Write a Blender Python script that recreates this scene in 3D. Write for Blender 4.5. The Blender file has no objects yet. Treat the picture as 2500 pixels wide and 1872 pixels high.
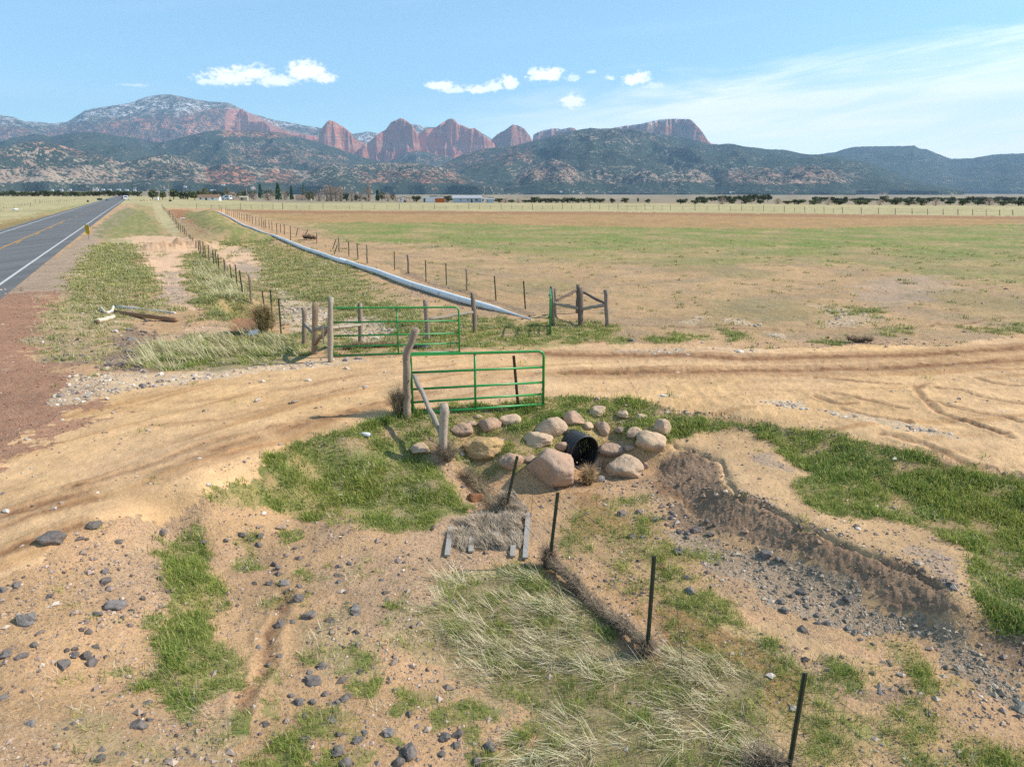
import bpy, math, random
import numpy as np
random.seed(7); rng = np.random.default_rng(11)
S = bpy.context.scene; COL = S.collection
# ---------------------------------------------------------------- camera, world, sun
H = 4.7; FP = 1733.0; TH = math.radians(15.2); CT, ST = math.cos(TH), math.sin(TH)
cd = bpy.data.cameras.new("camera"); cam = bpy.data.objects.new("camera", cd); COL.objects.link(cam)
cam.location = (0, 0, H); cam.rotation_euler = (math.radians(90 - 15.2), 0, 0)
cd.sensor_width = 36; cd.lens = 36 * FP / 2500; cd.clip_start = .1; cd.clip_end = 90000
S.camera = cam
S.view_settings.view_transform = 'Standard'; S.view_settings.look = 'None'
S.view_settings.exposure = 0.42; S.view_settings.gamma = 1
SUN_AZ, SUN_EL = math.radians(84), math.radians(40)      # azimuth clockwise from the view direction (+y)
sd = bpy.data.lights.new("sun", 'SUN'); sd.energy = 4.9; sd.angle = math.radians(.5); sd.color = (1, .93, .82)
sun = bpy.data.objects.new("sun", sd); COL.objects.link(sun); sun.location = (30, 0, 40)
sun.rotation_euler = (math.radians(90) - SUN_EL, 0, -SUN_AZ + math.pi)
W = bpy.data.worlds.new("World"); S.world = W; W.use_nodes = True
S.cycles.max_bounces = 6; S.cycles.diffuse_bounces = 2; S.cycles.glossy_bounces = 2; S.cycles.transparent_max_bounces = 8
S.cycles.volume_bounces = 0; S.cycles.use_denoising = False

class NT:
    "small node-tree writer"
    def __init__(s, t): s.t = t; t.nodes.clear()
    def n(s, typ, **kw):
        nd = s.t.nodes.new(typ)
        for k, v in kw.items():
            if k.startswith('i_'):
                k = k[2:]; k = int(k) if k.isdigit() else k.replace('_', ' ')
                s.set(nd, k, v)
            else: setattr(nd, k, v)
        return nd
    def set(s, nd, k, v):
        if isinstance(v, bpy.types.NodeSocket): s.t.links.new(v, nd.inputs[k])
        else: nd.inputs[k].default_value = v
    def m(s, op, a, b=0., c=None, clamp=False):
        nd = s.n('ShaderNodeMath', operation=op, use_clamp=clamp); s.set(nd, 0, a); s.set(nd, 1, b)
        if c is not None: s.set(nd, 2, c)
        return nd.outputs[0]
    def mix(s, f, a, b, mode='MIX'):
        nd = s.n('ShaderNodeMix', data_type='RGBA', blend_type=mode, clamp_factor=True)
        s.set(nd, 0, f); s.set(nd, 6, a); s.set(nd, 7, b); return nd.outputs[2]
    def noise(s, vec, scale, detail=2., rough=.5, dist=0.):
        nd = s.n('ShaderNodeTexNoise', i_Scale=scale, i_Detail=detail, i_Roughness=rough, i_Distortion=dist)
        if vec is not None: s.set(nd, 'Vector', vec)
        return nd.outputs[0]
    def ramp(s, f, a, b):       # smooth step a..b -> 0..1
        nd = s.n('ShaderNodeMapRange', interpolation_type='SMOOTHSTEP'); s.set(nd, 0, f); s.set(nd, 1, a); s.set(nd, 2, b); return nd.outputs[0]
def rgb(r, g, b): return (r, g, b, 1.)

def build_world():
    t = NT(W.node_tree)
    sky = t.n('ShaderNodeTexSky', sky_type='NISHITA', sun_disc=False, sun_elevation=SUN_EL, sun_rotation=SUN_AZ,
              altitude=1600, air_density=1.0, dust_density=.6, ozone_density=1.6)
    co = t.n('ShaderNodeTexCoord').outputs['Generated']
    sp = t.n('ShaderNodeSeparateXYZ', i_0=co)
    az = t.m('MULTIPLY', t.m('ARCTAN2', sp.outputs[0], sp.outputs[1]), 57.2958)
    el = t.m('MULTIPLY', t.m('ARCSINE', sp.outputs[2]), 57.2958)
    cv = t.n('ShaderNodeCombineXYZ', i_0=az, i_1=t.m('MULTIPLY', el, 1.5)).outputs[0]
    n1 = t.noise(cv, .55, 6, .58); n2 = t.noise(cv, 2.6, 4, .6)
    tot = None
    def D(px, py):
        u = (px - 1250) / FP; v = (936 - py) / FP; d = (u, CT + v * ST, -ST + v * CT); L = math.sqrt(sum(q * q for q in d))
        return math.degrees(math.atan2(d[0], d[1])), math.degrees(math.asin(d[2] / L))
    cl = [(560, 192, 62, 20, 1), (612, 182, 46, 22, 1), (670, 200, 40, 16, .9), (755, 176, 48, 24, 1), (790, 192, 28, 16, .95), (520, 201, 35, 10, .8),
          (1075, 212, 36, 12, .95), (1105, 222, 34, 8, .8), (1165, 220, 38, 11, .95), (1205, 214, 28, 14, .85), (1245, 206, 20, 18, .95),
          (1330, 188, 38, 19, 1), (1352, 176, 24, 16, 1), (1300, 178, 14, 12, .8), (1400, 192, 16, 10, .55), (1402, 250, 31, 18, 1), (1445, 176, 12, 5, .5),
          (1545, 198, 34, 15, .95), (1560, 188, 20, 12, .9), (1490, 192, 14, 7, .7), (1600, 210, 25, 8, .45), (330, 209, 34, 5, .5), (1720, 251, 12, 6, .35)]
    for px, py, w, h, op in cl:
        a, e = D(px, py); sx = math.degrees(w / FP); sy = math.degrees(h / FP)
        dx = t.m('DIVIDE', t.m('SUBTRACT', az, a), sx); dy = t.m('DIVIDE', t.m('SUBTRACT', el, e), sy)
        # flat base, domed top
        dy = t.m('MULTIPLY', dy, t.m('ADD', 1., t.m('MULTIPLY', t.m('LESS_THAN', dy, 0.), .5)))
        r = t.m('SQRT', t.m('ADD', t.m('MULTIPLY', dx, dx), t.m('MULTIPLY', dy, dy)))
        r = t.m('ADD', r, t.m('ADD', t.m('MULTIPLY', t.m('SUBTRACT', .5, n1), 2.0), t.m('MULTIPLY', t.m('SUBTRACT', .5, n2), 1.6)))
        m = t.m('MULTIPLY', t.ramp(r, 1.2, .45), op)
        tot = m if tot is None else t.m('MAXIMUM', tot, m)
    # thin cirrus, right-hand side and towards the horizon
    cc = t.n('ShaderNodeCombineXYZ', i_0=t.m('MULTIPLY', az, .07), i_1=t.m('ADD', t.m('MULTIPLY', el, .55), t.m('MULTIPLY', az, -.05))).outputs[0]
    s1 = t.noise(cc, 1.3, 6, .62, .5)
    s2 = t.noise(cc, .5, 3, .5, .3)
    top = t.m('ADD', t.m('ADD', 7.0, t.m('MULTIPLY', az, .085)), t.m('MULTIPLY', t.m('SUBTRACT', s1, .5), 5.))       # upper edge of the veil
    veil = t.ramp(t.m('SUBTRACT', top, el), -.8, 2.6)
    side = t.ramp(az, -10., 13.)
    ci = t.m('MULTIPLY', t.m('MULTIPLY', veil, side), t.m('ADD', .62, t.m('MULTIPLY', t.ramp(s1, .35, .68), .38)))
    ci = t.m('ADD', ci, t.m('MULTIPLY', t.m('MULTIPLY', t.ramp(s2, .5, .75), t.ramp(el, 22., 6.)), .10), clamp=True)
    low = t.ramp(el, 9., -1.)
    base = t.mix(t.m('ADD', .10, t.m('MULTIPLY', low, .25)), sky.outputs[0], rgb(8.2, 8.9, 9.3))
    base = t.mix(.86, base, t.mix(1., base, rgb(1.38, 1.86, 1.92), 'MULTIPLY'))
    c1 = t.mix(t.m('MULTIPLY', ci, .92), base, rgb(15.5, 15.5, 15.4))
    c2 = t.mix(t.m('MULTIPLY', tot, .95), c1, rgb(16.5, 16.4, 16.4))
    bg = t.n('ShaderNodeBackground', i_Color=c2, i_Strength=.085)
    t.n('ShaderNodeOutputWorld', i_0=bg.outputs[0])
build_world()

# ---------------------------------------------------------------- numeric helpers
def sstep(a, b, x): t = np.clip((x - a) / (b - a), 0, 1); return t * t * (3 - 2 * t)
def _h(ix, iy, seed):
    h = (ix.astype(np.int64) * 374761393 + iy.astype(np.int64) * 668265263 + seed * 2246822519) & 0xffffffff
    h = ((h ^ (h >> 13)) * 1274126177) & 0xffffffff
    return (h ^ (h >> 16)) & 0xffffffff
def gn(x, y, seed=0):
    x = np.asarray(x, float); y = np.asarray(y, float)
    x0 = np.floor(x); y0 = np.floor(y); fx = x - x0; fy = y - y0; ix = x0.astype(np.int64); iy = y0.astype(np.int64)
    u = fx * fx * fx * (fx * (fx * 6 - 15) + 10); v = fy * fy * fy * (fy * (fy * 6 - 15) + 10)
    def g(dx, dy):
        a = _h(ix + dx, iy + dy, seed) * (2 * math.pi / 4294967296.)
        return np.cos(a) * (fx - dx) + np.sin(a) * (fy - dy)
    a, b, c, d = g(0, 0), g(1, 0), g(0, 1), g(1, 1)
    return (a + (b - a) * u + (c - a) * v + (a - b - c + d) * u * v) * 1.5
def fbm(x, y, f=1., o=4, seed=0, gain=.5, ridge=False):
    r = 0; a = 1.; tot = 0
    for i in range(o):
        n = gn(x * f, y * f, seed + i * 17)
        if ridge: n = 1 - 2 * np.abs(n)
        r = r + a * n; tot += a; a *= gain; f *= 2.03
    return r / tot
def dirs(px, py):
    u = (np.asarray(px, float) - 1250) / FP; v = (936 - np.asarray(py, float)) / FP
    return u, CT + v * ST, -ST + v * CT
def gp(px, py, z=0.):
    dx, dy, dz = dirs(px, py); t = (z - H) / dz; return dx * t, dy * t
def PY(px, py, Y):
    "point on the sight line (px,py) at forward distance Y"
    dx, dy, dz = dirs(px, py); t = Y / dy; return np.array([dx * t, Y, H + dz * t])
def Zm(x0, y0, sc): return lambda *pts: [(x0 + x * sc, y0 + y * sc) for x, y in pts]
z1 = Zm(0, 400, .4069); z2 = Zm(0, 440, .2260); z3 = Zm(0, 100, .5651); z4 = Zm(1250, 100, .5651)
z6 = Zm(0, 1270, .4069); z7 = Zm(800, 1200, .4069); z8 = Zm(1600, 1200, .4069); z9 = Zm(1600, 900, .4069)
c1 = Zm(900, 900, .3623); zf = Zm(0, 0, 1.1302); zp = Zm(380, 500, .2351); zr = Zm(700, 620, .3623); zl = Zm(0, 850, .4069)
zg = Zm(1200, 680, .14467); zb = Zm(500, 640, .16275); zh = Zm(700, 700, .1989); zn = Zm(940, 780, .2295); zk = Zm(200, 640, .1691); zs = Zm(1500, 500, .4521)

# ---------------------------------------------------------------- terrain height
HC = []   # control points: photo pixel + height (m)
def hc(h, *pts): HC.extend([(x, y, h) for x, y in pts])
hc(0, (0, 1000), (0, 1250), (250, 1150), (450, 1080), (700, 970), (850, 1000), (950, 960), (1200, 900), (1500, 910), (1800, 920), (2150, 900), (2500, 860), (2500, 1000), (2250, 1020), (2000, 980), (1750, 970), (900, 880), (650, 920), (500, 960), (-300, 1100), (-300, 900), (2900, 900), (2900, 1000), (1000, 1000), (1180, 980), (1330, 975), (1450, 955), (1600, 970))
hc(-.04, (1850, 1010), (2050, 1050), (2300, 1110), (2500, 1140), (2900, 1200), (620, 1130), (500, 1200), (300, 1270), (100, 1350), (-200, 1450), (1100, 1000), (840, 1050), (950, 1018))
hc(-.22, (1500, 1012), (1580, 1020), (1400, 1012), (1280, 1020), (1180, 1030), (1620, 1045), (1700, 1040), (860, 1090), (960, 1060))
hc(-.35, (1850, 1060), (2000, 1110), (2200, 1180), (2500, 1240), (2900, 1300), (700, 1170), (560, 1240))
hc(-.42, (1650, 1062), (1720, 1065), (1780, 1090), (1810, 1140), (1900, 1195), (2000, 1245), (2150, 1300), (2300, 1330), (2380, 1400))
hc(-.47, (1622, 1078), (1690, 1092), (1745, 1115), (1778, 1170), (1800, 1210), (1860, 1228), (1925, 1265), (1995, 1298), (2080, 1335), (2160, 1368), (2225, 1386), (2290, 1432), (2335, 1470))
hc(-.88, (1600, 1175), (1655, 1215), (1705, 1250), (1735, 1285), (1790, 1322), (1860, 1345), (1940, 1395), (2030, 1435), (2120, 1480), (2220, 1530), (2320, 1572), (2420, 1620), (2520, 1680), (2800, 1800))
hc(-.68, (1640, 1125), (1690, 1170), (1740, 1225)); hc(-.9, (1620, 1150), (1575, 1150))
hc(-.56, (2450, 1490), (2500, 1520)); hc(-.75, (2450, 1560), (2560, 1600), (2900, 1650)); hc(-.48, (2450, 1300), (2500, 1350), (2430, 1400), (2800, 1400))
hc(-.95, (1480, 1195), (1400, 1210), (1560, 1200), (1600, 1260), (1650, 1330), (1700, 1400), (1850, 1450), (2000, 1520), (2200, 1600), (2400, 1720), (2500, 1850), (1900, 1600), (2100, 1750), (2300, 1900), (1800, 1750), (2000, 2000), (2600, 2200))
hc(-.98, (1300, 1250), (1420, 1330), (1520, 1450), (1620, 1560), (1750, 1680), (1340, 1380), (1450, 1500), (1583, 1600), (1760, 1760), (1925, 1880), (1200, 1270), (2050, 2300))
hc(-.98, (1240, 1250), (1140, 1260), (1240, 1340), (1100, 1350), (1250, 1500), (1350, 1650), (1500, 1800), (1650, 2000), (1100, 1600), (1200, 1800), (1300, 2100))
hc(-1.0, (1350, 1195), (1440, 1180), (1250, 1190), (1160, 1180)); hc(-.55, (1150, 1090), (1250, 1120), (1490, 1070)); hc(-.85, (1560, 1135), (1500, 1140)); hc(-.5, (1590, 1090)); hc(-.35, (1540, 1060), (1330, 1060))
hc(-.55, (1085, 1115)); hc(-.28, (1050, 1060), (1120, 1045)); hc(-.65, (1000, 1130), (1060, 1180)); hc(-.85, (1000, 1240), (1080, 1270), (900, 1220))
hc(-.7, (800, 1180), (850, 1280), (700, 1230)); hc(-.78, (600, 1350), (750, 1400), (900, 1400), (1000, 1450), (550, 1500), (750, 1600), (900, 1700), (700, 1800), (950, 1900), (700, 2200), (1000, 2300))
hc(-.55, (450, 1400), (400, 1550), (350, 1750), (250, 1650), (300, 2000), (420, 1320), (100, 2100)); hc(-.3, (200, 1450), (100, 1600), (50, 1800), (-200, 1700), (-200, 2000), (330, 1340))
# left of the dirt road
hc(0, (60, 760), (150, 800), (60, 900), (200, 900), (300, 700), (200, 650), (130, 720), (-200, 800)); hc(-.12, (300, 870), (420, 890), (560, 880), (700, 860), (780, 850))
hc(-.35, (330, 830), (380, 780), (330, 750), (470, 800)); hc(-.15, (520, 850), (650, 855), (400, 740), (280, 790)); hc(-.5, (430, 830), (560, 810)); hc(-.45, (430, 700), (400, 650), (350, 610), (420, 560)); hc(-.08, (500, 700), (540, 740), (470, 620), (350, 680), (270, 620), (330, 540), (560, 690), (600, 730))
hc(-1.25, (612, 812), (600, 800)); hc(-.95, (640, 795), (580, 790)); hc(-.3, (560, 765), (600, 745), (545, 800), (640, 738), (665, 770), (700, 830)); hc(-.3, (700, 790), (620, 850))
hc(-.45, (740, 760), (800, 790), (870, 810), (950, 820), (700, 720), (640, 650), (600, 600), (560, 560)); hc(-.1, (800, 700), (900, 740), (1000, 790), (700, 640), (850, 650), (1100, 760), (1250, 800), (900, 850), (1000, 855), (1150, 830)); hc(0, (1350, 820), (1500, 800), (1700, 800), (1900, 780), (2200, 800), (2500, 780), (1300, 740), (1600, 720), (2000, 700), (2400, 680), (2900, 700), (1000, 680), (650, 570), (1300, 620), (1700, 600), (2200, 600))
mouth = np.array([*gp(1427, 1105, -.62), -.62]); ax = np.array([-.52, .85, -.02]); ax /= np.linalg.norm(ax)
HC = np.array(HC); _cx, _cy = gp(HC[:, 0], HC[:, 1], HC[:, 2]); _cz = HC[:, 2]
_cx = np.concatenate([_cx, [-20, 20, 0, -14, 14, -60, 60, 0, -50, 50, -40, 45]]); _cy = np.concatenate([_cy, [-5, -5, -14, 1, 1, 20, 20, 75, 60, 60, 0, 0]]); _cz = np.concatenate([_cz, [-.4, -1., -.9, -.4, -1.1, 0, -.2, 0, 0, 0, 0, -.5]])
_ax2 = np.array([ax[1], -ax[0]])
for q, w_, z_ in [(-.35, 0, -1.0), (0, 0, -.98), (.0, .55, -.75), (.0, -.55, -.75), (.45, 0, -.30), (.5, .5, -.34), (.5, -.5, -.34), (.95, 0, -.17), (1.0, .6, -.2), (1.0, -.6, -.2), (1.6, 0, -.08)]:
    _cx = np.append(_cx, mouth[0] + ax[0] * q + _ax2[0] * w_); _cy = np.append(_cy, mouth[1] + ax[1] * q + _ax2[1] * w_); _cz = np.append(_cz, z_)
_R = np.hypot(_cx[:, None] - _cx, _cy[:, None] - _cy)
_mq = lambda r: -np.sqrt(r * r + .06)
_n = len(_cx); _A = np.zeros((_n + 1, _n + 1)); _A[:_n, :_n] = _mq(_R) + np.eye(_n) * .035; _A[_n, :_n] = _A[:_n, _n] = 1
_wt = np.linalg.solve(_A, np.append(_cz, 0))
def seg_d(x, y, pts):
    "distance to a world polyline and signed side"
    best = np.full(np.shape(x), 1e9); side = np.zeros(np.shape(x)); tt = np.zeros(np.shape(x))
    L = 0.
    for (ax, ay), (bx, by) in zip(pts[:-1], pts[1:]):
        ex, ey = bx - ax, by - ay; l2 = ex * ex + ey * ey + 1e-9; l = math.sqrt(l2)
        t = np.clip(((x - ax) * ex + (y - ay) * ey) / l2, 0, 1); d = np.hypot(x - ax - t * ex, y - ay - t * ey)
        k = d < best; best = np.where(k, d, best); side = np.where(k, np.sign((x - ax) * ey - (y - ay) * ex), side); tt = np.where(k, L + t * l, tt); L += l
    return best, side, tt
def W_(pts, z=0.): return [tuple(float(q) for q in gp(x, y, z)) for x, y in pts]
def in_poly(x, y, pts):
    r = np.zeros(np.shape(x), bool); n = len(pts)
    for i in range(n):
        (ax, ay), (bx, by) = pts[i], pts[(i + 1) % n]
        if ay == by: continue
        r ^= ((ay > y) != (by > y)) & (x < (bx - ax) * (y - ay) / (by - ay) + ax)
    return r
ROADM = -.507; ROADB = -7.75
LEV = W_(zp((640, 75), (560, 130), (560, 190), (640, 260), (780, 320)), .3)
def far_z(x, y, d):
    az = np.degrees(np.arctan2(x, y)); w = 1 - sstep(-27, -16, az)
    ld = np.log(np.maximum(d, 1.))
    K = np.log([100, 150, 250, 300, 430, 1000, 2500, 6000, 9000, 14000, 40000])
    dep = np.interp(ld, K, [2.687, 1.795, 1.077, .99, .90, .72, .50, .30, .22, .18, .1])
    zr_ = np.where(d < 150, 0, H - d * np.tan(np.radians(dep)))
    zl_ = np.interp(ld, np.log([40, 100, 300, 600, 1000, 2500, 6000, 9000, 14000, 40000]), [0, .15, .45, .9, -1.5, -6, -10, 8, 20, 20])
    return w * zl_ + (1 - w) * zr_
def base_h(x, y):
    x = np.atleast_1d(np.asarray(x, float)); y = np.atleast_1d(np.asarray(y, float))
    d = np.hypot(x, y); z = np.zeros(x.shape)
    wn = 1 - sstep(48, 85, d); ids = np.nonzero(wn > 0)[0]
    for k in range(0, len(ids), 60000):
        i = ids[k:k + 60000]; r = np.sqrt((x[i, None] - _cx) ** 2 + (y[i, None] - _cy) ** 2 + .06)
        z[i] = (-(r @ _wt[:_n]) + _wt[_n]) * wn[i]
    z = np.clip(z, -1.45, .25) + far_z(x, y, d)
    # grassy levee left of the pipe, a channel on its left
    m = (d > 40) & (d < 200)
    if m.any():
        dd, sdv, _ = seg_d(x[m], y[m], LEV)
        z[m] += .9 * np.exp(-(dd / 3.2) ** 2)
    # highway bed is level
    q = np.abs(x - (ROADM * y + ROADB) + 4.1) / 1.12
    f = 1 - sstep(5.0, 8., q); m = (f > 0) & (y > 5)
    z[m] = z[m] * (1 - f[m]) + (far_z(x[m], y[m], d[m]) + .04) * f[m]
    return z
def RT(px, py):
    "where the sight line through photo pixel (px,py) meets the ground"
    dx, dy, dz = dirs(px, py); dx, dy, dz = float(dx), float(dy), float(dz)
    t = np.exp(np.linspace(math.log(3), math.log(12000), 1400)); g = H + dz * t - base_h(dx * t, dy * t)
    k = np.nonzero(g < 0)[0]
    if len(k) == 0: t0 = t[-1]
    else:
        a, b = t[max(k[0] - 1, 0)], t[k[0]]
        for _ in range(2):
            tt = np.linspace(a, b, 24); g = H + dz * tt - base_h(dx * tt, dy * tt); k = max(int(np.argmax(g < 0)), 1); a, b = tt[k - 1], tt[k]
        t0 = (a + b) / 2
    return np.array([dx * t0, dy * t0, H + dz * t0])
def RTs(pts): return [tuple(RT(*p)[:2]) for p in pts]

# ---------------------------------------------------------------- surface cover
BS = lambda r, g, b: np.array([r, g, b])
POLY = []   # (class, strength, polygon, edge softness in m at 15 m, noise amplitude, bbox)
def area(cls, pts, s=1., amp=.35, near=True):
    w = RTs(pts) if near else W_(pts); a = np.array(w)
    POLY.append((cls, s, w, amp, a.min(0) - 1.5 * amp - .5, a.max(0) + 1.5 * amp + .5))
# classes: dirt green straw scoria gravel cobble damp rust tilled dark pale
area('dirt', [(-300, 1500), (-300, 1120), (0, 1100), (60, 1060), (150, 1015), (230, 955), (300, 920), (450, 900), (600, 890), (720, 868), (850, 872), (950, 872), (1050, 860), (1200, 848), (1400, 838), (1550, 838), (1700, 845), (1900, 850), (2100, 842), (2300, 845), (2500, 820), (2900, 800), (2900, 1220), (2500, 1152), (2300, 1122), (2200, 1092), (2000, 1062), (1850, 1022), (1700, 1005), (1600, 985), (1450, 968), (1330, 968), (1150, 985), (1050, 1005), (960, 1012), (900, 1035), (820, 1060), (740, 1085), (650, 1120), (560, 1180), (500, 1215), (450, 1240), (400, 1262), (260, 1275), (150, 1312), (0, 1400)], amp=.22)
area('scoria', [(-200, 720), (0, 722), (60, 712), (135, 715), (125, 760), (90, 800), (60, 830), (90, 880), (170, 930), (215, 975), (225, 1020), (130, 1050), (50, 1100), (0, 1160), (-200, 1200)], .85, .9)
area('shoulder', [(-200, 860), (-100, 780), (0, 712), (100, 650), (200, 580), (280, 520), (310, 500), (330, 520), (260, 570), (220, 620), (160, 680), (150, 720), (0, 722)], .9, .5)
# left zone
area('mix', [(170, 650), (240, 570), (300, 505), (400, 500), (470, 560), (800, 640), (1150, 800), (1000, 860), (820, 860), (700, 800), (560, 760), (300, 780), (200, 800), (150, 740)], .4, .6)
area('mix', [(150, 700), (260, 580), (300, 520), (360, 480), (385, 480), (420, 560), (340, 600), (390, 700), (420, 740), (300, 745), (230, 800), (180, 760)], .8, .5)
area('green', z2((1100, 470), (1280, 330), (1380, 300), (1560, 330), (1700, 470), (1740, 580), (1950, 600), (1440, 600), (1150, 640), (1020, 590)), .75, .8)
area('straw', z2((1640, 250), (1720, 240), (1760, 290), (1880, 440), (1960, 590), (1900, 600), (1780, 520), (1700, 400)), .9, .5)
area('straw', z2((1180, 620), (1400, 640), (1500, 700), (1200, 720)), .5, .4)
area('green', z2((940, 760), (1040, 720), (1500, 800), (1560, 900), (1700, 1150), (1500, 1100), (1100, 1050), (1060, 900)), .42, .8)
area('pale', z2((1330, 620), (1560, 590), (1800, 600), (2100, 650), (2120, 780), (1980, 800), (2000, 1000), (2080, 1250), (2100, 1400), (1900, 1420), (1760, 1280), (1700, 1080), (1560, 900), (1560, 820), (1450, 720)), 1, .6)
area('grey', zk((1080, 150), (1400, 140), (1500, 300), (1560, 560), (1350, 610), (1200, 500), (1180, 330)), .7, .6)
area('damp', z2((1430, 820), (1560, 850), (1570, 940), (1480, 930)), .6, .4)
area('green', z2((1960, 850), (2060, 800), (2212, 820), (2212, 1327), (2130, 1280), (2080, 1050), (1990, 950)), .5, .5)
area('straw', z1((1180, 600), (1280, 580), (1400, 680), (1500, 800), (1420, 830), (1300, 800), (1200, 720)), .9, .3)
area('green', z1((1160, 640), (1250, 560), (1500, 840), (1480, 900), (1430, 950), (1250, 930), (1180, 830)), .7, .4)
area('strawmix', z1((800, 1180), (900, 1080), (1150, 1030), (1400, 1020), (1600, 1010), (1800, 1060), (1860, 1150), (1760, 1180), (1600, 1210), (1300, 1260), (1080, 1250), (900, 1220)), .9, .3)
area('green', z1((1480, 1060), (1650, 1020), (1850, 1100), (1840, 1170), (1600, 1215), (1450, 1210)), .8, .3)
area('drygrass', z1((330, 830), (500, 800), (700, 840), (760, 960), (700, 1060), (600, 1200), (300, 1200), (180, 1080), (250, 950)), .55, .5)
area('dark', z1((760, 960), (860, 1000), (960, 1040), (860, 1140), (850, 1240), (680, 1240), (560, 1230), (640, 1130), (700, 1050)), .7, .3)
area('dark', z1((200, 1190), (420, 1130), (560, 1160), (420, 1210)), .45, .4)
area('pale', z1((1060, 1000), (1300, 975), (1340, 1020), (1180, 1045)), .7, .2)
area('damp', z1((1400, 950), (1480, 890), (1560, 900), (1580, 1000), (1480, 1040), (1340, 1040)), .9, .15)
area('cobble', z1((370, 1370), (420, 1280), (520, 1270), (800, 1250), (1100, 1260), (1400, 1240), (1700, 1200), (2100, 1160), (2212, 1180), (2000, 1215), (1600, 1240), (1300, 1300), (900, 1330), (600, 1380), (450, 1450), (330, 1440)), .7, .3)
area('cobble', zb((1040, 380), (1150, 400), (1400, 530), (1800, 680), (1860, 900), (1500, 1000), (1250, 1080), (1180, 900), (1160, 620)), .9, .3)
area('cobble', zh((580, 420), (900, 380), (1300, 350), (1250, 560), (1000, 680), (700, 640)), .9, .3)
area('damp', zp((260, 80), (330, 70), (420, 250), (540, 290), (480, 320), (380, 240), (150, 80)), .6, 1.)
area('damp', zp((140, 50), (360, 55), (300, 110), (230, 160), (170, 80)), .9, 1.)
area('green', zp((290, 110), (360, 60), (640, 75), (900, 230), (1180, 310), (1230, 380), (1050, 400), (880, 400), (750, 440), (680, 410), (720, 340), (440, 240)), .95, .8)
area('green', zp((1020, 400), (1200, 400), (1500, 470), (1900, 620), (2200, 740), (2212, 1021), (1300, 1021), (1100, 760), (1100, 620), (1020, 500)), .38, 1.)
area('green', zr((0, 260), (200, 340), (420, 330), (800, 340), (900, 430), (1250, 430), (1500, 440), (1760, 450), (2208, 470), (2208, 590), (1900, 610), (1700, 640), (1180, 640), (1000, 620), (700, 500), (350, 420), (280, 300)), .62, .5)
area('green', zr((330, 430), (750, 560), (1180, 560), (1180, 640), (330, 680), (0, 560), (0, 450)), .35, .5)
area('pale', zp((500, 400), (700, 380), (980, 460), (1020, 500), (1100, 620), (1110, 720), (1200, 830), (1000, 780), (850, 700), (700, 560), (560, 460)), .95, .5)
area('grey', zp((830, 600), (950, 580), (1080, 650), (1110, 730), (1190, 810), (1000, 760), (880, 700)), .8, .5)
area('grey', zp((780, 470), (950, 440), (1000, 480), (850, 520)), .5, .5)
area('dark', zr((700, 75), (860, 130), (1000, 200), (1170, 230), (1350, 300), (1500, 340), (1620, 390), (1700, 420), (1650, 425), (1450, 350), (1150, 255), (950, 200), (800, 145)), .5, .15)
# right field
def band(cls, pts, s, amp): area(cls, pts, s, amp, near=False)
band('strawfar', [(-800, 478), (330, 480), (600, 485), (1500, 492), (2500, 498), (3300, 505), (3300, 532), (2500, 527), (1500, 516), (800, 512), (380, 510), (330, 500), (180, 510), (0, 545), (-800, 640)], 1, 3)
band('greenfar', [(-800, 700), (0, 545), (130, 515), (230, 497), (260, 495), (160, 520), (0, 575), (-800, 800)], .55, 1.5)
band('tilled', [(-600, 830), (0, 588), (90, 548), (170, 520), (60, 540), (0, 552), (-600, 700)], .8, 1.5)
band('tilled', [(560, 512), (1500, 516), (2500, 527), (3300, 530), (3300, 545), (2500, 536), (1500, 524), (900, 522), (600, 521)], .9, 1.2)
band('orangef', [(620, 522), (1500, 524), (2500, 536), (2500, 552), (1900, 560), (1500, 556), (1100, 545), (700, 545)], .5, 4)
band('greenfar', [(740, 543), (1100, 544), (1500, 554), (1900, 558), (2500, 548), (3300, 545), (3300, 622), (2500, 618), (2100, 622), (1700, 612), (1300, 608), (1100, 598), (860, 590)], 1., 3)
band('greenfar', [(1100, 590), (1500, 590), (2200, 600), (3000, 600), (2500, 700), (2000, 640), (1700, 650), (1300, 640)], .6, 3)
area('green', zs((0, 690), (100, 740), (60, 760), (0, 765)), .8, .4); area('green', zs((170, 730), (330, 700), (500, 710), (450, 740), (250, 750)), .8, .3)
area('green', zs((540, 660), (640, 680), (760, 720), (640, 735)), .8, .3); area('green', zs((1090, 740), (1200, 725), (1270, 745), (1180, 760)), .7, .3)
area('green', zs((1060, 560), (1400, 560), (1440, 610), (1200, 600)), .5, .5); area('green', zs((1380, 690), (1600, 640), (1500, 720)), .4, .5); area('green', zs((1850, 680), (2212, 640), (2212, 700)), .4, .5)
area('cobble', zs((0, 785), (400, 780), (440, 805), (0, 810)), .7, .2); area('cobble', zs((500, 760), (700, 770), (850, 790), (700, 805)), .6, .2)
area('cobble', zs((820, 685), (940, 700), (900, 725), (830, 710)), .7, .2); area('cobble', zs((590, 610), (720, 620), (760, 655), (640, 650)), .6, .3); area('cobble', zs((1060, 530), (1240, 560), (1450, 600), (1300, 650), (1100, 670), (1200, 620)), .5, .5)
area('cobble', zs((360, 640), (450, 600), (520, 600), (420, 650)), .5, .3); area('grey', zs((1400, 400), (1700, 370), (1850, 450), (1600, 530), (1450, 560), (1250, 480)), .5, 1.)
area('cobble', z9((600, 190), (750, 180), (900, 210), (960, 260), (800, 240)), .7, .2); area('cobble', z9((980, 260), (1250, 270), (1500, 320), (1700, 370), (1900, 440), (1700, 410), (1400, 340), (1150, 300)), .7, .2); area('cobble', z9((0, 155), (220, 165), (200, 180), (0, 175)), .5, .15)
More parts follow.
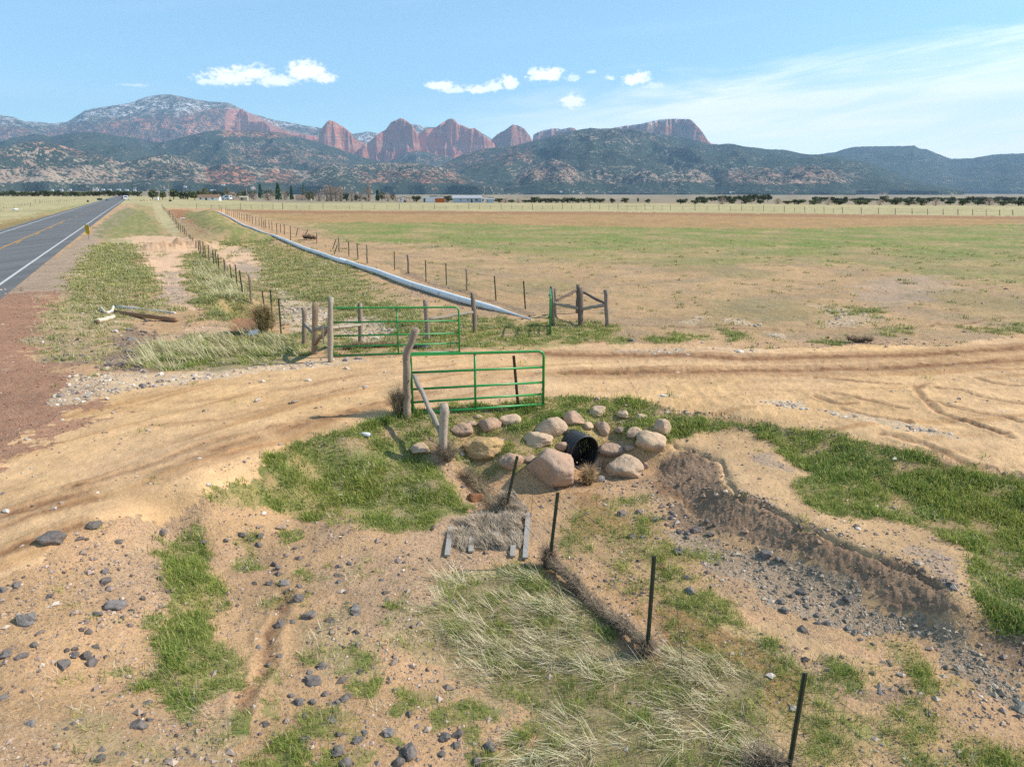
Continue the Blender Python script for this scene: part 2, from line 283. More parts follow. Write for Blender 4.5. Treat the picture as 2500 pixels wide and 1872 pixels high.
# foreground
area('green', [(470, 1225), (500, 1205), (560, 1180), (650, 1120), (740, 1085), (820, 1060), (900, 1037), (960, 1022), (1000, 1050), (1060, 1115), (1060, 1140), (1120, 1200), (1140, 1240), (1060, 1285), (900, 1300), (800, 1275), (700, 1250), (640, 1230), (590, 1245), (540, 1230)], .95, .22)
area('drygrass', [(780, 1100), (960, 1090), (1060, 1180), (1100, 1260), (950, 1270), (850, 1200)], .45, .3)
area('green', [(960, 1012), (1100, 985), (1330, 968), (1450, 970), (1600, 985), (1640, 1040), (1600, 1090), (1540, 1100), (1500, 1080), (1330, 1110), (1240, 1170), (1150, 1170), (1090, 1100), (1000, 1050)], .66, .25)
area('soilred', [(1480, 1010), (1560, 1010), (1600, 1090), (1520, 1100)], .5, .2)
area('green', z6((960, 130), (1100, 60), (1240, 130), (1300, 250), (1350, 420), (1330, 560), (1310, 700), (1400, 830), (1480, 960), (1450, 1040), (1250, 1060), (1150, 1200), (1080, 1080), (1000, 1040), (780, 1020), (900, 940), (960, 860), (1000, 740), (900, 760), (990, 600), (960, 520), (980, 330), (1000, 250)), .95, .18)
for g in [((820, 560), (950, 560), (940, 660), (840, 640)), ((640, 910), (780, 900), (760, 950), (660, 950)), ((1380, 100), (1520, 90), (1500, 150), (1400, 160)), ((1400, 190), (1500, 170), (1640, 270), (1440, 280)), ((1650, 90), (1790, 50), (1800, 110), (1680, 130)), ((1190, 65), (1260, 70), (1240, 100)), ((1770, 290), (1880, 290), (2000, 350), (1870, 380)), ((1550, 460), (1730, 470), (1720, 510), (1580, 515)), ((1810, 460), (1900, 450), (1880, 500)), ((1800, 850), (1900, 830), (1920, 900), (1840, 920)), ((1920, 800), (2100, 740), (2200, 820), (2000, 930)), ((1520, 950), (1640, 930), (1660, 1020), (1550, 1050)), ((1780, 1120), (2000, 1100), (2212, 1200), (2212, 1290), (2050, 1260), (1850, 1250)), ((1560, 1100), (1700, 1100), (1690, 1190), (1580, 1180)), ((1560, 1380), (1780, 1260), (1850, 1300), (1950, 1400), (1700, 1460)), ((2000, 1000), (2212, 950), (2212, 1060), (2060, 1050)), ((1340, 1160), (1480, 1170), (1460, 1300), (1370, 1310)), ((700, 1040), (760, 1045), (740, 1080)), ((1400, 1440), (1900, 1440), (2212, 1380), (2212, 1700), (1400, 1700))]:
    area('green', z6(*g), .85, .12)
area('drygrass', z6((430, 1180), (650, 1150), (950, 1280), (1300, 1180), (1400, 1330), (1300, 1500), (700, 1500), (420, 1300)), .5, .3)
area('drygrass', z6((1750, 700), (2212, 600), (2212, 900), (1900, 1000)), .5, .3)
area('straw', z7((600, 560), (900, 480), (1250, 470), (1300, 540), (1000, 560), (650, 660)), .8, .15)
area('strawmix', z7((640, 700), (900, 560), (1320, 540), (1500, 680), (1750, 900), (1900, 1060), (2212, 1010), (2400, 1200), (2300, 1800), (1100, 1800), (1120, 1400), (1180, 1250), (1000, 1060), (850, 960), (720, 820)), .9, .45)
area('green', z7((1080, 440), (1280, 440), (1380, 600), (1300, 640), (1050, 650), (900, 680), (820, 680)), .85, .12)
area('drygrass', z7((350, 600), (700, 700), (720, 900), (1000, 1080), (1150, 1300), (800, 1300), (500, 1000), (300, 800)), .55, .3)
for g in [((740, 810), (860, 820), (920, 930), (800, 900)), ((900, 920), (1050, 930), (1020, 1000), (930, 990)), ((1040, 1100), (1170, 1130), (1130, 1210), (1040, 1180)), ((310, 670), (400, 680), (350, 720)), ((0, 950), (190, 960), (180, 1080), (0, 1100)), ((100, 1120), (260, 1140), (230, 1220), (100, 1220)), ((380, 1230), (620, 1180), (600, 1300), (420, 1330)), ((50, 1310), (230, 1330), (220, 1450), (50, 1440)), ((600, 1330), (900, 1260), (1080, 1290), (1060, 1380), (900, 1360), (640, 1450)), ((810, 1390), (930, 1400), (920, 1520), (820, 1520)), ((1040, 1430), (1180, 1440), (1160, 1520), (1050, 1510)), ((240, 1520), (360, 1540), (320, 1652), (200, 1652)), ((380, 1460), (500, 1480), (450, 1560)), ((850, 1560), (1300, 1480), (1400, 1800), (850, 1800)), ((0, 1500), (80, 1520), (60, 1700), (0, 1700))]:
    area('green', z7(*g), .85, .12)
area('rust', z8((0, 700), (120, 720), (300, 800), (500, 900), (700, 960), (900, 1060), (950, 1200), (900, 1340), (700, 1340), (500, 1150), (300, 1050), (0, 1000)), .75, .25)
area('green', z8((60, 620), (560, 760), (900, 960), (1300, 1250), (1700, 1480), (2212, 1620), (2212, 1800), (500, 1800), (0, 1100)), .34, .5)
area('green', c1((1500, 900), (2208, 1250), (2208, 1656), (1900, 1500), (1300, 1200), (1250, 950)), .26, .4)
area('rust', c1((1450, 830), (1560, 850), (1620, 930), (1800, 1080), (1780, 1130), (1560, 1120), (1300, 1100), (1380, 960)), .6, .25)
area('rust', z7((1700, 520), (2000, 560), (2212, 700), (2212, 900), (2050, 900), (1900, 760), (1700, 620)), .35, .2)
for g in [((100, 640), (350, 600), (480, 680), (540, 740), (420, 860), (200, 780), (80, 700)), ((300, 930), (500, 930), (520, 990), (360, 980)), ((650, 920), (820, 920), (800, 960), (700, 970)), ((980, 990), (1090, 980), (1250, 1100), (1280, 1230), (1120, 1140)), ((1380, 930), (1560, 920), (1700, 1050), (1720, 1220), (1550, 1200), (1450, 1060)), ((1400, 1280), (1560, 1270), (1720, 1360), (1600, 1490), (1480, 1400)), ((1130, 1340), (1250, 1370), (1400, 1520), (1280, 1520), (1180, 1420)), ((850, 1340), (1000, 1330), (1080, 1450), (950, 1600), (860, 1500)), ((1180, 990), (1300, 1010), (1260, 1050)), ((1820, 1540), (2050, 1590), (2212, 1700), (1700, 1800), (1500, 1620)), ((520, 1170), (620, 1190), (600, 1230)), ((0, 1020), (120, 1000), (240, 1140), (100, 1180)), ((400, 820), (560, 780), (620, 800), (480, 850)), ((230, 290), (310, 295), (290, 330)), ((100, 320), (380, 380), (360, 430), (200, 400)), ((1240, 920), (1330, 930), (1290, 980)), ((1820, 1160), (1920, 1170), (1900, 1220))]:
    area('green', z8(*g), .72, .15)
area('strawmix', z8((0, 880), (200, 950), (420, 1020), (650, 1120), (560, 1200), (600, 1350), (720, 1600), (600, 1700), (0, 1700)), .75, .2)
area('green', c1((1580, 880), (1850, 840), (1950, 1000), (2100, 1150), (2208, 1350), (2208, 1656), (1980, 1560), (1850, 1200), (1700, 980)), .4, .25)
area('green', z9((80, 260), (250, 290), (480, 320), (700, 330), (950, 380), (1150, 400), (1400, 470), (1650, 540), (1850, 600), (1950, 640), (2140, 620), (2900, 760), (2900, 1700), (2100, 1600), (1950, 1475), (1900, 1350), (1860, 1180), (1900, 1080), (1750, 1010), (1500, 920), (1330, 880), (1260, 900), (1060, 880), (980, 840), (900, 750), (860, 680), (930, 640), (820, 560), (700, 440), (600, 380), (480, 360), (300, 365), (100, 430), (40, 470), (30, 420)), 1., .15)
area('sand', z9((1150, 700), (1250, 720), (1330, 790), (1580, 830), (1600, 860), (1400, 860), (1170, 830)), .85, .15)
area('sand', z9((1880, 600), (2140, 650), (2120, 690), (1980, 650)), .6, .15)
area('sand', c1((2060, 480), (2208, 440), (2208, 560), (2100, 560)), .5, .2)
# bank top and dark bank face
area('sand', z9((100, 430), (300, 370), (480, 365), (600, 385), (700, 445), (820, 560), (920, 640), (860, 680), (980, 840), (1060, 880), (1260, 900), (1330, 890), (1500, 930), (1750, 1010), (1900, 1090), (1860, 1180), (1900, 1350), (1960, 1475), (1800, 1400), (1540, 1190), (1260, 1110), (900, 920), (740, 830), (460, 740), (400, 600), (250, 500), (50, 560)), .8, .12)
area('bank', z9((30, 620), (160, 500), (230, 495), (340, 580), (420, 660), (450, 750), (740, 850), (900, 940), (1100, 1040), (1250, 1110), (1400, 1170), (1540, 1180), (1680, 1290), (1740, 1400), (1830, 1470), (1700, 1500), (1480, 1440), (1240, 1330), (1030, 1220), (930, 1150), (800, 1080), (600, 1020), (350, 960), (250, 900), (130, 800), (0, 700)), .9, .12)
area('grey', z9((560, 520), (680, 500), (760, 570), (800, 620), (700, 610), (600, 590)), .6, .2); area('grey', z9((1440, 1060), (1650, 1060), (1770, 1200), (1740, 1320), (1560, 1200)), .6, .2)
area('gravel', z8((100, 230), (220, 250), (500, 340), (620, 360), (900, 480), (1100, 560), (1300, 680), (1500, 760), (1900, 950), (2300, 1150), (2500, 1500), (1850, 1080), (1700, 960), (1500, 900), (1100, 780), (900, 700), (700, 660), (550, 560), (350, 480), (200, 350)), .85, .25)
area('dark', z8((120, 90), (230, 180), (350, 190), (340, 260), (200, 250), (60, 180), (60, 100)), .7, .15); area('dark', z8((1850, 760), (2212, 880), (2500, 1050), (2500, 1200), (2212, 1100), (1900, 900)), .6, .25)
area('dark', z8((1100, 1100), (1500, 1150), (1640, 1260), (1450, 1290), (1280, 1220)), .45, .2)
area('damp', c1((1890, 760), (2050, 850), (2200, 930), (2208, 990), (2080, 900), (1900, 860)), .6, .15)
area('sand', z8((340, 900), (550, 820), (620, 780), (900, 820), (1080, 900), (1200, 980), (1000, 960), (800, 920), (500, 940)), .8, .2); area('sand', z8((950, 1330), (1180, 1300), (1300, 1400), (1380, 1530), (1200, 1450)), .7, .2); area('sand', z8((950, 1580), (1200, 1560), (1300, 1700), (1000, 1750)), .7, .2)
area('dark', z6((1400, 300), (1650, 130), (1700, 260), (1560, 480), (1450, 640)), .25, .2)
area('orange', z6((250, 20), (0, 60), (0, 300), (80, 240), (300, 100)), .3, .2)

RUT = [W_(p) for p in (
    [(1330, 862), (1450, 868), (1700, 873), (1900, 876), (2150, 870), (2300, 864), (2500, 848), (2900, 820)],
    [(1380, 915), (1550, 916), (1700, 911), (1900, 907), (2100, 903), (2300, 893), (2500, 880), (2900, 850)],
    [(0, 1262), (60, 1245), (160, 1215), (300, 1175), (420, 1145), (560, 1095), (700, 1050), (820, 1018), (940, 990), (1100, 950), (1300, 918)],
    [(0, 1290), (120, 1250), (300, 1200), (400, 1175), (480, 1145), (620, 1100)],
    [(200, 1180), (380, 1130), (520, 1080), (660, 1048), (780, 1022), (900, 985), (1050, 955)],
    [(360, 1040), (560, 1020), (660, 995), (800, 960), (1000, 920), (1200, 888)],
    [(400, 985), (600, 965), (760, 940), (900, 915), (1100, 890)],
    [(0, 1350), (120, 1305), (200, 1280)])]
RUTW = [(.32, 1.), (.30, .95), (.17, .88), (.12, .85), (.12, .8), (.14, .6), (.12, .55), (.12, .88)]
CRK = [W_(p) for p in (
    z9((1100, 240), (1300, 290), (1500, 330)), z9((1350, 380), (1600, 440), (1800, 520), (1950, 560)), z9((1700, 120), (1850, 130), (2000, 180), (2200, 200)), z9((1660, 200), (1850, 250), (2100, 300), (2212, 340)), z9((1900, 60), (2050, 100), (2212, 110)), z9((950, 60), (1200, 80), (1450, 90)), [(1450, 790), (1700, 800), (1900, 806)],
    z9((1080, 155), (1200, 180), (1350, 215), (1500, 250)), z9((1640, 90), (1560, 110), (1570, 160), (1700, 270), (1850, 330), (2000, 380), (2120, 420)),
    z9((950, 165), (1060, 210), (1200, 215)), z9((1780, 310), (1900, 345), (2060, 390)), z9((1500, 470), (1700, 540), (1850, 580), (2000, 640)),
    zs((1620, 670), (1720, 650), (1850, 660), (1950, 630), (2100, 610), (2212, 605)), zs((1720, 640), (1760, 650), (1860, 655)), z6((1440, 780), (1500, 650), (1560, 540), (1580, 400), (1640, 280), (1670, 130)))]
CREST = RTs([(1622, 1078), (1700, 1100), (1755, 1125), (1780, 1180), (1800, 1212), (1860, 1232), (1925, 1268), (1995, 1300), (2080, 1338), (2160, 1372), (2225, 1390), (2290, 1436)])

def cover(x, y):
    "weights of the ground classes at world points"
    nx = fbm(x, y, .9, 4, 3); ny = fbm(x, y, .9, 4, 53); hx = fbm(x, y, 6., 3, 90); hy = fbm(x, y, 6., 3, 91)
    out = {}
    for cls, s, w, amp, lo, hi in POLY:
        k = (x > lo[0]) & (x < hi[0]) & (y > lo[1]) & (y < hi[1])
        if not k.any(): continue
        xx = x[k] + nx[k] * amp * 2 + hx[k] * amp * .8; yy = y[k] + ny[k] * amp * 2 + hy[k] * amp * .8
        r = in_poly(xx, yy, w).astype(float) * s
        if cls not in out: out[cls] = np.zeros(x.shape)
        out[cls][k] = np.maximum(out[cls][k], r)
    return out
COLS = dict(dirt=BS(.58, .37, .195), green=BS(.15, .185, .05), straw=BS(.46, .38, .21), strawmix=BS(.27, .215, .115), scoria=BS(.31, .165, .105), gravel=BS(.34, .25, .17), cobble=BS(.55, .41, .27),
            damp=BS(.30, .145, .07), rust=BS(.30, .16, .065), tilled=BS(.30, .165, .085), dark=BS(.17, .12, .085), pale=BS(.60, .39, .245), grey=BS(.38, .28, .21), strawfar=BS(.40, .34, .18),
            greenfar=BS(.16, .21, .05), orangef=BS(.33, .19, .07), sand=BS(.53, .345, .185), bank=BS(.30, .19, .12), soilred=BS(.40, .22, .12), mix=BS(.27, .26, .11), drygrass=BS(.34, .27, .15), shoulder=BS(.35, .255, .18), orange=BS(.56, .36, .175))
ORDER = ['mix', 'orangef', 'tilled', 'strawfar', 'greenfar', 'shoulder', 'sand', 'dirt', 'orange', 'scoria', 'pale', 'grey', 'gravel', 'bank', 'damp', 'dark', 'soilred', 'rust', 'drygrass', 'straw', 'green', 'strawmix', 'cobble']
VEG = ('green', 'straw', 'strawmix', 'drygrass', 'mix', 'greenfar', 'strawfar')

# ---------------------------------------------------------------- materials
MATS = {}
def mat(name, fn):
    if name in MATS: return MATS[name]
    m = bpy.data.materials.new(name); m.use_nodes = True; t = NT(m.node_tree)
    o = t.n('ShaderNodeOutputMaterial'); b = t.n('ShaderNodeBsdfPrincipled', i_Roughness=.85); b.inputs['Specular IOR Level'].default_value = .2
    t.set(o, 'Surface', b.outputs[0]); fn(t, b, o); MATS[name] = m; return m
def bump(t, b, h, dist, st=1.): nd = t.n('ShaderNodeBump', i_Height=h, i_Distance=dist, i_Strength=st); t.set(b, 'Normal', nd.outputs[0])
def pos(t): return t.n('ShaderNodeNewGeometry').outputs['Position']
def simple(name, col, rough=.8, var=.25, scale=8., metal=0., spec=.2, bmp=0., bs=40., wear=None):
    def f(t, b, o):
        oc = t.n('ShaderNodeTexCoord').outputs['Object']; n = t.noise(oc, scale, 5, .6)
        k = t.m('ADD', 1 - var, t.m('MULTIPLY', n, 2 * var))
        c = t.mix(1., rgb(*col), t.n('ShaderNodeCombineXYZ', i_0=k, i_1=k, i_2=k).outputs[0], 'MULTIPLY')
        if wear: c = t.mix(t.ramp(t.noise(oc, wear[1], 4, .65), wear[2], wear[2] + .06), c, rgb(*wear[0]))
        t.set(b, 'Base Color', c); b.inputs['Roughness'].default_value = rough; b.inputs['Metallic'].default_value = metal; b.inputs['Specular IOR Level'].default_value = spec
        if bmp: bump(t, b, t.noise(oc, bs, 4, .6), bmp)
    return mat(name, f)
def f_ground(t, b, o):
    p = pos(t); a = t.n('ShaderNodeAttribute', attribute_name='cover_colour').outputs['Color']
    k = t.n('ShaderNodeSeparateColor', i_0=t.n('ShaderNodeAttribute', attribute_name='cover_kind').outputs['Color'])
    grass, grit, smooth = k.outputs[0], k.outputs[1], k.outputs[2]
    n0 = t.noise(p, .35, 5, .6); n1 = t.noise(p, 3., 5, .6); n2 = t.noise(p, 22., 4, .65); n3 = t.noise(p, 90., 3, .7)
    f = t.m('ADD', t.m('MULTIPLY', t.m('SUBTRACT', n0, .5), .55), t.m('MULTIPLY', t.m('SUBTRACT', n1, .5), .6))
    f = t.m('ADD', 1., t.m('ADD', f, t.m('MULTIPLY', t.m('SUBTRACT', n2, .5), t.m('ADD', .45, t.m('MULTIPLY', grit, .7)))))
    f = t.m('ADD', f, t.m('MULTIPLY', t.m('SUBTRACT', n3, .5), t.m('ADD', .3, t.m('MULTIPLY', grit, .9))))
    c = t.mix(1., a, t.n('ShaderNodeCombineXYZ', i_0=f, i_1=f, i_2=f).outputs[0], 'MULTIPLY')
    # grit: scattered dark and pale grains
    v = t.n('ShaderNodeTexVoronoi', i_Vector=p, i_Scale=38.); vc = t.n('ShaderNodeSeparateColor', i_0=v.outputs['Color'])
    c = t.mix(t.m('MULTIPLY', t.m('MULTIPLY', t.ramp(vc.outputs[0], .62, .66), t.ramp(v.outputs['Distance'], .55, .3)), t.m('MULTIPLY', grit, .8)), c, rgb(.105, .075, .065))
    c = t.mix(t.m('MULTIPLY', t.m('MULTIPLY', t.ramp(vc.outputs[1], .80, .84), t.ramp(v.outputs['Distance'], .5, .3)), t.m('MULTIPLY', grit, .7)), c, rgb(.52, .42, .34))
    # grassy ground: streaks of straw and of darker turf between the blades
    g1 = t.noise(p, 9., 5, .7, .6); g2 = t.noise(p, 2.2, 4, .6)
    c = t.mix(t.m('MULTIPLY', t.ramp(g1, .50, .62), t.m('MULTIPLY', grass, .55)), c, rgb(.33, .27, .13))
    c = t.mix(t.m('MULTIPLY', t.ramp(g2, .56, .68), t.m('MULTIPLY', grass, .45)), c, rgb(.075, .10, .03))
    t.set(b, 'Base Color', c); b.inputs['Roughness'].default_value = .95; b.inputs['Specular IOR Level'].default_value = .1
    hgt = t.m('ADD', t.m('MULTIPLY', n1, .5), t.m('ADD', t.m('MULTIPLY', n2, .4), t.m('MULTIPLY', n3, .18)))
    bump(t, b, t.m('MULTIPLY', hgt, t.m('SUBTRACT', 1., t.m('MULTIPLY', smooth, .55))), .06)
M_ground = mat('ground_soil', f_ground)
def f_attr(t, b, o, rough=.9):
    a = t.n('ShaderNodeAttribute', attribute_name='tint').outputs['Color']; p = pos(t)
    n = t.m('ADD', .72, t.m('MULTIPLY', t.noise(p, 30., 4, .65), .56))
    t.set(b, 'Base Color', t.mix(1., a, t.n('ShaderNodeCombineXYZ', i_0=n, i_1=n, i_2=n).outputs[0], 'MULTIPLY')); b.inputs['Roughness'].default_value = rough
M_pebble = mat('pebbles', f_attr)
def f_blade(t, b, o):
    a = t.n('ShaderNodeAttribute', attribute_name='tint').outputs['Color']
    d = t.n('ShaderNodeBsdfDiffuse', i_Color=a); tr = t.n('ShaderNodeBsdfTranslucent', i_Color=a)
    mx = t.n('ShaderNodeMixShader', i_0=.32); t.set(mx, 1, d.outputs[0]); t.set(mx, 2, tr.outputs[0]); t.set(o, 'Surface', mx.outputs[0])
M_blade = mat('grass_blades', f_blade)
def f_wood(t, b, o):
    oc = t.n('ShaderNodeTexCoord').outputs['Object']; a = t.n('ShaderNodeAttribute', attribute_name='tint').outputs['Color']
    n = t.noise(oc, 14., 6, .7); m = t.noise(oc, 70., 3, .6)
    k = t.m('ADD', .45, t.m('ADD', t.m('MULTIPLY', n, .7), t.m('MULTIPLY', m, .4)))
    t.set(b, 'Base Color', t.mix(1., a, t.n('ShaderNodeCombineXYZ', i_0=k, i_1=k, i_2=k).outputs[0], 'MULTIPLY')); bump(t, b, t.m('ADD', n, t.m('MULTIPLY', m, .5)), .012)
M_wood = mat('weathered_wood', f_wood)
def f_rock(c0, c2, c3, sc):
    def f(t, b, o):
        oc = pos(t); n = t.noise(oc, 2.2 * sc, 6, .62, .4); m = t.noise(oc, 9. * sc, 5, .7); v = t.noise(oc, 45. * sc, 3, .7)
        c = t.mix(t.ramp(n, .38, .62), rgb(*c0), rgb(*c2)); c = t.mix(t.m('MULTIPLY', t.ramp(m, .55, .7), .55), c, rgb(*c3))
        k = t.m('ADD', .6, t.m('MULTIPLY', v, .8)); c = t.mix(1., c, t.n('ShaderNodeCombineXYZ', i_0=k, i_1=k, i_2=k).outputs[0], 'MULTIPLY')
        t.set(b, 'Base Color', c); b.inputs['Roughness'].default_value = .9
        bump(t, b, t.m('ADD', t.m('MULTIPLY', n, .5), t.m('ADD', t.m('MULTIPLY', m, .5), t.m('MULTIPLY', v, .18))), .07 / sc ** .5)
    return f
M_rock = {'pink': mat('pink_sandstone', f_rock((.48, .31, .205), (.39, .275, .205), (.22, .15, .12), 1)),
          'yellow': mat('yellow_sandstone', f_rock((.50, .33, .15), (.42, .27, .14), (.27, .15, .08), 1.2)),
          'pale': mat('pale_sandstone', f_rock((.56, .40, .26), (.48, .34, .235), (.30, .20, .14), 1)),
          'dark': mat('dark_basalt', f_rock((.15, .125, .11), (.22, .19, .17), (.075, .062, .057), 5)),
          'grey': mat('grey_stone', f_rock((.26, .23, .21), (.20, .175, .16), (.13, .11, .10), 4)),
          'tan': mat('tan_stone', f_rock((.42, .30, .21), (.36, .25, .18), (.25, .18, .13), 4)),
          'rust': mat('rusty_stone', f_rock((.30, .13, .06), (.24, .11, .06), (.13, .07, .05), 3)),
          'white': mat('white_stone', f_rock((.58, .50, .42), (.50, .42, .35), (.36, .30, .25), 4))}
M_green = simple('green_painted_steel', (.018, .235, .045), .38, .22, 3., spec=.5, wear=((.14, .09, .05), 14., .62))
M_tpost = simple('dark_green_post_steel', (.045, .058, .035), .5, .3, 10., spec=.45, wear=((.16, .10, .05), 9., .60))
M_rustp = simple('rusty_post_steel', (.085, .055, .04), .7, .3, 10., wear=((.15, .08, .04), 12., .55))
M_wire = simple('galvanised_wire', (.10, .085, .075), .6, .3, 3., metal=.3)
M_pipe = simple('white_irrigation_pipe', (.72, .72, .71), .55, .10, 1.2, spec=.4, wear=((.55, .48, .40), 2.5, .60))
M_black = simple('black_corrugated_plastic', (.022, .023, .025), .42, .3, 6., spec=.5)
M_white = simple('white_paint', (.72, .72, .71), .6, .1); M_glass = simple('dark_glass', (.03, .035, .04), .12, .1, spec=.8)
M_hay = mat('dead_grass_debris', f_blade)
# ---------------------------------------------------------------- mesh builders
def mesh_obj(name, V, Fc, m=None, parent=None, tint=None, smooth=True, attrs=None):
    me = bpy.data.meshes.new(name); V = np.asarray(V, np.float32); n = len(V)
    if isinstance(Fc, np.ndarray) and Fc.ndim == 2:
        nf, k = Fc.shape; me.vertices.add(n); me.vertices.foreach_set('co', V.ravel()); me.loops.add(nf * k); me.loops.foreach_set('vertex_index', Fc.astype(np.int32).ravel())
        me.polygons.add(nf); me.polygons.foreach_set('loop_start', np.arange(0, nf * k, k, dtype=np.int32))
        me.update(calc_edges=True)
    else: me.from_pydata(V.tolist(), [], [tuple(int(q) for q in f) for f in Fc]); me.update()
    if tint is not None:
        at = me.color_attributes.new('tint', 'FLOAT_COLOR', 'POINT'); at.data.foreach_set('color', np.concatenate([np.asarray(tint, np.float32), np.ones((n, 1), np.float32)], 1).ravel())
    for k_, v_ in (attrs or {}).items():
        at = me.color_attributes.new(k_, 'FLOAT_COLOR', 'POINT'); at.data.foreach_set('color', np.concatenate([np.asarray(v_, np.float32), np.ones((n, 1), np.float32)], 1).ravel())
    me.polygons.foreach_set('use_smooth', [smooth] * len(me.polygons))
    if m: me.materials.append(m)
    o = bpy.data.objects.new(name, me); COL.objects.link(o)
    if parent is not None: o.parent = parent
    return o
def tag(o, label=None, cat=None, group=None, kind=None):
    if label: o['label'] = label
    if cat: o['category'] = cat
    if group: o['group'] = group
    if kind: o['kind'] = kind
    return o
def empty(name, loc, label=None, cat=None, group=None):
    o = bpy.data.objects.new(name, None); COL.objects.link(o); o.location = loc; o.empty_display_size = .2; return tag(o, label, cat, group)
class MB:
    def __init__(s, org=(0, 0, 0)): s.V = []; s.F = []; s.T = []; s.o = np.array(org, float)
    def add(s, v, f, tint=(.3, .3, .3)):
        k = len(s.V); s.V += [tuple(np.asarray(p, float) - s.o) for p in v]; s.F += [tuple(i + k for i in q) for q in f]
        s.T += ([tuple(tint)] * len(v)) if np.ndim(tint) == 1 else [tuple(q) for q in tint]
    def tube(s, pts, rad, n=8, tint=(.3, .3, .3), rough=0., cap=True, streak=0., seed=0):
        pts = [np.asarray(p, float) for p in pts]; m = len(pts); rad = [rad] * m if np.ndim(rad) == 0 else rad
        r = np.random.default_rng(seed + 5); off = 1 + rough * r.uniform(-1, 1, n); st = 1 + streak * r.uniform(-1, 1, n); V = []; T = []
        ref = None
        for i, p in enumerate(pts):
            t = pts[min(i + 1, m - 1)] - pts[max(i - 1, 0)]; t /= np.linalg.norm(t) + 1e-9
            if ref is None: ref = np.array([1., 0, 0]) if abs(t[0]) < .8 else np.array([0, 0, 1.])
            a = ref - t * ref.dot(t); a /= np.linalg.norm(a); b = np.cross(t, a); ref = a
            off = off * (1 + rough * .35 * r.uniform(-1, 1, n))
            for j in range(n):
                w = 2 * math.pi * j / n; V.append(p + (a * math.cos(w) + b * math.sin(w)) * rad[i] * off[j])
                T.append(np.array(tint) * st[j] * (1 + streak * .3 * r.uniform(-1, 1)))
        F = [(i * n + j, i * n + (j + 1) % n, (i + 1) * n + (j + 1) % n, (i + 1) * n + j) for i in range(m - 1) for j in range(n)]
        if cap: F += [tuple(range(n))[::-1], tuple((m - 1) * n + j for j in range(n))]
        s.add(V, F, T)
    def box(s, c, sz, rz=0., tint=(.3, .3, .3)):
        co, si = math.cos(rz), math.sin(rz); V = []
        for dx in (-.5, .5):
            for dy in (-.5, .5):
                for dz in (-.5, .5): X, Y = dx * sz[0], dy * sz[1]; V.append((c[0] + X * co - Y * si, c[1] + X * si + Y * co, c[2] + dz * sz[2]))
        s.add(V, [(0, 1, 3, 2), (4, 6, 7, 5), (0, 4, 5, 1), (2, 3, 7, 6), (0, 2, 6, 4), (1, 5, 7, 3)], tint)
    def build(s, name, m, parent=None, smooth=True): return mesh_obj(name, s.V, s.F, m, parent, s.T, smooth)

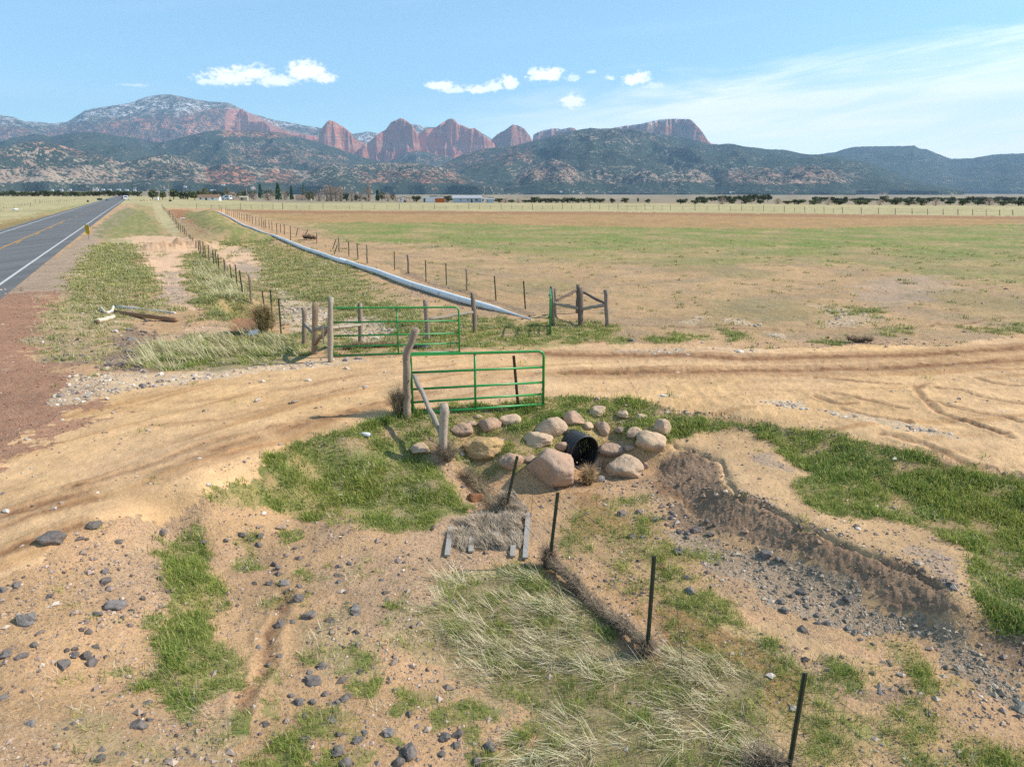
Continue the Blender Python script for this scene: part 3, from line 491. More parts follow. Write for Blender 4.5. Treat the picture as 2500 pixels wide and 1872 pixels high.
# ---------------------------------------------------------------- ground sheet
def ground_h(x, y, cv=None):
    "full ground height with small relief"
    z = base_h(x, y); d = np.hypot(x, y); near = 1 - sstep(60, 160, d)
    q = np.abs(x - (ROADM * y + ROADB) + 4.1) / 1.12; near = near * sstep(4.6, 7., q) * (y > 0) + (y <= 0) * near
    z = z + near * (.05 * fbm(x, y, .35, 3, 21) + .022 * fbm(x, y, 1.7, 3, 22) + .010 * fbm(x, y, 8., 3, 23))
    return z
def build_ground():
    # rings spaced for even detail with distance, columns by bearing
    az = np.radians(np.concatenate([np.arange(-180, -60, 6.), np.arange(-60, -43, .5), np.arange(-43, 43, .06), np.arange(43, 60, .5), np.arange(60, 180, 6.)]))
    th = np.concatenate([np.linspace(3300, 1900, 130, endpoint=False), np.linspace(1900, 470, 840)])
    dep = TH + np.arctan((th - 936) / FP); dist = H / np.tan(np.clip(dep, .0004, 1.4)); dist = dist[(dist > 0) & (dist < 11000)]
    dist = np.concatenate([dist, [14000, 20000, 30000, 60000]])
    na, nd = len(az), len(dist)
    X = np.sin(az)[None] * dist[:, None]; Y = np.cos(az)[None] * dist[:, None]; x = X.ravel(); y = Y.ravel(); d = np.hypot(x, y)
    z = ground_h(x, y); cv = cover(x, y); g = lambda k: cv.get(k, np.zeros(x.shape))
    rx, ry = x - mouth[0], y - mouth[1]; hx = math.hypot(ax[0], ax[1]); al = (rx * ax[0] + ry * ax[1]) / hx; la = np.abs(rx * ax[1] - ry * ax[0]) / hx
    q = (la < .35) & (al > -.1) & (al < .35); z[q] = np.minimum(z[q], mouth[2] - .02 * al[q] - np.sqrt(.365 ** 2 - la[q] ** 2) - .02); q = (la < .45) & (al > -.45) & (al <= -.1); z[q] = np.minimum(z[q], mouth[2] - .40)
    near = 1 - sstep(40, 120, d)
    # base soil
    a = fbm(x, y, .22, 4, 5); b_ = fbm(x, y, 1.1, 4, 8)
    col = BS(.47, .295, .155)[None] * (1 + .22 * a + .12 * b_)[:, None] + (BS(.07, .02, .03)[None] * np.clip(b_, 0, 1)[:, None])
    grit = np.full(x.shape, .55) * near; smooth = np.zeros(x.shape); grass = np.zeros(x.shape)
    pc = fbm(x, y, .33, 4, 41); m = sstep(-.05, .3, pc) * .55; col = col * (1 - m[:, None]) + BS(.34, .235, .155) * m[:, None]; grit += m * .6
    # the wide field: thin sprigs over sand
    fld = in_poly(x, y, FIELD); sp = sstep(.0, .35, fbm(x, y, .12, 5, 61)) * .40 + .16
    sp = np.where(fld, sp, 0); col = col * (1 - sp[:, None]) + BS(.20, .185, .08) * sp[:, None]
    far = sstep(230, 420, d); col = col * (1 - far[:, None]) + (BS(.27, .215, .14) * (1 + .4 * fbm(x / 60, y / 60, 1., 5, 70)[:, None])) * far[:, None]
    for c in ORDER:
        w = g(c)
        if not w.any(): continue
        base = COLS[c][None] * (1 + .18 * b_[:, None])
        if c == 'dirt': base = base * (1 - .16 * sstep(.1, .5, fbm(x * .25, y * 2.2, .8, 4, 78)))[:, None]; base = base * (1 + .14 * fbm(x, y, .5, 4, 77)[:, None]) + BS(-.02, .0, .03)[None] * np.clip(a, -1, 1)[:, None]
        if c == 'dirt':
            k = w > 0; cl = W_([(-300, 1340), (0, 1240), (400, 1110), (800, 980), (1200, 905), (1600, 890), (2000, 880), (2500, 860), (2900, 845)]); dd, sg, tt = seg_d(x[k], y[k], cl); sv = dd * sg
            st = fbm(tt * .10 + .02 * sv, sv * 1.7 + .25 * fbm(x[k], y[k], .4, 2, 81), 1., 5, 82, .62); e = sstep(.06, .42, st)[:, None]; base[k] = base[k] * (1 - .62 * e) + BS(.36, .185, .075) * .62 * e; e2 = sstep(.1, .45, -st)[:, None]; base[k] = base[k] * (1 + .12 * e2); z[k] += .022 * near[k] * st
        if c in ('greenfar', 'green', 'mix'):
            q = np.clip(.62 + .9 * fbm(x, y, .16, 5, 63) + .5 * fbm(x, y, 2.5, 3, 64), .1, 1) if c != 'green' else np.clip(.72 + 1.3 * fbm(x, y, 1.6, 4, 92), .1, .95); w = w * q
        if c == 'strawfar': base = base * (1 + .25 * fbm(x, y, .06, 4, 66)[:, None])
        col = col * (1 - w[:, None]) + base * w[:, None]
        if c in ('dirt', 'sand', 'pale'): grit = grit * (1 - .8 * w); smooth = np.maximum(smooth, w * .55)
        if c in ('gravel', 'dark', 'scoria', 'grey', 'cobble', 'shoulder'): grit = grit * (1 - w) + w * (.75 if c == 'scoria' else .95)
        if c in VEG: grass = np.maximum(grass, w * (.8 if c not in ('strawfar',) else .3)); grit = grit * (1 - .7 * w)
    # wheel ruts with crumbly wet edges, cracks and tread marks
    for pts, (w0, st) in zip(RUT, RUTW):
        P = np.array(pts); k = (x > P[:, 0].min() - 1) & (x < P[:, 0].max() + 1) & (y > P[:, 1].min() - 1) & (y < P[:, 1].max() + 1)
        dd, sd_, tt = seg_d(x[k] + .1 * fbm(x[k], y[k], 1.3, 2, 31), y[k] + .25 * fbm(x[k], y[k], .35, 2, 32), pts)
        n = fbm(x[k], y[k], 2.3, 5, 33, .62); e = np.clip(.65 + 1.1 * fbm(x[k], y[k], .5, 3, 34), 0, 1) if st < .9 else 1
        mm = np.exp(-(dd / w0) ** 2) * st * e; rid = np.exp(-((dd - w0 * 1.6) / (w0 * .6)) ** 2) * st * e
        z[k] += mm * (.02 + .065 * n) * (1 if w0 > .2 else .6) + rid * (.02 + .035 * n) - mm * .02
        q = np.clip(mm * (1.05 + .9 * n) + rid * .3, 0, .95)[:, None]; col[k] = col[k] * (1 - q) + BS(.25, .125, .06) * q
    for pts in CRK:
        P = np.array(pts); k = (x > P[:, 0].min() - .6) & (x < P[:, 0].max() + .6) & (y > P[:, 1].min() - .6) & (y < P[:, 1].max() + .6)
        dd, sd_, tt = seg_d(x[k] + .12 * fbm(x[k], y[k], 1.3, 3, 35), y[k] + .3 * fbm(x[k], y[k], .9, 3, 36), pts)
        n = fbm(x[k], y[k], 6., 3, 37); mm = np.exp(-(dd / .09) ** 2) * np.clip(.8 + n, 0, 1)
        z[k] += mm * (.04 * n - .03) + np.exp(-((dd - .16) / .07) ** 2) * .02
        q = np.clip(mm * .95, 0, .85)[:, None]; col[k] = col[k] * (1 - q) + BS(.24, .13, .07) * q
    # crumbling bank lip and clods of the bank
    k = np.nonzero((x > 2) & (x < 12) & (y > 4) & (y < 18))[0]
    dd, sd_, _ = seg_d(x[k] + .15 * fbm(x[k], y[k], 1.6, 3, 38), y[k] + .15 * fbm(x[k], y[k], 1.6, 3, 39), CREST)
    z[k] -= .05 * np.exp(-(dd / .05) ** 2); bk = g('bank')[k]; z[k] += bk * (.035 * fbm(x[k], y[k], 3., 4, 44) + .03 * fbm(x[k], y[k], 11., 4, 45))
    # crusted right lobe of the track, field hummocks, spoil heap
    dm = g('dirt'); q = (x > 3) & (dm > .5) & (d < 40); z[q] += .02 * fbm(x[q], y[q], 2.8, 4, 47, ridge=True)
    q = fld & (d < 120); z[q] += .035 * fbm(x[q], y[q], 1.4, 4, 48)
    hp = RTs(zp((80, 470), (200, 455), (330, 440), (400, 440))); dd, _, _ = seg_d(x, y, hp); q = dd < 5
    e = np.exp(-(dd[q] / 1.5) ** 2); z[q] += e * (.55 + .9 * fbm(x[q], y[q], .9, 4, 49)); col[q] = col[q] * (1 - .6 * e[:, None]) + BS(.40, .235, .13) * .6 * e[:, None]
    # field-edge spoil berm with dark undercut
    fe = W_([(560, 515), (1100, 517), (1700, 522)]); 
    col = np.clip(col, .01, .8)
    V = np.stack([x, y, z], 1); i = np.arange(nd - 1)[:, None] * na; j = np.arange(na)[None]; j2 = (j + 1) % na
    Fq = np.stack([i + j, i + j2, i + na + j2, i + na + j], -1).reshape(-1, 4)[:, ::-1]
    kind = np.stack([np.clip(grass, 0, 1), np.clip(grit, 0, 1), np.clip(smooth, 0, 1)], 1)
    dirt = (cv['dirt'] > .5); fd = dirt[Fq].mean(1) > .5
    for nm, sel in (('ground', ~fd), ('dirt_road', fd)):
        f = Fq[sel]; u, inv = np.unique(f, return_inverse=True)
        o = mesh_obj(nm, V[u], inv.reshape(-1, 4), M_ground, attrs=dict(cover_colour=col[u], cover_kind=kind[u])); tag(o, kind='structure')
    # cap under the camera
    r = dist[0]; 
    ring = V[:na]; m = MB(); m.add([(0, 0, ring[:, 2].mean())] + ring.tolist(), [(0, 1 + (q + 1) % na, 1 + q) for q in range(na)]); 
    c = mesh_obj('ground_below', m.V, m.F, M_ground, attrs=dict(cover_colour=np.tile([.33, .25, .16], (na + 1, 1)), cover_kind=np.tile([.3, .6, 0], (na + 1, 1)))); tag(c, kind='structure')
    return
FIELD = W_([(560, 512), (2500, 530), (3400, 532), (3400, 840), (2500, 830), (1360, 830), (1340, 780), (1240, 760), (1000, 665), (800, 580), (620, 530)])
build_ground()
# ---------------------------------------------------------------- highway
def road_pt(y, off):      # off: metres to the right of the right edge line
    L = math.hypot(1, ROADM); x = ROADM * y + ROADB; return x + off * (1 / L), y - off * ROADM / L
def strip(name, o0, o1, y0, y1, dz, m, n=160, parent=None):
    ys = np.exp(np.linspace(math.log(y0 + 40), math.log(y1 + 40), n)) - 40; V = []
    for yy in ys:
        for o_ in (o0, o1):
            x, y = road_pt(yy, o_); z = float(far_z(np.array([x]), np.array([y]), np.array([math.hypot(x, y)]))[0])
            # the far end bends over the rise
            V.append((x, y, z + .05 + dz))
    F = [(2 * i, 2 * i + 1, 2 * i + 3, 2 * i + 2) for i in range(n - 1)]
    return tag(mesh_obj(name, V, F, m, parent), kind='structure')
def f_asph(t, b, o):
    p = pos(t); r = t.n('ShaderNodeMapping', vector_type='POINT', i_Vector=p); r.inputs['Rotation'].default_value = (0, 0, math.atan(-ROADM) * -1); r.inputs['Scale'].default_value = (1, .05, 1)
    n = t.noise(r.outputs[0], 1.1, 4, .6); g = t.noise(p, 60, 3, .7)
    k = t.m('ADD', t.m('MULTIPLY', n, .05), t.m('MULTIPLY', g, .035))
    t.set(b, 'Base Color', t.mix(t.ramp(t.noise(r.outputs[0], .7, 3, .6), .35, .65), t.mix(k, rgb(.085, .082, .08), rgb(1, 1, 1)), t.mix(k, rgb(.12, .117, .115), rgb(1, 1, 1)))); b.inputs['Roughness'].default_value = .8; bump(t, b, g, .01)
M_asph = mat('asphalt', f_asph)
M_yel = simple('yellow_road_paint', (.55, .28, .03), .7, .25, 4., wear=((.16, .14, .12), 5., .62)); M_wln = simple('white_road_paint', (.50, .49, .46), .7, .2, 4., wear=((.20, .19, .18), 6., .66))
strip('highway', -8.2, .85, -20, 620, 0, M_asph)
strip('white_edge_line', -.08, .08, -20, 620, .006, M_wln); strip('white_edge_line', -7.2, -7.05, -20, 620, .006, M_wln)
strip('yellow_centre_line', -3.78, -3.65, -20, 112, .006, M_yel)
for y0 in [q for q in np.arange(-8.6, 420, 12.4)]: strip('yellow_centre_dash', -3.5, -3.37, y0, y0 + 3.2, .007, M_yel, 6)

# ---------------------------------------------------------------- mountains
def f_mtn(t, b, o):
    p = pos(t); K = t.n('ShaderNodeSeparateColor', i_0=t.n('ShaderNodeAttribute', attribute_name='rock_kind').outputs['Color'])
    nz = t.n('ShaderNodeSeparateXYZ', i_0=t.n('ShaderNodeNewGeometry').outputs['True Normal']).outputs[2]
    red, snow, bare = K.outputs[0], K.outputs[1], K.outputs[2]
    n = t.noise(p, .0016, 5, .6); m_ = t.noise(p, .009, 5, .65); s_ = t.noise(p, .045, 4, .72, .3); q = t.noise(p, .09, 3, .6)
    earth = t.mix(t.ramp(n, .42, .6), rgb(.38, .30, .22), rgb(.33, .22, .165))
    earth = t.mix(red, earth, t.mix(t.ramp(m_, .4, .62), rgb(.56, .20, .115), rgb(.40, .155, .10)))
    mp = t.n('ShaderNodeMapping', i_Vector=p); mp.inputs['Scale'].default_value = (1, 1, .12); vn = t.noise(mp.outputs[0], .016, 4, .65); mh = t.n('ShaderNodeMapping', i_Vector=p); mh.inputs['Scale'].default_value = (.06, .06, 1); hn = t.noise(mh.outputs[0], .012, 4, .6)
    earth = t.mix(t.m('MULTIPLY', red, t.m('MULTIPLY', t.ramp(vn, .50, .66), .65)), earth, rgb(.22, .085, .06)); earth = t.mix(t.m('MULTIPLY', red, t.m('MULTIPLY', t.ramp(hn, .54, .62), .5)), earth, rgb(.60, .34, .24))
    tree = t.mix(q, rgb(.032, .05, .042), rgb(.06, .08, .06))
    lvl = t.m('ADD', t.m('ADD', t.m('SUBTRACT', t.m('MULTIPLY', bare, .24), .085), t.m('MULTIPLY', t.ramp(nz, .66, .38), t.m('ADD', .02, t.m('MULTIPLY', bare, .13)))), t.m('MULTIPLY', t.m('SUBTRACT', m_, .5), .55))
    f = t.ramp(t.m('ADD', s_, lvl), .60, .52)          # juniper cover
    c = t.mix(f, earth, tree)
    sn = t.m('MULTIPLY', snow, t.ramp(t.m('ADD', t.m('MULTIPLY', s_, .4), t.m('MULTIPLY', m_, .6)), .47, .60))
    c = t.mix(sn, c, rgb(.78, .80, .84)); t.set(b, 'Base Color', c); b.inputs['Roughness'].default_value = 1; b.inputs['Specular IOR Level'].default_value = 0
    bump(t, b, t.m('ADD', m_, t.m('MULTIPLY', s_, .5)), 22.)
M_mtn = mat('mountain_slopes', f_mtn)
def rang(name, sky, D, depth, foot, spur=.3, prof=1., seed=0, wl=900., kinds=(), step=2.2, rows=110, back=.35, rough=8., cliff=None, dvar=.06):
    "a range: crest along the skyline at distance D, spurs running down towards the viewer"
    sky = sorted(sky); xs = np.arange(sky[0][0], sky[-1][0] + .1, step); cy = np.interp(xs, [p[0] for p in sky], [p[1] for p in sky])
    cy = cy + .35 * fbm(xs / 14., xs * 0, 1., 4, seed + 3) * rough / 8 * 3
    u, fy, fz = dirs(xs, cy); az = np.arctan2(u, fy); tn = fz / np.hypot(u, fy)
    Dx = D * (1 + dvar * fbm(xs / 260., xs * 0, 1., 3, seed)); crest = H + tn * Dx
    t = np.concatenate([np.linspace(0, 1, rows), 1 + np.linspace(.02, back, 12)])
    T = t[:, None] + 0 * Dx[None]; dist = Dx[None] - depth * (1 - T); 
    X = np.sin(az)[None] * dist; Y = np.cos(az)[None] * dist
    ht = crest - foot
    r1 = fbm(X / wl + .35 * fbm(X / wl, Y / wl, 1., 2, seed + 9), Y / wl / 1.9, 1., 5, seed + 20, .44, True)
    r2 = fbm(X, Y, 1 / 260., 4, seed + 31, .55, True)
    tt = np.clip(T, 0, 1)
    if cliff is None: pf = tt ** prof
    else:            # talus, then a wall
        tc, hc_ = cliff; jj = tc + .10 * fbm(X / 500., Y / 2500., 1., 4, seed + 40); pf = np.where(tt < jj, hc_ * (tt / jj) ** 1.3, hc_ + (1 - hc_) * sstep(0, 1, (tt - jj) / np.maximum(.10, .12 + .08 * r2)))
    wt = (tt * (1 - tt) * 4) ** .7
    Z = foot + ht[None] * (pf + wt * spur * (r1 - .25) * (.6 + .4 * (1 - tt))) + wt * ht[None] * .035 * r2
    Z = np.where(T > 1, crest[None] * (1 - (T - 1) * 1.1), Z); lim = H + tn[None] * dist * .995; Z = np.where(T < 1, np.minimum(Z, lim), Z)
    Z[0] = foot - 60
    x, y, z = X.ravel(), Y.ravel(), Z.ravel()
    dz = (z - H) / np.hypot(x, y); a_ = np.tan(np.arctan2(x, y)) ; yy_ = y; zz = z - H
    v = (y * ST + zz * CT) / (y * CT - zz * ST); px = 1250 + FP * x / (y * CT - zz * ST); py = 936 - FP * v
    K = np.zeros((len(x), 3)); JIT = [(px + a_ * fbm(x, y, 1 / 420., 4, seed + 50 + a_) * 1., py + a_ * .7 * fbm(x, y, 1 / 420., 4, seed + 70 + a_)) for a_ in (6, 13, 21, 30)]
    for ch, s_, poly in list(kinds) + [(2, -.9, [(-900, 449), (3400, 449), (3400, 520), (-900, 520)]), (0, -.9, [(-900, 455), (3400, 455), (3400, 520), (-900, 520)])]:
        k = np.mean([in_poly(a_, b_, poly) for a_, b_ in JIT], 0) if poly else 1.
        K[:, ch] = np.clip(K[:, ch] + s_ * k, 0, 1)
    na, nt = len(xs), len(t); i = np.arange(nt - 1)[:, None] * na; j = np.arange(na - 1)[None]
    F = np.stack([i + j, i + j + 1, i + na + j + 1, i + na + j], -1).reshape(-1, 4)
    return tag(mesh_obj(name, np.stack([x, y, z], 1), F, M_mtn, attrs=dict(rock_kind=K)), kind='structure')
# snow-dusted mountain at the left and the pale mesas behind
rang('mountain', z3((-160, 300), (0, 320), (60, 330), (110, 348), (170, 350), (222, 358), (290, 350), (340, 318), (370, 300), (430, 288), (480, 281), (560, 268), (640, 240), (690, 233), (740, 232), (780, 240), (860, 256), (900, 262), (940, 264), (990, 268), (1040, 292), (1075, 312), (1130, 325), (1160, 335), (1200, 345), (1250, 352), (1310, 365), (1340, 369), (1400, 378), (1450, 388), (1530, 402), (1590, 392), (1620, 396), (1660, 412), (1760, 365), (1800, 360), (1830, 372), (1900, 374), (1950, 372), (2060, 385), (2110, 415), (2150, 440)),
     14500, 3600, 60, .22, .8, 5, 1100, [(2, .40, None), (1, .62, z3((-200, 200), (2200, 200), (2200, 430), (1560, 440), (1500, 395), (1180, 365), (1060, 300), (940, 285), (760, 330), (600, 330), (450, 330), (250, 365), (120, 370), (-200, 350))),
      (1, -.45, z3((640, 225), (900, 240), (1060, 300), (900, 275), (700, 262))), (1, -.5, z3((560, 300), (760, 300), (760, 340), (560, 340))),
      (0, .95, z3((-200, 375), (90, 375), (150, 395), (100, 420), (-200, 430))), (0, .9, z3((300, 370), (500, 345), (700, 320), (760, 305), (960, 290), (1030, 295), (1160, 340), (1240, 400), (1380, 420), (1380, 470), (200, 470), (180, 400))), (2, .45, z3((980, 290), (1060, 295), (1160, 345), (1250, 385), (1380, 412), (1390, 450), (1180, 410), (970, 400)))],
     rows=170, cliff=None)
def peak(*zz, f=z3, D=11500, name='red_rock_peak', seed=1, **k):
    return rang(name, f(*zz), D, k.pop('depth', 1100), k.pop('foot', 120), k.pop('spur', .42), k.pop('prof', .8), seed, k.pop('wl', 210), [(0, 1., None), (2, k.pop('bare', .9), None)] + k.pop('kinds', []), step=1.1, rows=110, cliff=k.pop('cliff', (.45, .35)), dvar=.04)
# long red cliff band on the left mountain's shoulder
peak((1010, 400), (1018, 330), (1035, 297), (1050, 294), (1068, 312), (1078, 345), (1100, 350), (1140, 345), (1160, 362), (1172, 382), (1230, 388), (1250, 398), (1300, 402), (1372, 416), (1380, 440), name='red_cliff', D=12800, seed=12, depth=700)
peak((1366, 475), (1372, 440), (1380, 400), (1388, 380), (1410, 352), (1425, 343), (1440, 347), (1462, 360), (1485, 372), (1500, 385), (1520, 402), (1530, 425), (1550, 434), (1572, 440), (1576, 480), seed=3)
peak((1550, 480), (1572, 448), (1600, 432), (1640, 398), (1665, 385), (1690, 352), (1712, 342), (1730, 334), (1745, 338), (1762, 350), (1780, 362), (1800, 395), (1812, 440), (1822, 480), seed=8, D=11000)
peak((1790, 470), (1800, 405), (1840, 382), (1885, 372), (1905, 358), (1925, 345), (1940, 337), (1955, 336), (1968, 345), (1980, 360), (2000, 366), (2030, 380), (2050, 376), (2065, 388), (2085, 405), (2110, 425), (2140, 446), seed=4, D=11800)
peak((2110, 460), (2125, 425), (2150, 402), (2185, 384), (2200, 372), (2215, 362), (2240, 366), (2265, 380), (2290, 412), (2304, 440), seed=5, D=12000, bare=.4)
peak((88, 440), (92, 405), (120, 392), (150, 382), (185, 378), (215, 382), (250, 374), (272, 378), (285, 400), (290, 440), f=z4, D=12500, seed=6, bare=.4, kinds=[(1, .8, z4((60, 350), (240, 350), (240, 388), (150, 392), (90, 412)))])
peak((400, 440), (430, 378), (480, 368), (560, 358), (600, 348), (640, 340), (700, 336), (765, 338), (780, 346), (800, 368), (820, 390), (832, 408), (845, 430), (860, 444), (885, 446), (900, 450), (930, 470), f=z4, D=11200, seed=7, depth=1500, kinds=[(1, .9, z4((400, 330), (760, 330), (760, 346), (640, 348), (440, 384))), (0, -.75, z4((520, 360), (620, 350), (625, 410), (560, 400))), (0, -.75, z4((720, 350), (780, 370), (800, 440), (700, 410)))], bare=.45)
# forested middle ridges
rang('forested_ridge', z3((-160, 440), (0, 435), (60, 420), (150, 402), (220, 415), (290, 400), (340, 394), (400, 392), (450, 400), (500, 410), (600, 422), (660, 440), (720, 435), (780, 418), (860, 400), (900, 390), (960, 384), (1000, 388), (1100, 388), (1200, 396), (1240, 402), (1300, 418), (1400, 445), (1530, 490), (1600, 512), (1680, 525), (1800, 560)), 9000, 3200, 30, .34, .9, 11, 820, [(2, .0, None), (2, .5, z3((960, 380), (1240, 400), (1300, 420), (960, 412))), (0, .8, z3((960, 380), (1240, 400), (1300, 420), (960, 412))), (0, .35, z3((740, 450), (1600, 480), (1700, 560), (900, 560))), (2, .32, z3((980, 440), (1200, 430), (1500, 500), (1500, 545), (980, 530)))], rows=150)
rang('forested_ridge', z3((1660, 530), (1700, 510), (1760, 482), (1800, 474), (1850, 482), (1930, 500), (1990, 516), (2050, 530)), 9800, 1500, 40, .3, .9, 51, 400, [(2, .2, None), (0, .5, None)], rows=70)
rang('forested_ridge', z3((1880, 560), (1920, 530), (1960, 508), (2000, 490), (2050, 475), (2100, 465), (2160, 458), (2212, 455)) + z4((60, 440), (150, 418), (190, 405), (220, 398), (280, 386), (340, 376), (380, 380), (430, 378), (500, 380), (560, 386), (600, 398), (650, 408), (700, 412), (760, 420), (830, 440), (870, 450), (930, 444), (960, 446), (1000, 456), (1060, 462), (1100, 468), (1180, 471), (1230, 482), (1270, 490), (1340, 492), (1420, 500), (1500, 516), (1580, 540), (1660, 572), (1740, 600), (1850, 626), (1960, 648)), 8200, 3300, 0, .36, .9, 17, 800, [(2, .0, None), (2, .3, z4((0, 380), (560, 380), (640, 430), (560, 450), (100, 420))), (0, .6, z3((1900, 470), (2300, 440), (2300, 530), (1900, 560))), (2, .22, z3((1900, 470), (2300, 440), (2300, 530), (1900, 560))), (2, .26, z4((0, 540), (1500, 540), (1500, 640), (0, 640)))], rows=150)
rang('forested_ridge', z4((1180, 540), (1260, 500), (1340, 488), (1400, 480), (1440, 466), (1480, 458), (1540, 456), (1620, 455), (1700, 454), (1738, 452), (1750, 460), (1765, 466), (1790, 468), (1820, 480), (1850, 492), (1880, 504), (1900, 510), (1950, 508), (1990, 507), (2040, 498), (2080, 491), (2140, 488), (2212, 486), (2500, 500), (2700, 530)), 11500, 3300, -20, .2, .85, 23, 1200, [(2, .12, z4((1850, 560), (2600, 500), (2600, 660), (1850, 660)))], rows=110)
# low foothills in front, badlands showing through the junipers
rang('foothills', z3((-200, 480), (0, 466), (60, 448), (100, 440), (180, 432), (240, 444), (300, 460), (360, 478), (420, 490), (480, 510), (520, 525), (560, 518), (600, 508), (650, 494), (700, 490), (760, 494), (820, 505), (860, 528), (900, 545), (950, 532), (1000, 529), (1060, 534), (1100, 545), (1180, 548), (1250, 552), (1300, 562), (1340, 556), (1380, 542), (1440, 534), (1500, 545), (1560, 534), (1640, 528), (1760, 525), (1830, 532), (1900, 545), (1960, 562), (2000, 580), (2060, 602), (2120, 622), (2180, 640)), 6600, 2300, 22, .46, .75, 31, 330, [(2, .36, None), (2, .3, z3((-200, 560), (500, 530), (500, 640), (-200, 640))), (0, .7, z3((880, 545), (1000, 535), (1110, 580), (1080, 640), (900, 620))), (0, .7, z3((1140, 560), (1260, 555), (1310, 600), (1280, 640), (1150, 630))), (2, .15, z3((840, 540), (1340, 540), (1340, 640), (840, 620))), (0, .6, z3((1560, 560), (2050, 560), (2050, 640), (1560, 640))), (0, .4, z3((60, 430), (500, 480), (500, 530), (100, 460)))], rows=150, step=1.6)
rang('foothills', z4((-60, 640), (0, 600), (60, 560), (110, 528), (180, 508), (230, 520), (290, 548), (330, 552), (380, 545), (420, 542), (480, 560), (540, 548), (600, 555), (650, 588), (700, 560), (750, 545), (800, 556), (850, 575), (880, 600), (910, 572), (950, 556), (1020, 545), (1090, 546), (1130, 556), (1170, 570), (1200, 552), (1260, 540), (1340, 545), (1400, 568), (1440, 600), (1490, 640)), 6200, 1900, -18, .42, .7, 37, 300, [(2, .46, None), (0, .15, None)], rows=130, step=1.6)
# ---------------------------------------------------------------- boulders
ICO = {}
def ico(n):
    if n not in ICO:
        import bmesh
        bm = bmesh.new(); bmesh.ops.create_icosphere(bm, subdivisions=n, radius=1); ICO[n] = (np.array([v.co[:] for v in bm.verts]), np.array([[v.index for v in f.verts] for f in bm.faces])); bm.free()
    return ICO[n]
def rock_mesh(n, sx, sy, sz, seed, amp=.22, cuts=7, deep=.85):
    V, F = ico(n); r = np.random.default_rng(seed); v = V.copy()
    for _ in range(cuts):      # planed facets
        d = r.normal(size=3); d /= np.linalg.norm(d); c = r.uniform(.55, .86); p = v @ d; k = p > c; v[k] -= np.outer((p[k] - c) * deep, d)
    o = r.uniform(0, 50)
    v *= (1 + amp * (fbm(v[:, 0] * 1.1 + o, v[:, 1] * 1.1 + v[:, 2] * .9, 1., 3, seed) + .5 * fbm(v[:, 2] * 2 + o, v[:, 0] * 2 - v[:, 1], 1., 3, seed + 1)) + amp * .22 * fbm(v[:, 0] * 5 + v[:, 2] * 3, v[:, 1] * 5 - v[:, 2] * 4, 1., 3, seed + 2))[:, None]
    return v * np.array([sx, sy, sz]), F
def rock_at(name, px, py, w, h, m, seed, label, cat, group=None, n=4, sink=.25, rz=None, amp=.22, deep=.85):
    small = n == 3
    if small: w, h, sink = w * .92, h * .8, sink + .04
    b = RT(px, py); zc = b[1] * CT - (b[2] - H) * ST; mpp = zc / FP; sx = w * mpp / 2; 
    dep_ = math.atan2(H - b[2], b[1]); sz = max(h * mpp / (math.cos(dep_) + .75 * math.sin(dep_)) / 1.55, sx * .35) * (1 if small else .86); sy = sx * deep
    v, F = rock_mesh(n, sx, sy, sz, seed, amp, 16 if small else 8, deep=.98 if small else .8); a = rz if rz is not None else (seed * 1.3) % 1.2 - .6; co, si = math.cos(a), math.sin(a)
    v = np.stack([v[:, 0] * co - v[:, 1] * si, v[:, 0] * si + v[:, 1] * co, v[:, 2]], 1)
    cyb = b[1] + sy * .75; cx = b[0] * (cyb / b[1]); gz = float(base_h(cx, cyb)[0])
    o = mesh_obj(name, v, F, m, smooth=not small); o.location = (cx, cyb, gz + sz * (.84 - 2 * sink)); return tag(o, label, cat, group)
BG = 'boulders set in the bank around the culvert'
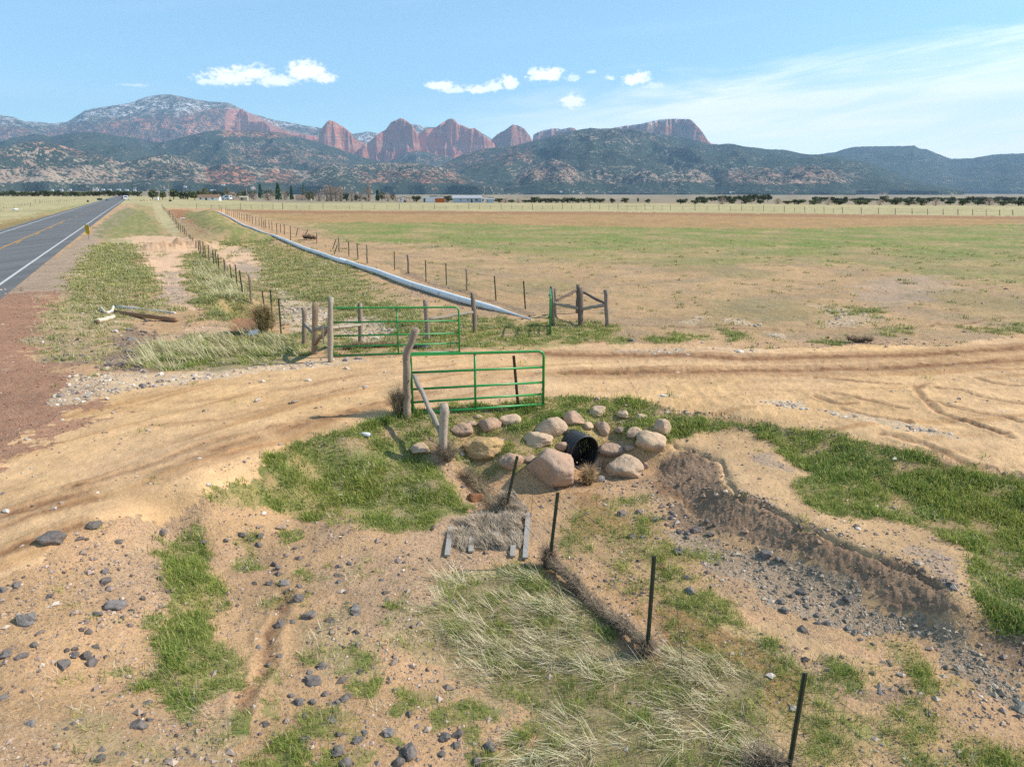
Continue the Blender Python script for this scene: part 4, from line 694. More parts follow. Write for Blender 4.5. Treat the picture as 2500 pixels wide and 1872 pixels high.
bl = [(1240, 810, 375, 275, 'pink', 'huge squarish pinkish boulder, the largest of all, left of the black culvert mouth'),
      (775, 625, 290, 165, 'yellow', 'pitted yellow ochre boulder beside the short wooden fence post'),
      (635, 462, 160, 85, 'pink', 'flat greyish pink boulder just right of the short wooden fence post'),
      (815, 428, 140, 108, 'pink', 'round pinkish brown boulder above the yellow ochre boulder'),
      (965, 378, 165, 88, 'pale', 'half buried boulder behind tall dry grass below the near gate'),
      (1225, 455, 200, 150, 'pale', 'large smooth pale boulder uphill and left of the culvert top'),
      (1380, 378, 140, 118, 'pink', 'squared pink boulder near the top of the bank above the culvert'),
      (1545, 322, 120, 78, 'pale', 'rounded pale boulder highest on the bank above the culvert'),
      (1575, 450, 102, 120, 'pink', 'upright egg shaped pink boulder directly uphill of the culvert'),
      (1718, 335, 86, 60, 'pale', 'low pale boulder at the top of the bank, left of a smaller one'),
      (1835, 346, 80, 54, 'pale', 'smallest pale boulder at the top right of the bank'),
      (1978, 442, 106, 112, 'pale', 'round pale boulder beside the bright green grass strip'),
      (1893, 600, 190, 150, 'pale', 'big tan boulder at the left end of the bare sandy bank'),
      (1640, 600, 165, 100, 'pink', 'dark pink boulder tucked right against the culvert pipe'),
      (1705, 745, 275, 175, 'pale', 'wedge shaped flat topped tan boulder right of the culvert outlet'),
      (1135, 540, 185, 95, 'pale', 'flat pale boulder uphill of the largest boulder'),
      (965, 710, 165, 130, 'pink', 'pinkish boulder half hidden between the ochre one and the largest one'),
      (355, 590, 140, 75, 'pale', 'flat pale boulder sunk in grass left of the short wooden post'),
      (1555, 765, 75, 60, 'grey', 'small grey rock at the lip below the culvert mouth'),
      (715, 905, 115, 105, 'rust', 'rust brown rock at the foot of the straw covered wash, left of the steel posts'),
      (735, 340, 60, 28, 'pale', 'small pointed pale stone left of the round pinkish brown boulder'),
      (1862, 680, 60, 50, 'tan', 'small tan stone at the right tip of the wedge shaped boulder'),
      (1885, 765, 34, 28, 'tan', 'small round tan stone on the sand below the wedge shaped boulder')]
bl += [(1090, 470, 70, 48, 'pale', 'small pale stone above the flat pale boulder uphill of the largest'), (1300, 560, 90, 60, 'pink', 'pink stone wedged left of the culvert shell'), (1470, 410, 80, 50, 'pale', 'pale stone between the squared pink boulder and the upright one'), (1700, 440, 90, 55, 'tan', 'low tan stone right of the upright egg shaped boulder'), (1790, 480, 110, 70, 'pale', 'pale boulder between the upright one and the big tan one'), (1760, 575, 80, 50, 'tan', 'tan stone above the wedge shaped boulder'), (880, 520, 90, 50, 'pink', 'pink stone right behind the ochre boulder'), (700, 395, 70, 40, 'tan', 'tan stone between the short post and the round boulder'), (1080, 640, 80, 55, 'tan', 'tan stone at the upper left edge of the largest boulder')]
BLD = []
for i, (x, y, w, h, k, lab) in enumerate(bl):
    (px, py), = c1((x, y)); BLD.append(rock_at('boulder' if w > 70 else 'stone', px, py, w * .3623 * 1.14, h * .3623 * 1.16, M_rock[k], 100 + i, lab, 'boulder' if w > 70 else 'stone', BG if w > 70 else None, 5 if w > 200 else 4, .3 if i else .2, amp=.2 if i else .13, deep=.8))
# ---------------------------------------------------------------- loose stones large enough to count
def stones(f, sc, k, place, lst, group, nm='rock', vis=None):
    n = 0
    for i, it in enumerate(lst):
        x, y, w = it[:3]; (px, py), = f((x, y)); lab = it[3] if len(it) > 3 else None
        sz = 'large ' if w > 110 else ('small ' if w < 48 else '')
        rock_at(nm, px, py, w * sc, w * sc * .72, M_rock[it[4] if len(it) > 4 else k], 300 + int(x * 7 + y) % 900, lab or (sz + place), nm, group, 3, .28, amp=.3, deep=.9)
stones(z6, .4069, 'dark', 'dark basalt rock left of the long green grass strip', [(310, 165, 190, 'elongated dark basalt slab on the lower edge of the dirt road'), (575, 62, 120, 'low dark basalt rock at the road edge, right of the elongated slab'), (715, 150, 60, 'single reddish brown rock alone on the gravel below the dirt road'), (105, 415, 85, 'dark basalt rock at the far left beside a flat grey one', 'dark'), (25, 440, 80, 'flat grey rock at the left picture edge', 'grey'),
   (40, 830, 95), (140, 840, 90), (205, 765, 70), (385, 905, 110), (520, 840, 95), (560, 880, 95), (450, 830, 70), (450, 785, 50), (580, 770, 55), (535, 685, 65), (595, 582, 75), (170, 640, 170, 'flat layered grey slab split in two, left part of the gravel', 'grey'), (630, 320, 60), (640, 385, 80), (700, 545, 140, 'broad flat grey slab sunk in the gravel left of the grass strip', 'grey'), (860, 475, 45), (185, 1250, 100, 'smooth rounded grey stone alone near the lower left corner', 'grey'), (30, 1085, 80), (400, 1270, 60), (440, 1235, 55), (480, 1215, 50), (605, 1460, 90), (615, 1395, 60), (275, 1475, 50), (890, 1110, 70), (845, 1270, 135, 'craggy black basalt lump ringed by dry straw near the bottom left'), (900, 1215, 60), (740, 1420, 55), (325, 1385, 35), (232, 915, 32)], 'dark basalt rocks on the left gravel')
stones(z6, .4069, 'dark', 'dark basalt rock in gravel right of the long grass strip', [(1455, 105, 65), (1500, 125, 45), (1560, 110, 65), (1555, 160, 60), (1360, 130, 38), (985, 95, 60), (1225, 145, 50), (1690, 60, 80, 'rounded tan boulder at the lower edge of the big green grass patch', 'tan'), (1670, 300, 60), (1620, 390, 60), (1700, 400, 95, 'flat brown slab beside the shallow crack', 'grey'), (1795, 410, 55), (1800, 495, 95), (1685, 640, 85), (1855, 600, 120, 'large pitted grey basalt rock near the middle of the left gravel', 'dark'), (1750, 625, 60), (1550, 690, 60, 'round blue grey stone right of the shallow crack', 'grey'), (1550, 780, 65, 'flat pale grey stone just below the round blue grey one', 'grey'), (1990, 630, 60), (1905, 655, 35), (1990, 685, 45), (2140, 580, 90), (2030, 290, 45), (2100, 270, 35), (2035, 385, 60), (2075, 440, 40), (2085, 505, 40), (1610, 875, 50), (1680, 830, 60), (1770, 175, 40), (1930, 900, 90), (1860, 935, 60), (2030, 345, 60)], 'dark basalt rocks right of the grass strip')
stones(z6, .4069, 'dark', 'black basalt rock in the bottom cluster among green tufts', [(1870, 1010, 150, 'huge crystal flecked black basalt lump topping the lower cluster', 'dark'), (1800, 1120, 95), (1880, 1110, 80), (1950, 1060, 70), (1750, 1070, 60), (2060, 1100, 70), (2010, 1130, 60), (1990, 1210, 70), (2040, 1305, 70), (2150, 1330, 80), (2190, 1290, 60), (1830, 1345, 90), (2030, 1420, 100), (2080, 1475, 90), (1830, 1190, 60), (1150, 1090, 65), (1140, 1240, 50)], 'black basalt rocks along the bottom')
stones(z7, .4069, 'dark', 'dark basalt rock at the bottom centre between tufts', [(60, 1590, 110), (110, 1650, 90), (490, 1600, 150, 'big pitted basalt block at the bottom, left of centre', 'dark'), (700, 1500, 90), (780, 1480, 90), (770, 1535, 70), (970, 1560, 110), (370, 1470, 95, 'pale lichen covered grey stone beside a green tuft', 'grey'), (170, 1520, 70), (110, 1260, 90), (60, 1290, 70), (430, 1640, 90), (690, 1590, 60), (900, 1640, 90), (30, 1400, 70), (345, 620, 55), (170, 735, 110, 'flat brown basalt slab left of the straw field', 'grey'), (520, 475, 40), (460, 430, 35), (130, 435, 40), (60, 455, 40), (325, 540, 45), (20, 790, 80), (25, 850, 50), (615, 420, 40), (70, 555, 60)], 'dark basalt rocks at the bottom centre')
stones(z8, .4069, 'dark', 'dark basalt rock on the gravel floor of the wash', [(660, 405, 105, 'big angular black basalt rock in mid wash below the dark bank'), (735, 425, 65), (770, 430, 45), (135, 375, 75, 'flat grey rock at the upper left edge of the wash', 'grey'), (370, 440, 35), (950, 490, 45), (1000, 498, 35), (870, 620, 85), (820, 635, 55), (755, 670, 65), (770, 725, 75), (1075, 625, 50), (1112, 620, 40), (1155, 675, 95, 'rounded grey rock, largest of the group in mid wash', 'dark'), (1075, 695, 50), (965, 755, 60), (1025, 810, 70), (970, 800, 50), (900, 770, 35), (885, 845, 80), (940, 685, 35), (1310, 745, 45), (1550, 880, 45), (1305, 930, 50), (1150, 840, 60), (1200, 850, 50), (1225, 900, 50), (1410, 945, 40), (1345, 1225, 65, 'lone grey rock on a purple gravel patch right of the last steel post', 'grey'), (1410, 1055, 45), (1790, 1310, 35), (1770, 1100, 45), (1435, 750, 40), (1680, 835, 45), (145, 255, 50), (195, 265, 60), (230, 250, 55), (330, 270, 60), (250, 230, 55), (10, 290, 40), (50, 170, 40), (100, 140, 50), (190, 530, 55), (205, 615, 90, 'narrow grey slab between grass tufts on the left of the wash', 'grey'), (30, 470, 70, 'red brown rock behind the third steel post from the gate', 'rust'), (990, 640, 50), (890, 560, 35), (310, 190, 55), (360, 210, 45)], 'dark basalt rocks in the wash')
stones(c1, .3623, 'dark', 'grey basalt rock on the mud downstream of the culvert', [(1710, 995, 90, 'long low basalt rock, nearest to the orange mud'), (1820, 985, 75), (1935, 1030, 65), (1715, 875, 35), (2090, 1110, 55), (2085, 1245, 85), (1770, 1145, 75), (1845, 1145, 50), (1590, 925, 38, 'small white stone on the orange mud, right of a smaller one', 'white'), (1562, 905, 24, 'smallest white stone on the orange mud', 'white'), (2200, 1100, 60), (1940, 1150, 40), (1980, 970, 40), (2040, 1010, 50), (2010, 1060, 45), (1680, 800, 40), (2140, 1150, 60), (2140, 1420, 60)], 'dark basalt rocks downstream of the culvert')
stones(zk, .1691, 'dark', 'dark basalt rock in the rubble left of the dry ditch', [(480, 1020, 115, 'cream coloured boulder below the short log', 'white'), (290, 940, 60, 'small white stone beside the short log', 'white'), (10, 750, 60, 'bright white stone left of the logs', 'white'), (610, 1130, 75), (660, 990, 90), (720, 1000, 80), (880, 1010, 80), (930, 1020, 60), (1065, 1020, 70), (590, 1220, 80), (660, 1300, 110), (540, 1260, 80), (480, 1210, 80), (1065, 1090, 50), (800, 1190, 90), (700, 1380, 80), (220, 1540, 80), (290, 1560, 80), (660, 1580, 110), (770, 1570, 70), (530, 1390, 70), (400, 1500, 150, 'wide dark flat slab at the lower end of the rubble', 'dark'), (560, 1500, 140), (450, 1430, 100), (620, 1470, 90), (860, 1540, 90), (920, 860, 90), (1520, 900, 60), (1560, 930, 50), (730, 1140, 150, 'broad grey brown slab across the rubble', 'grey'), (920, 1095, 90, 'pinkish slab in the sand beside the rubble', 'tan'), (1740, 950, 50, 'white stone at the foot of the reedy grass', 'white'), (1710, 1080, 70, 'pale stone at the rim of the washed out hole', 'white'), (2040, 1470, 60, 'white stone in the reedy grass beside the road', 'white')], 'dark basalt rubble by the dry ditch')
stones(zl, .4069, 'white', 'pale cobble along the upper edge of the dirt road', [(1340, 92, 35), (1245, 180, 40), (1170, 170, 55), (1050, 180, 35), (535, 290, 60), (415, 180, 40), (170, 565, 60), (375, 438, 38), (200, 595, 30), (1575, 208, 45), (1850, 200, 45), (860, 235, 60, 'grey brown cobble in the stony line above the road', 'grey'), (1770, 330, 55, 'flat pale slab half sunk in the dirt road', 'tan'), (1545, 320, 45), (2185, 250, 28, 'small dark stone on the dirt road left of the near gate', 'dark'), (365, 935, 38, 'tan stone on the lower left of the dirt road', 'tan'), (325, 968, 38), (680, 390, 26), (460, 1125, 42, 'pale stone right of the elongated basalt slab', 'white'), (1300, 900, 36, 'tan stone in the green grass edge', 'tan'), (2080, 125, 40), (1100, 215, 40), (640, 305, 35), (1480, 1060, 0 + 26, 'small yellow stone among dark rocks', 'yellow')], 'pale stones along the dirt road')
stones(zs, .4521, 'white', 'pale stone at the far side of the dirt road', [(97, 738, 45, 'lone grey white rock beside the far side of the track', 'grey'), (478, 745, 20), (1153, 720, 26, 'reddish clod in the field beside the track', 'rust'), (860, 775, 22), (640, 818, 20)], 'pale stones at the far side of the dirt road')

# ---------------------------------------------------------------- timber, gates, fences
GREY = (.25, .19, .145); GREYL = (.31, .26, .205); BROWN = (.24, .155, .10); DARKW = (.17, .125, .10)
def topof(b, px, py): return PY(px, py, b[1])
def timber(name, pts, r, tint, parent, seed=0, n=9, seg=7, wob=.012):
    P = [np.asarray(p, float) for p in pts]; L = np.cumsum([0] + [np.linalg.norm(b - a) for a, b in zip(P[:-1], P[1:])]); t = np.linspace(0, L[-1], seg * (len(P) - 1) + 1)
    A = np.array(P); Q = np.stack([np.interp(t, L, A[:, k]) for k in range(3)], 1); rg = np.random.default_rng(seed); Q[1:-1] += rg.normal(size=(len(t) - 2, 3)) * wob * .6
    rr = np.interp(t, [0, L[-1]], r if np.ndim(r) else [r, r]) * (1 + .07 * rg.normal(size=len(t)))
    org = np.array(parent.location) if parent is not None else P[0]
    mb = MB(org); mb.tube(Q, rr, n, tint, .10, True, .35, seed); o = mb.build(name, M_wood, parent)
    if parent is None: o.location = org
    return o
def wpost(parent, base, top, r=.07, tint=GREY, seed=0, name='wooden_post', mid=None):
    b = RT(*base); tp = topof(b, *top); pts = [b - (tp - b) * .08, tp] if mid is None else [b - np.array([0, 0, .15]), topof(b, *mid), tp]
    return timber(name, pts, r, tint, parent, seed), b, tp
def tpost_geo(mb, b, tp, w=.035, tint=(.05, .06, .04), studs=True):
    d = tp - b; L = np.linalg.norm(d); d /= L; a = np.array([1., 0, 0]) - d * d[0]; a /= np.linalg.norm(a); c = np.cross(d, a)
    prof = [(-w, 0), (-w, .006), (-.004, .006), (-.004, w * 1.1), (.004, w * 1.1), (.004, .006), (w, .006), (w, 0)]
    V = [q + a * x - c * y for q in (b - d * .1, tp) for x, y in prof]; F = [(i, (i + 1) % 8, 8 + (i + 1) % 8, 8 + i) for i in range(8)] + [tuple(range(8))[::-1], tuple(range(8, 16))]
    mb.add(V, F, tint)
    if studs:
        for k in range(int(L / .055)): mb.box(b + d * (.05 + k * .055) + c * .006, (.016, .012, .018), 0, tint)
def fence(name, loc, label, cat='fence', group=None): return empty(name, tuple(loc), label, cat, group)
def wires(parent, posts, hs, r=.003, m=None, barbs=False, sag=.03, name='wire', merge=False):
    "posts: list of (base, top); hs: fractions of the post height"
    org = np.array(parent.location)
    allm = MB(org)
    for h in hs:
        P = []
        for i, (b, t) in enumerate(posts):
            p = b + (t - b) * h
            if i: q = P[-1]; P += [(q * .75 + p * .25) - (0, 0, sag * .7), (p + q) / 2 - (0, 0, sag), (q * .25 + p * .75) - (0, 0, sag * .7)]
            P.append(p)
        mb = allm if merge else MB(org)
        if hs and len(P) > 1:
            for a, b_ in zip(P[:-1], P[1:]): mb.tube([a, b_], r, 4, (.1, .08, .07), cap=False)
            if barbs:
                for a, b_ in zip(P[:-1], P[1:]):
                    L = np.linalg.norm(b_ - a)
                    for q in np.arange(.06, L, .13): c = a + (b_ - a) * q / L; mb.tube([c - (.012, 0, .012), c + (.012, 0, .012)], r * .8, 3, (.1, .08, .07), cap=False)
        if not merge: mb.build(name, m or M_wire, parent)
    if merge: allm.build(name, m or M_wire, parent)

def corner(label, posts, rails, group=None, wireh=None, name='fence_corner'):
    b0 = RT(*posts[0][0]); e = empty(name, tuple(b0), label, 'fence corner', group); got = []
    for i, p in enumerate(posts):
        o, b, t = wpost(e, p[0], p[1], p[2] if len(p) > 2 else .07, p[3] if len(p) > 3 else GREY, 31 * i + len(label)); got.append((b, t))
    def at(i, py):     # point of post i seen at photo row py
        b, t = got[i]; best = min(np.linspace(0, 1.05, 60), key=lambda q: abs(proj(b + (t - b) * q)[1] - py)); return b + (t - b) * best
    for k, (i, pyi, j, pyj, r, tint) in enumerate(rails): timber('rail', [at(i, pyi), at(j, pyj)], r, tint, e, 77 + k)
    if wireh: wires(e, [got[i] for i in wireh[1]], wireh[0], .0025, merge=True, sag=.0)
    return e, got
def proj(p):
    x, y, z = p; zc = y * CT - (z - H) * ST; return 1250 + FP * x / zc, 936 - FP * (y * ST + (z - H) * CT) / zc
# corner left of the far gate
e1, g1 = corner('weathered post and rail corner left of the far green gate', [(zb((1490, 1245))[0], zb((1490, 705))[0], .075, GREY), (zb((1640, 1385))[0], zb((1655, 605))[0], .085, (.27, .19, .13)), (zb((1885, 1495))[0], zb((1893, 530))[0], .075, GREYL), (zh((905, 690))[0], zh((903, 205))[0], .075, GREY)],
    [(0, 790, 1, 815, .06, GREYL), (1, 803, 2, 800, .055, GREYL), (2, 800, 3, 793, .055, GREYL), (1, 840, 2, 797, .06, BROWN)])
e2, g2 = corner('two weathered posts joined by a sloping rail behind the far green gate', [(zh((1735, 650))[0], zh((1700, 165))[0], .075, (.22, .17, .14)), (zr((1268, 525))[0], zr((1254, 262))[0], .075, GREY)], [(0, 782, 1, 762, .06, GREYL)])
e3, g3 = corner('square post and rail corner in the field right of the edge-on gate', [(zg((1035, 790))[0], zg((1015, 130))[0], .075, (.22, .17, .14)), (zg((1080, 655))[0], zg((1055, 165))[0], .06, DARKW), (zg((1500, 780))[0], zg((1492, 155))[0], .095, DARKW), (zg((1960, 800))[0], zg((1928, 195))[0], .085, (.22, .17, .14))],
    [(0, 740, 2, 753, .06, GREYL), (2, 755, 3, 744, .065, GREYL)], wireh=((.15, .35, .55, .75, .92), (0, 2, 3)))
# far pair of rails of that corner, meeting a fourth post hidden behind the middle one
bk = g3[2][0] + np.array([.1, 2.4, 0]); bk[2] = float(base_h(bk[0], bk[1])[0])
timber('rail', [g3[1][0] + (g3[1][1] - g3[1][0]) * .55, bk + np.array([0, 0, .95])], .055, DARKW, e3, 5); timber('rail', [bk + np.array([0, 0, .95]), g3[3][0] + (g3[3][1] - g3[3][0]) * .60], .055, DARKW, e3, 6); timber('wooden_post', [bk, bk + np.array([0, 0, 1.15])], .07, DARKW, e3, 8)
# plank scrap hanging on the far gate post
pk = g1[2][0] * .5 + g1[2][1] * .5 + np.array([-.2, -.1, 0]); mb = MB(pk); mb.box(pk + (0, 0, -.1), (.05, .02, .55), 0, GREYL); o = mb.build('hanging_slat', M_wood, e1, False); o.parent = None; o.location = pk; tag(o, 'thin pale slat hanging beside the tall far gate post', 'slat')

def gate(label, A, B, hL, hR, fr, midf=.5, r=.026, round_right=True, round_left=True):
    "A, B: bottom corners in the world; hL, hR heights"
    A = np.array(A); B = np.array(B); e = empty('farm_gate', tuple(A), label, 'gate', 'green tubular farm gates'); up = np.array([0, 0, 1.])
    P = lambda s, h: A + (B - A) * s + up * (hL + (hR - hL) * s) * h
    L = np.linalg.norm(B - A); c = .11; fs = c / L; pts = [P(0, 0), P(0, 1 - c / hL)]
    if round_left: pts += [P(fs * .3, 1 - .3 * c / hL), P(fs, 1)]
    else: pts += [P(0, 1)]
    if round_right: pts += [P(1 - fs, 1), P(1 - fs * .3, 1 - .3 * c / hR)]
    else: pts += [P(1, 1)]
    pts += [P(1, 1 - c / hR), P(1, -.03)]
    mb = MB(A); mb.tube(pts, r * 1.1, 9); mb.tube([P(0, 0), P(1, 0)], r, 8); mb.build('frame', M_green, e)
    for f in fr: q = MB(A); q.tube([P(0.005, 1 - f), P(.995, 1 - f)], r * .95, 8); q.build('rail', M_green, e)
    q = MB(A); q.tube([P(midf, 1), P(midf, 0)], r * .9, 8); q.build('upright', M_green, e)
    q = MB(A)
    for h in (.2, .82): q.box(P(0, h) + (-.03, 0, 0), (.07, .03, .05), 0)
    q.build('hinge', M_green, e)
    q = MB(A); ch = [P(.985, .42) + np.array([.02 * math.sin(k), -.03, -.055 * k]) for k in range(9)]; q.tube(ch, .007, 5, (.1, .08, .07)); q.build('latch_chain', M_wire, e)
    return e
# far gate on its tall post
A = RT(814, 872); B = RT(1122, 862); hl = topof(A, 813, 752)[2] - A[2]; hr = topof(B, 1124, 750)[2] - B[2]
gate('green five bar gate standing open on the far side of the dirt road', A + (0, 0, .05), B + (0, 0, .05), hl - .05, hr - .05, (.30, .585, .81), .51)
A = RT(1008, 1013); B = RT(1326, 990); At = topof(A, 1003, 866)[2] - A[2]; Bt = topof(B, 1330, 857)[2] - B[2]
Nz = .04; gate('green five bar gate on the near side of the dirt road, beside the bent post', A + (0, 0, Nz), B + (0, 0, Nz), At - Nz, Bt - Nz, (.30, .585, .81), .47, .028, round_left=False)
A = g3[0][0] + np.array([-.12, -.15, .1]); B = RT(1343, 820) + (0, 0, .08); ht = topof(A, 1342, 699)[2] - A[2]; 
gate('green gate swung edge-on beside the field corner posts', A, B, ht - .1, ht - .1, (.30, .585, .81), .5)
# leaning steel post behind the near gate
b = RT(1265, 993); tp = topof(b, 1254, 868); mb = MB(b); tpost_geo(mb, b, tp, .032); o = mb.build('steel_post', M_rustp, None, False); o.location = b; tag(o, 'dark studded steel post standing just behind the near gate', 'fence post')

# ---- foreground fence
bp = RT(1081, 1112); f1 = fence('wire_fence', bp, 'barbed wire fence on green steel posts running from the bent post to the lower right')
_, b0, t0 = wpost(f1, (994, 1018), (1018, 802), (.088, .07), (.30, .225, .17), 3, 'bent_gate_post', mid=(992, 868))
_, b1, t1 = wpost(f1, (1081, 1112), (1084, 985), .085, (.36, .29, .23), 4)
timber('brace_plank', [b0 + (t0 - b0) * .55 + (.04, -.06, -.12), b1 + (t1 - b1) * .42 + (-.05, -.02, 0)], .05, (.26, .22, .18), f1, 9, n=5, wob=.02)
FP1 = [(b1, t1)]
for (bx, by), (tx, ty) in [((1233, 1250), (1263, 1113)), ((1340, 1385), (1362, 1201)), ((1579, 1602), (1597, 1356)), ((1924, 1885), (1965, 1641))]:
    b = RT(bx, by); tp = topof(b, tx, ty); FP1.append((b, tp)); mb = MB(bp); tpost_geo(mb, b, tp, .026); mb.build('steel_post', M_tpost, f1, False)
d = FP1[-1][0] - FP1[-2][0]; b = FP1[-1][0] + d; b[2] = float(base_h(b[0], b[1])[0]); FP1.append((b, b + (0, 0, 1.2))); mb = MB(bp); tpost_geo(mb, b, b + (0, 0, 1.2), .03); mb.build('steel_post', M_tpost, f1, False)
wires(f1, FP1, (.18, .42, .62, .80, .96), .0028, barbs=True)
for (tx, ty), (bx, by), i in [(c1((1110, 812))[0], c1((1090, 1010))[0], 1), (z7((2090, 640))[0], z7((2135, 1110))[0], 3)]:
    s_ = .5; P0 = FP1[i][0] * (1 - s_) + FP1[i + 1][0] * s_; b = RT(bx, by); mb = MB(bp); mb.tube([b + (0, 0, .02), topof(b, tx, ty)], .004, 5, (.1, .08, .07)); mb.build('wire_stay', M_wire, f1)

def long_fence(label, woods, tees, hs, group=None, tint=GREY, wr=.0035, order=None, name='wire_fence', rw=.06):
    P = []; first = RT(*woods[0][0]) if len(woods[0][0]) == 2 else woods[0][0]; e = fence(name, first, label, group=group)
    for i, (b, t) in enumerate(woods):
        o, bb, tt = wpost(e, b, t, rw * (.85 + .3 * ((i * 37) % 10) / 10), tint, i + 60); P.append((bb, tt))
    for i, (b, t) in enumerate(tees):
        bb = RT(*b); tt = topof(bb, *t); lean = abs(t[0] - b[0]) > 12; mb = MB(first); tpost_geo(mb, bb, tt, .028 if bb[1] < 45 else .035, studs=bb[1] < 25); mb.build('steel_post', M_tpost, e, False)
        if not lean: P.append((bb, tt))
    P.sort(key=lambda q: q[0][1] if order is None else q[0][order]); 
    Q = [P[0]]
    for p in P[1:]:
        hgt = (p[1] - p[0])[2]
        if hgt > .6: Q.append(p)
    wires(e, Q, hs, wr, merge=True, sag=.02); return e
def pr(f, *a): return [(f((x, y))[0], f((u, v))[0]) for x, y, u, v in a]
long_fence('fence of grey wooden and thin steel posts between grassy verge and washed out ditch',
    pr(zb, (700, 625, 660, 180), (305, 200, 292, -40)) + pr(zp, (560, 592, 548, 415), (468, 515, 460, 370), (422, 462, 420, 370), (383, 388, 380, 335), (320, 322, 317, 262), (262, 288, 257, 195), (208, 205, 203, 133), (158, 140, 146, 62), (122, 100, 118, 52), (75, 42, 64, -5)),
    pr(zb, (900, 750, 860, 430), (1022, 960, 982, 420), (1147, 1095, 1105, 545), (560, 450, 520, 140), (488, 375, 455, 35)) + pr(zp, (905, 910, 870, 680), (845, 832, 825, 620), (792, 795, 770, 620), (658, 682, 645, 515), (632, 627, 618, 475), (605, 627, 590, 470), (515, 552, 510, 425), (496, 532, 490, 382), (445, 480, 442, 372), (360, 360, 358, 318), (348, 345, 346, 308), (300, 305, 298, 235), (284, 290, 280, 215), (238, 262, 234, 180), (222, 240, 218, 160), (190, 185, 187, 110), (175, 165, 172, 90), (143, 125, 140, 62), (133, 112, 130, 56), (108, 85, 105, 40), (95, 70, 92, 25), (85, 60, 82, 15)), (.2, .4, .6, .8, .96))
long_fence('long fence of wooden and steel posts between the white pipe and the field',
    pr(zr, (1215, 248, 1211, 100), (822, 132, 814, 5)) + pr(zp, (2200, 612, 2192, 415), (1905, 492, 1901, 340), (1674, 408, 1675, 287), (1338, 308, 1336, 200), (1210, 268, 1206, 167), (1007, 203, 1004, 112), (920, 168, 917, 87), (850, 138, 848, 70), (787, 122, 784, 52), (732, 102, 729, 35), (683, 75, 680, 14), (661, 58, 659, 2)),
    pr(zr, (1608, 372, 1596, 183), (1410, 312, 1399, 148), (1076, 207, 1072, 63), (939, 188, 935, 43), (727, 107, 724, -15)) + pr(zp, (2102, 562, 2090, 402), (2007, 527, 2003, 377), (1838, 462, 1872, 360), (1855, 512, 1887, 415), (1535, 347, 1582, 260), (1456, 332, 1476, 246), (1402, 372, 1397, 220), (1298, 290, 1295, 200), (1260, 302, 1253, 190), (1179, 255, 1176, 165), (1143, 247, 1138, 152), (1125, 250, 1121, 165), (1103, 238, 1100, 140), (1075, 218, 1073, 137), (1041, 207, 1039, 127), (980, 180, 977, 105), (958, 175, 955, 98), (943, 170, 941, 95), (895, 160, 893, 85), (870, 150, 868, 75), (825, 135, 823, 62), (808, 130, 806, 58), (765, 115, 763, 45), (750, 112, 747, 45)), (.25, .5, .75, .95))
# far fence across the field
mainx = [(480, 511), (587, 511.5), (667, 511.5), (690, 511.6)] + [(x, y) for x, y in [(350 + 1507 * .226, 511), (350 + 1943 * .226, 511.4), (800 + 372 * .226, 511.5), (975, 512), (1061, 512), (1145, 512), (1224, 512), (1300, 513), (1373, 512), (1441, 512), (1509, 512.5), (1575, 513), (1637, 513.5), (1697, 514), (1755.7, 514.5), (1811, 515), (1864.7, 517), (1915, 518), (1965, 519), (2012, 520), (2057, 521), (2103, 522), (2145, 523), (2186, 524), (2227, 524.5), (2265, 525), (2303, 525), (2339, 525.5), (2375, 526), (2408, 526.5), (2441, 527), (2473, 527.5), (2505, 528), (2540, 529)]]
mn = sorted(mainx); sm = [((a[0] * (1 - q) + b[0] * q), (a[1] * (1 - q) + b[1] * q)) for a, b in zip(mn[:-1], mn[1:]) if b[0] - a[0] > 25 for q in ((.33, .67) if b[0] - a[0] > 60 else (.5,))]
long_fence('low wire fence crossing the whole far edge of the field', [((x, y), (x - .5, y - 15)) for x, y in mn[:60]], [((x, y), (x, y - 11)) for x, y in sm[:36]], (.3, .6, .92), order=0, tint=(.14, .11, .09), wr=.006)
long_fence('broken line of old posts in the pale field left of the highway', pr(z2, (12, 335, 10, 308), (42, 310, 40, 286), (155, 305, 150, 268), (325, 290, 330, 243), (385, 252, 381, 205), (425, 250, 424, 208), (520, 245, 519, 215), (650, 240, 650, 205), (720, 235, 720, 203), (810, 222, 810, 196)), pr(z2, (70, 302, 68, 284), (197, 285, 195, 262), (230, 280, 228, 256), (268, 275, 266, 252), (440, 248, 438, 212), (460, 247, 458, 215), (480, 246, 478, 212), (500, 246, 498, 216), (545, 244, 543, 216), (565, 243, 564, 214), (590, 242, 588, 214), (615, 241, 613, 212), (632, 240, 630, 212), (680, 238, 679, 208), (700, 236, 699, 206), (745, 232, 744, 206), (770, 228, 769, 204)), (.5, .9), tint=(.16, .125, .1), wr=.006)

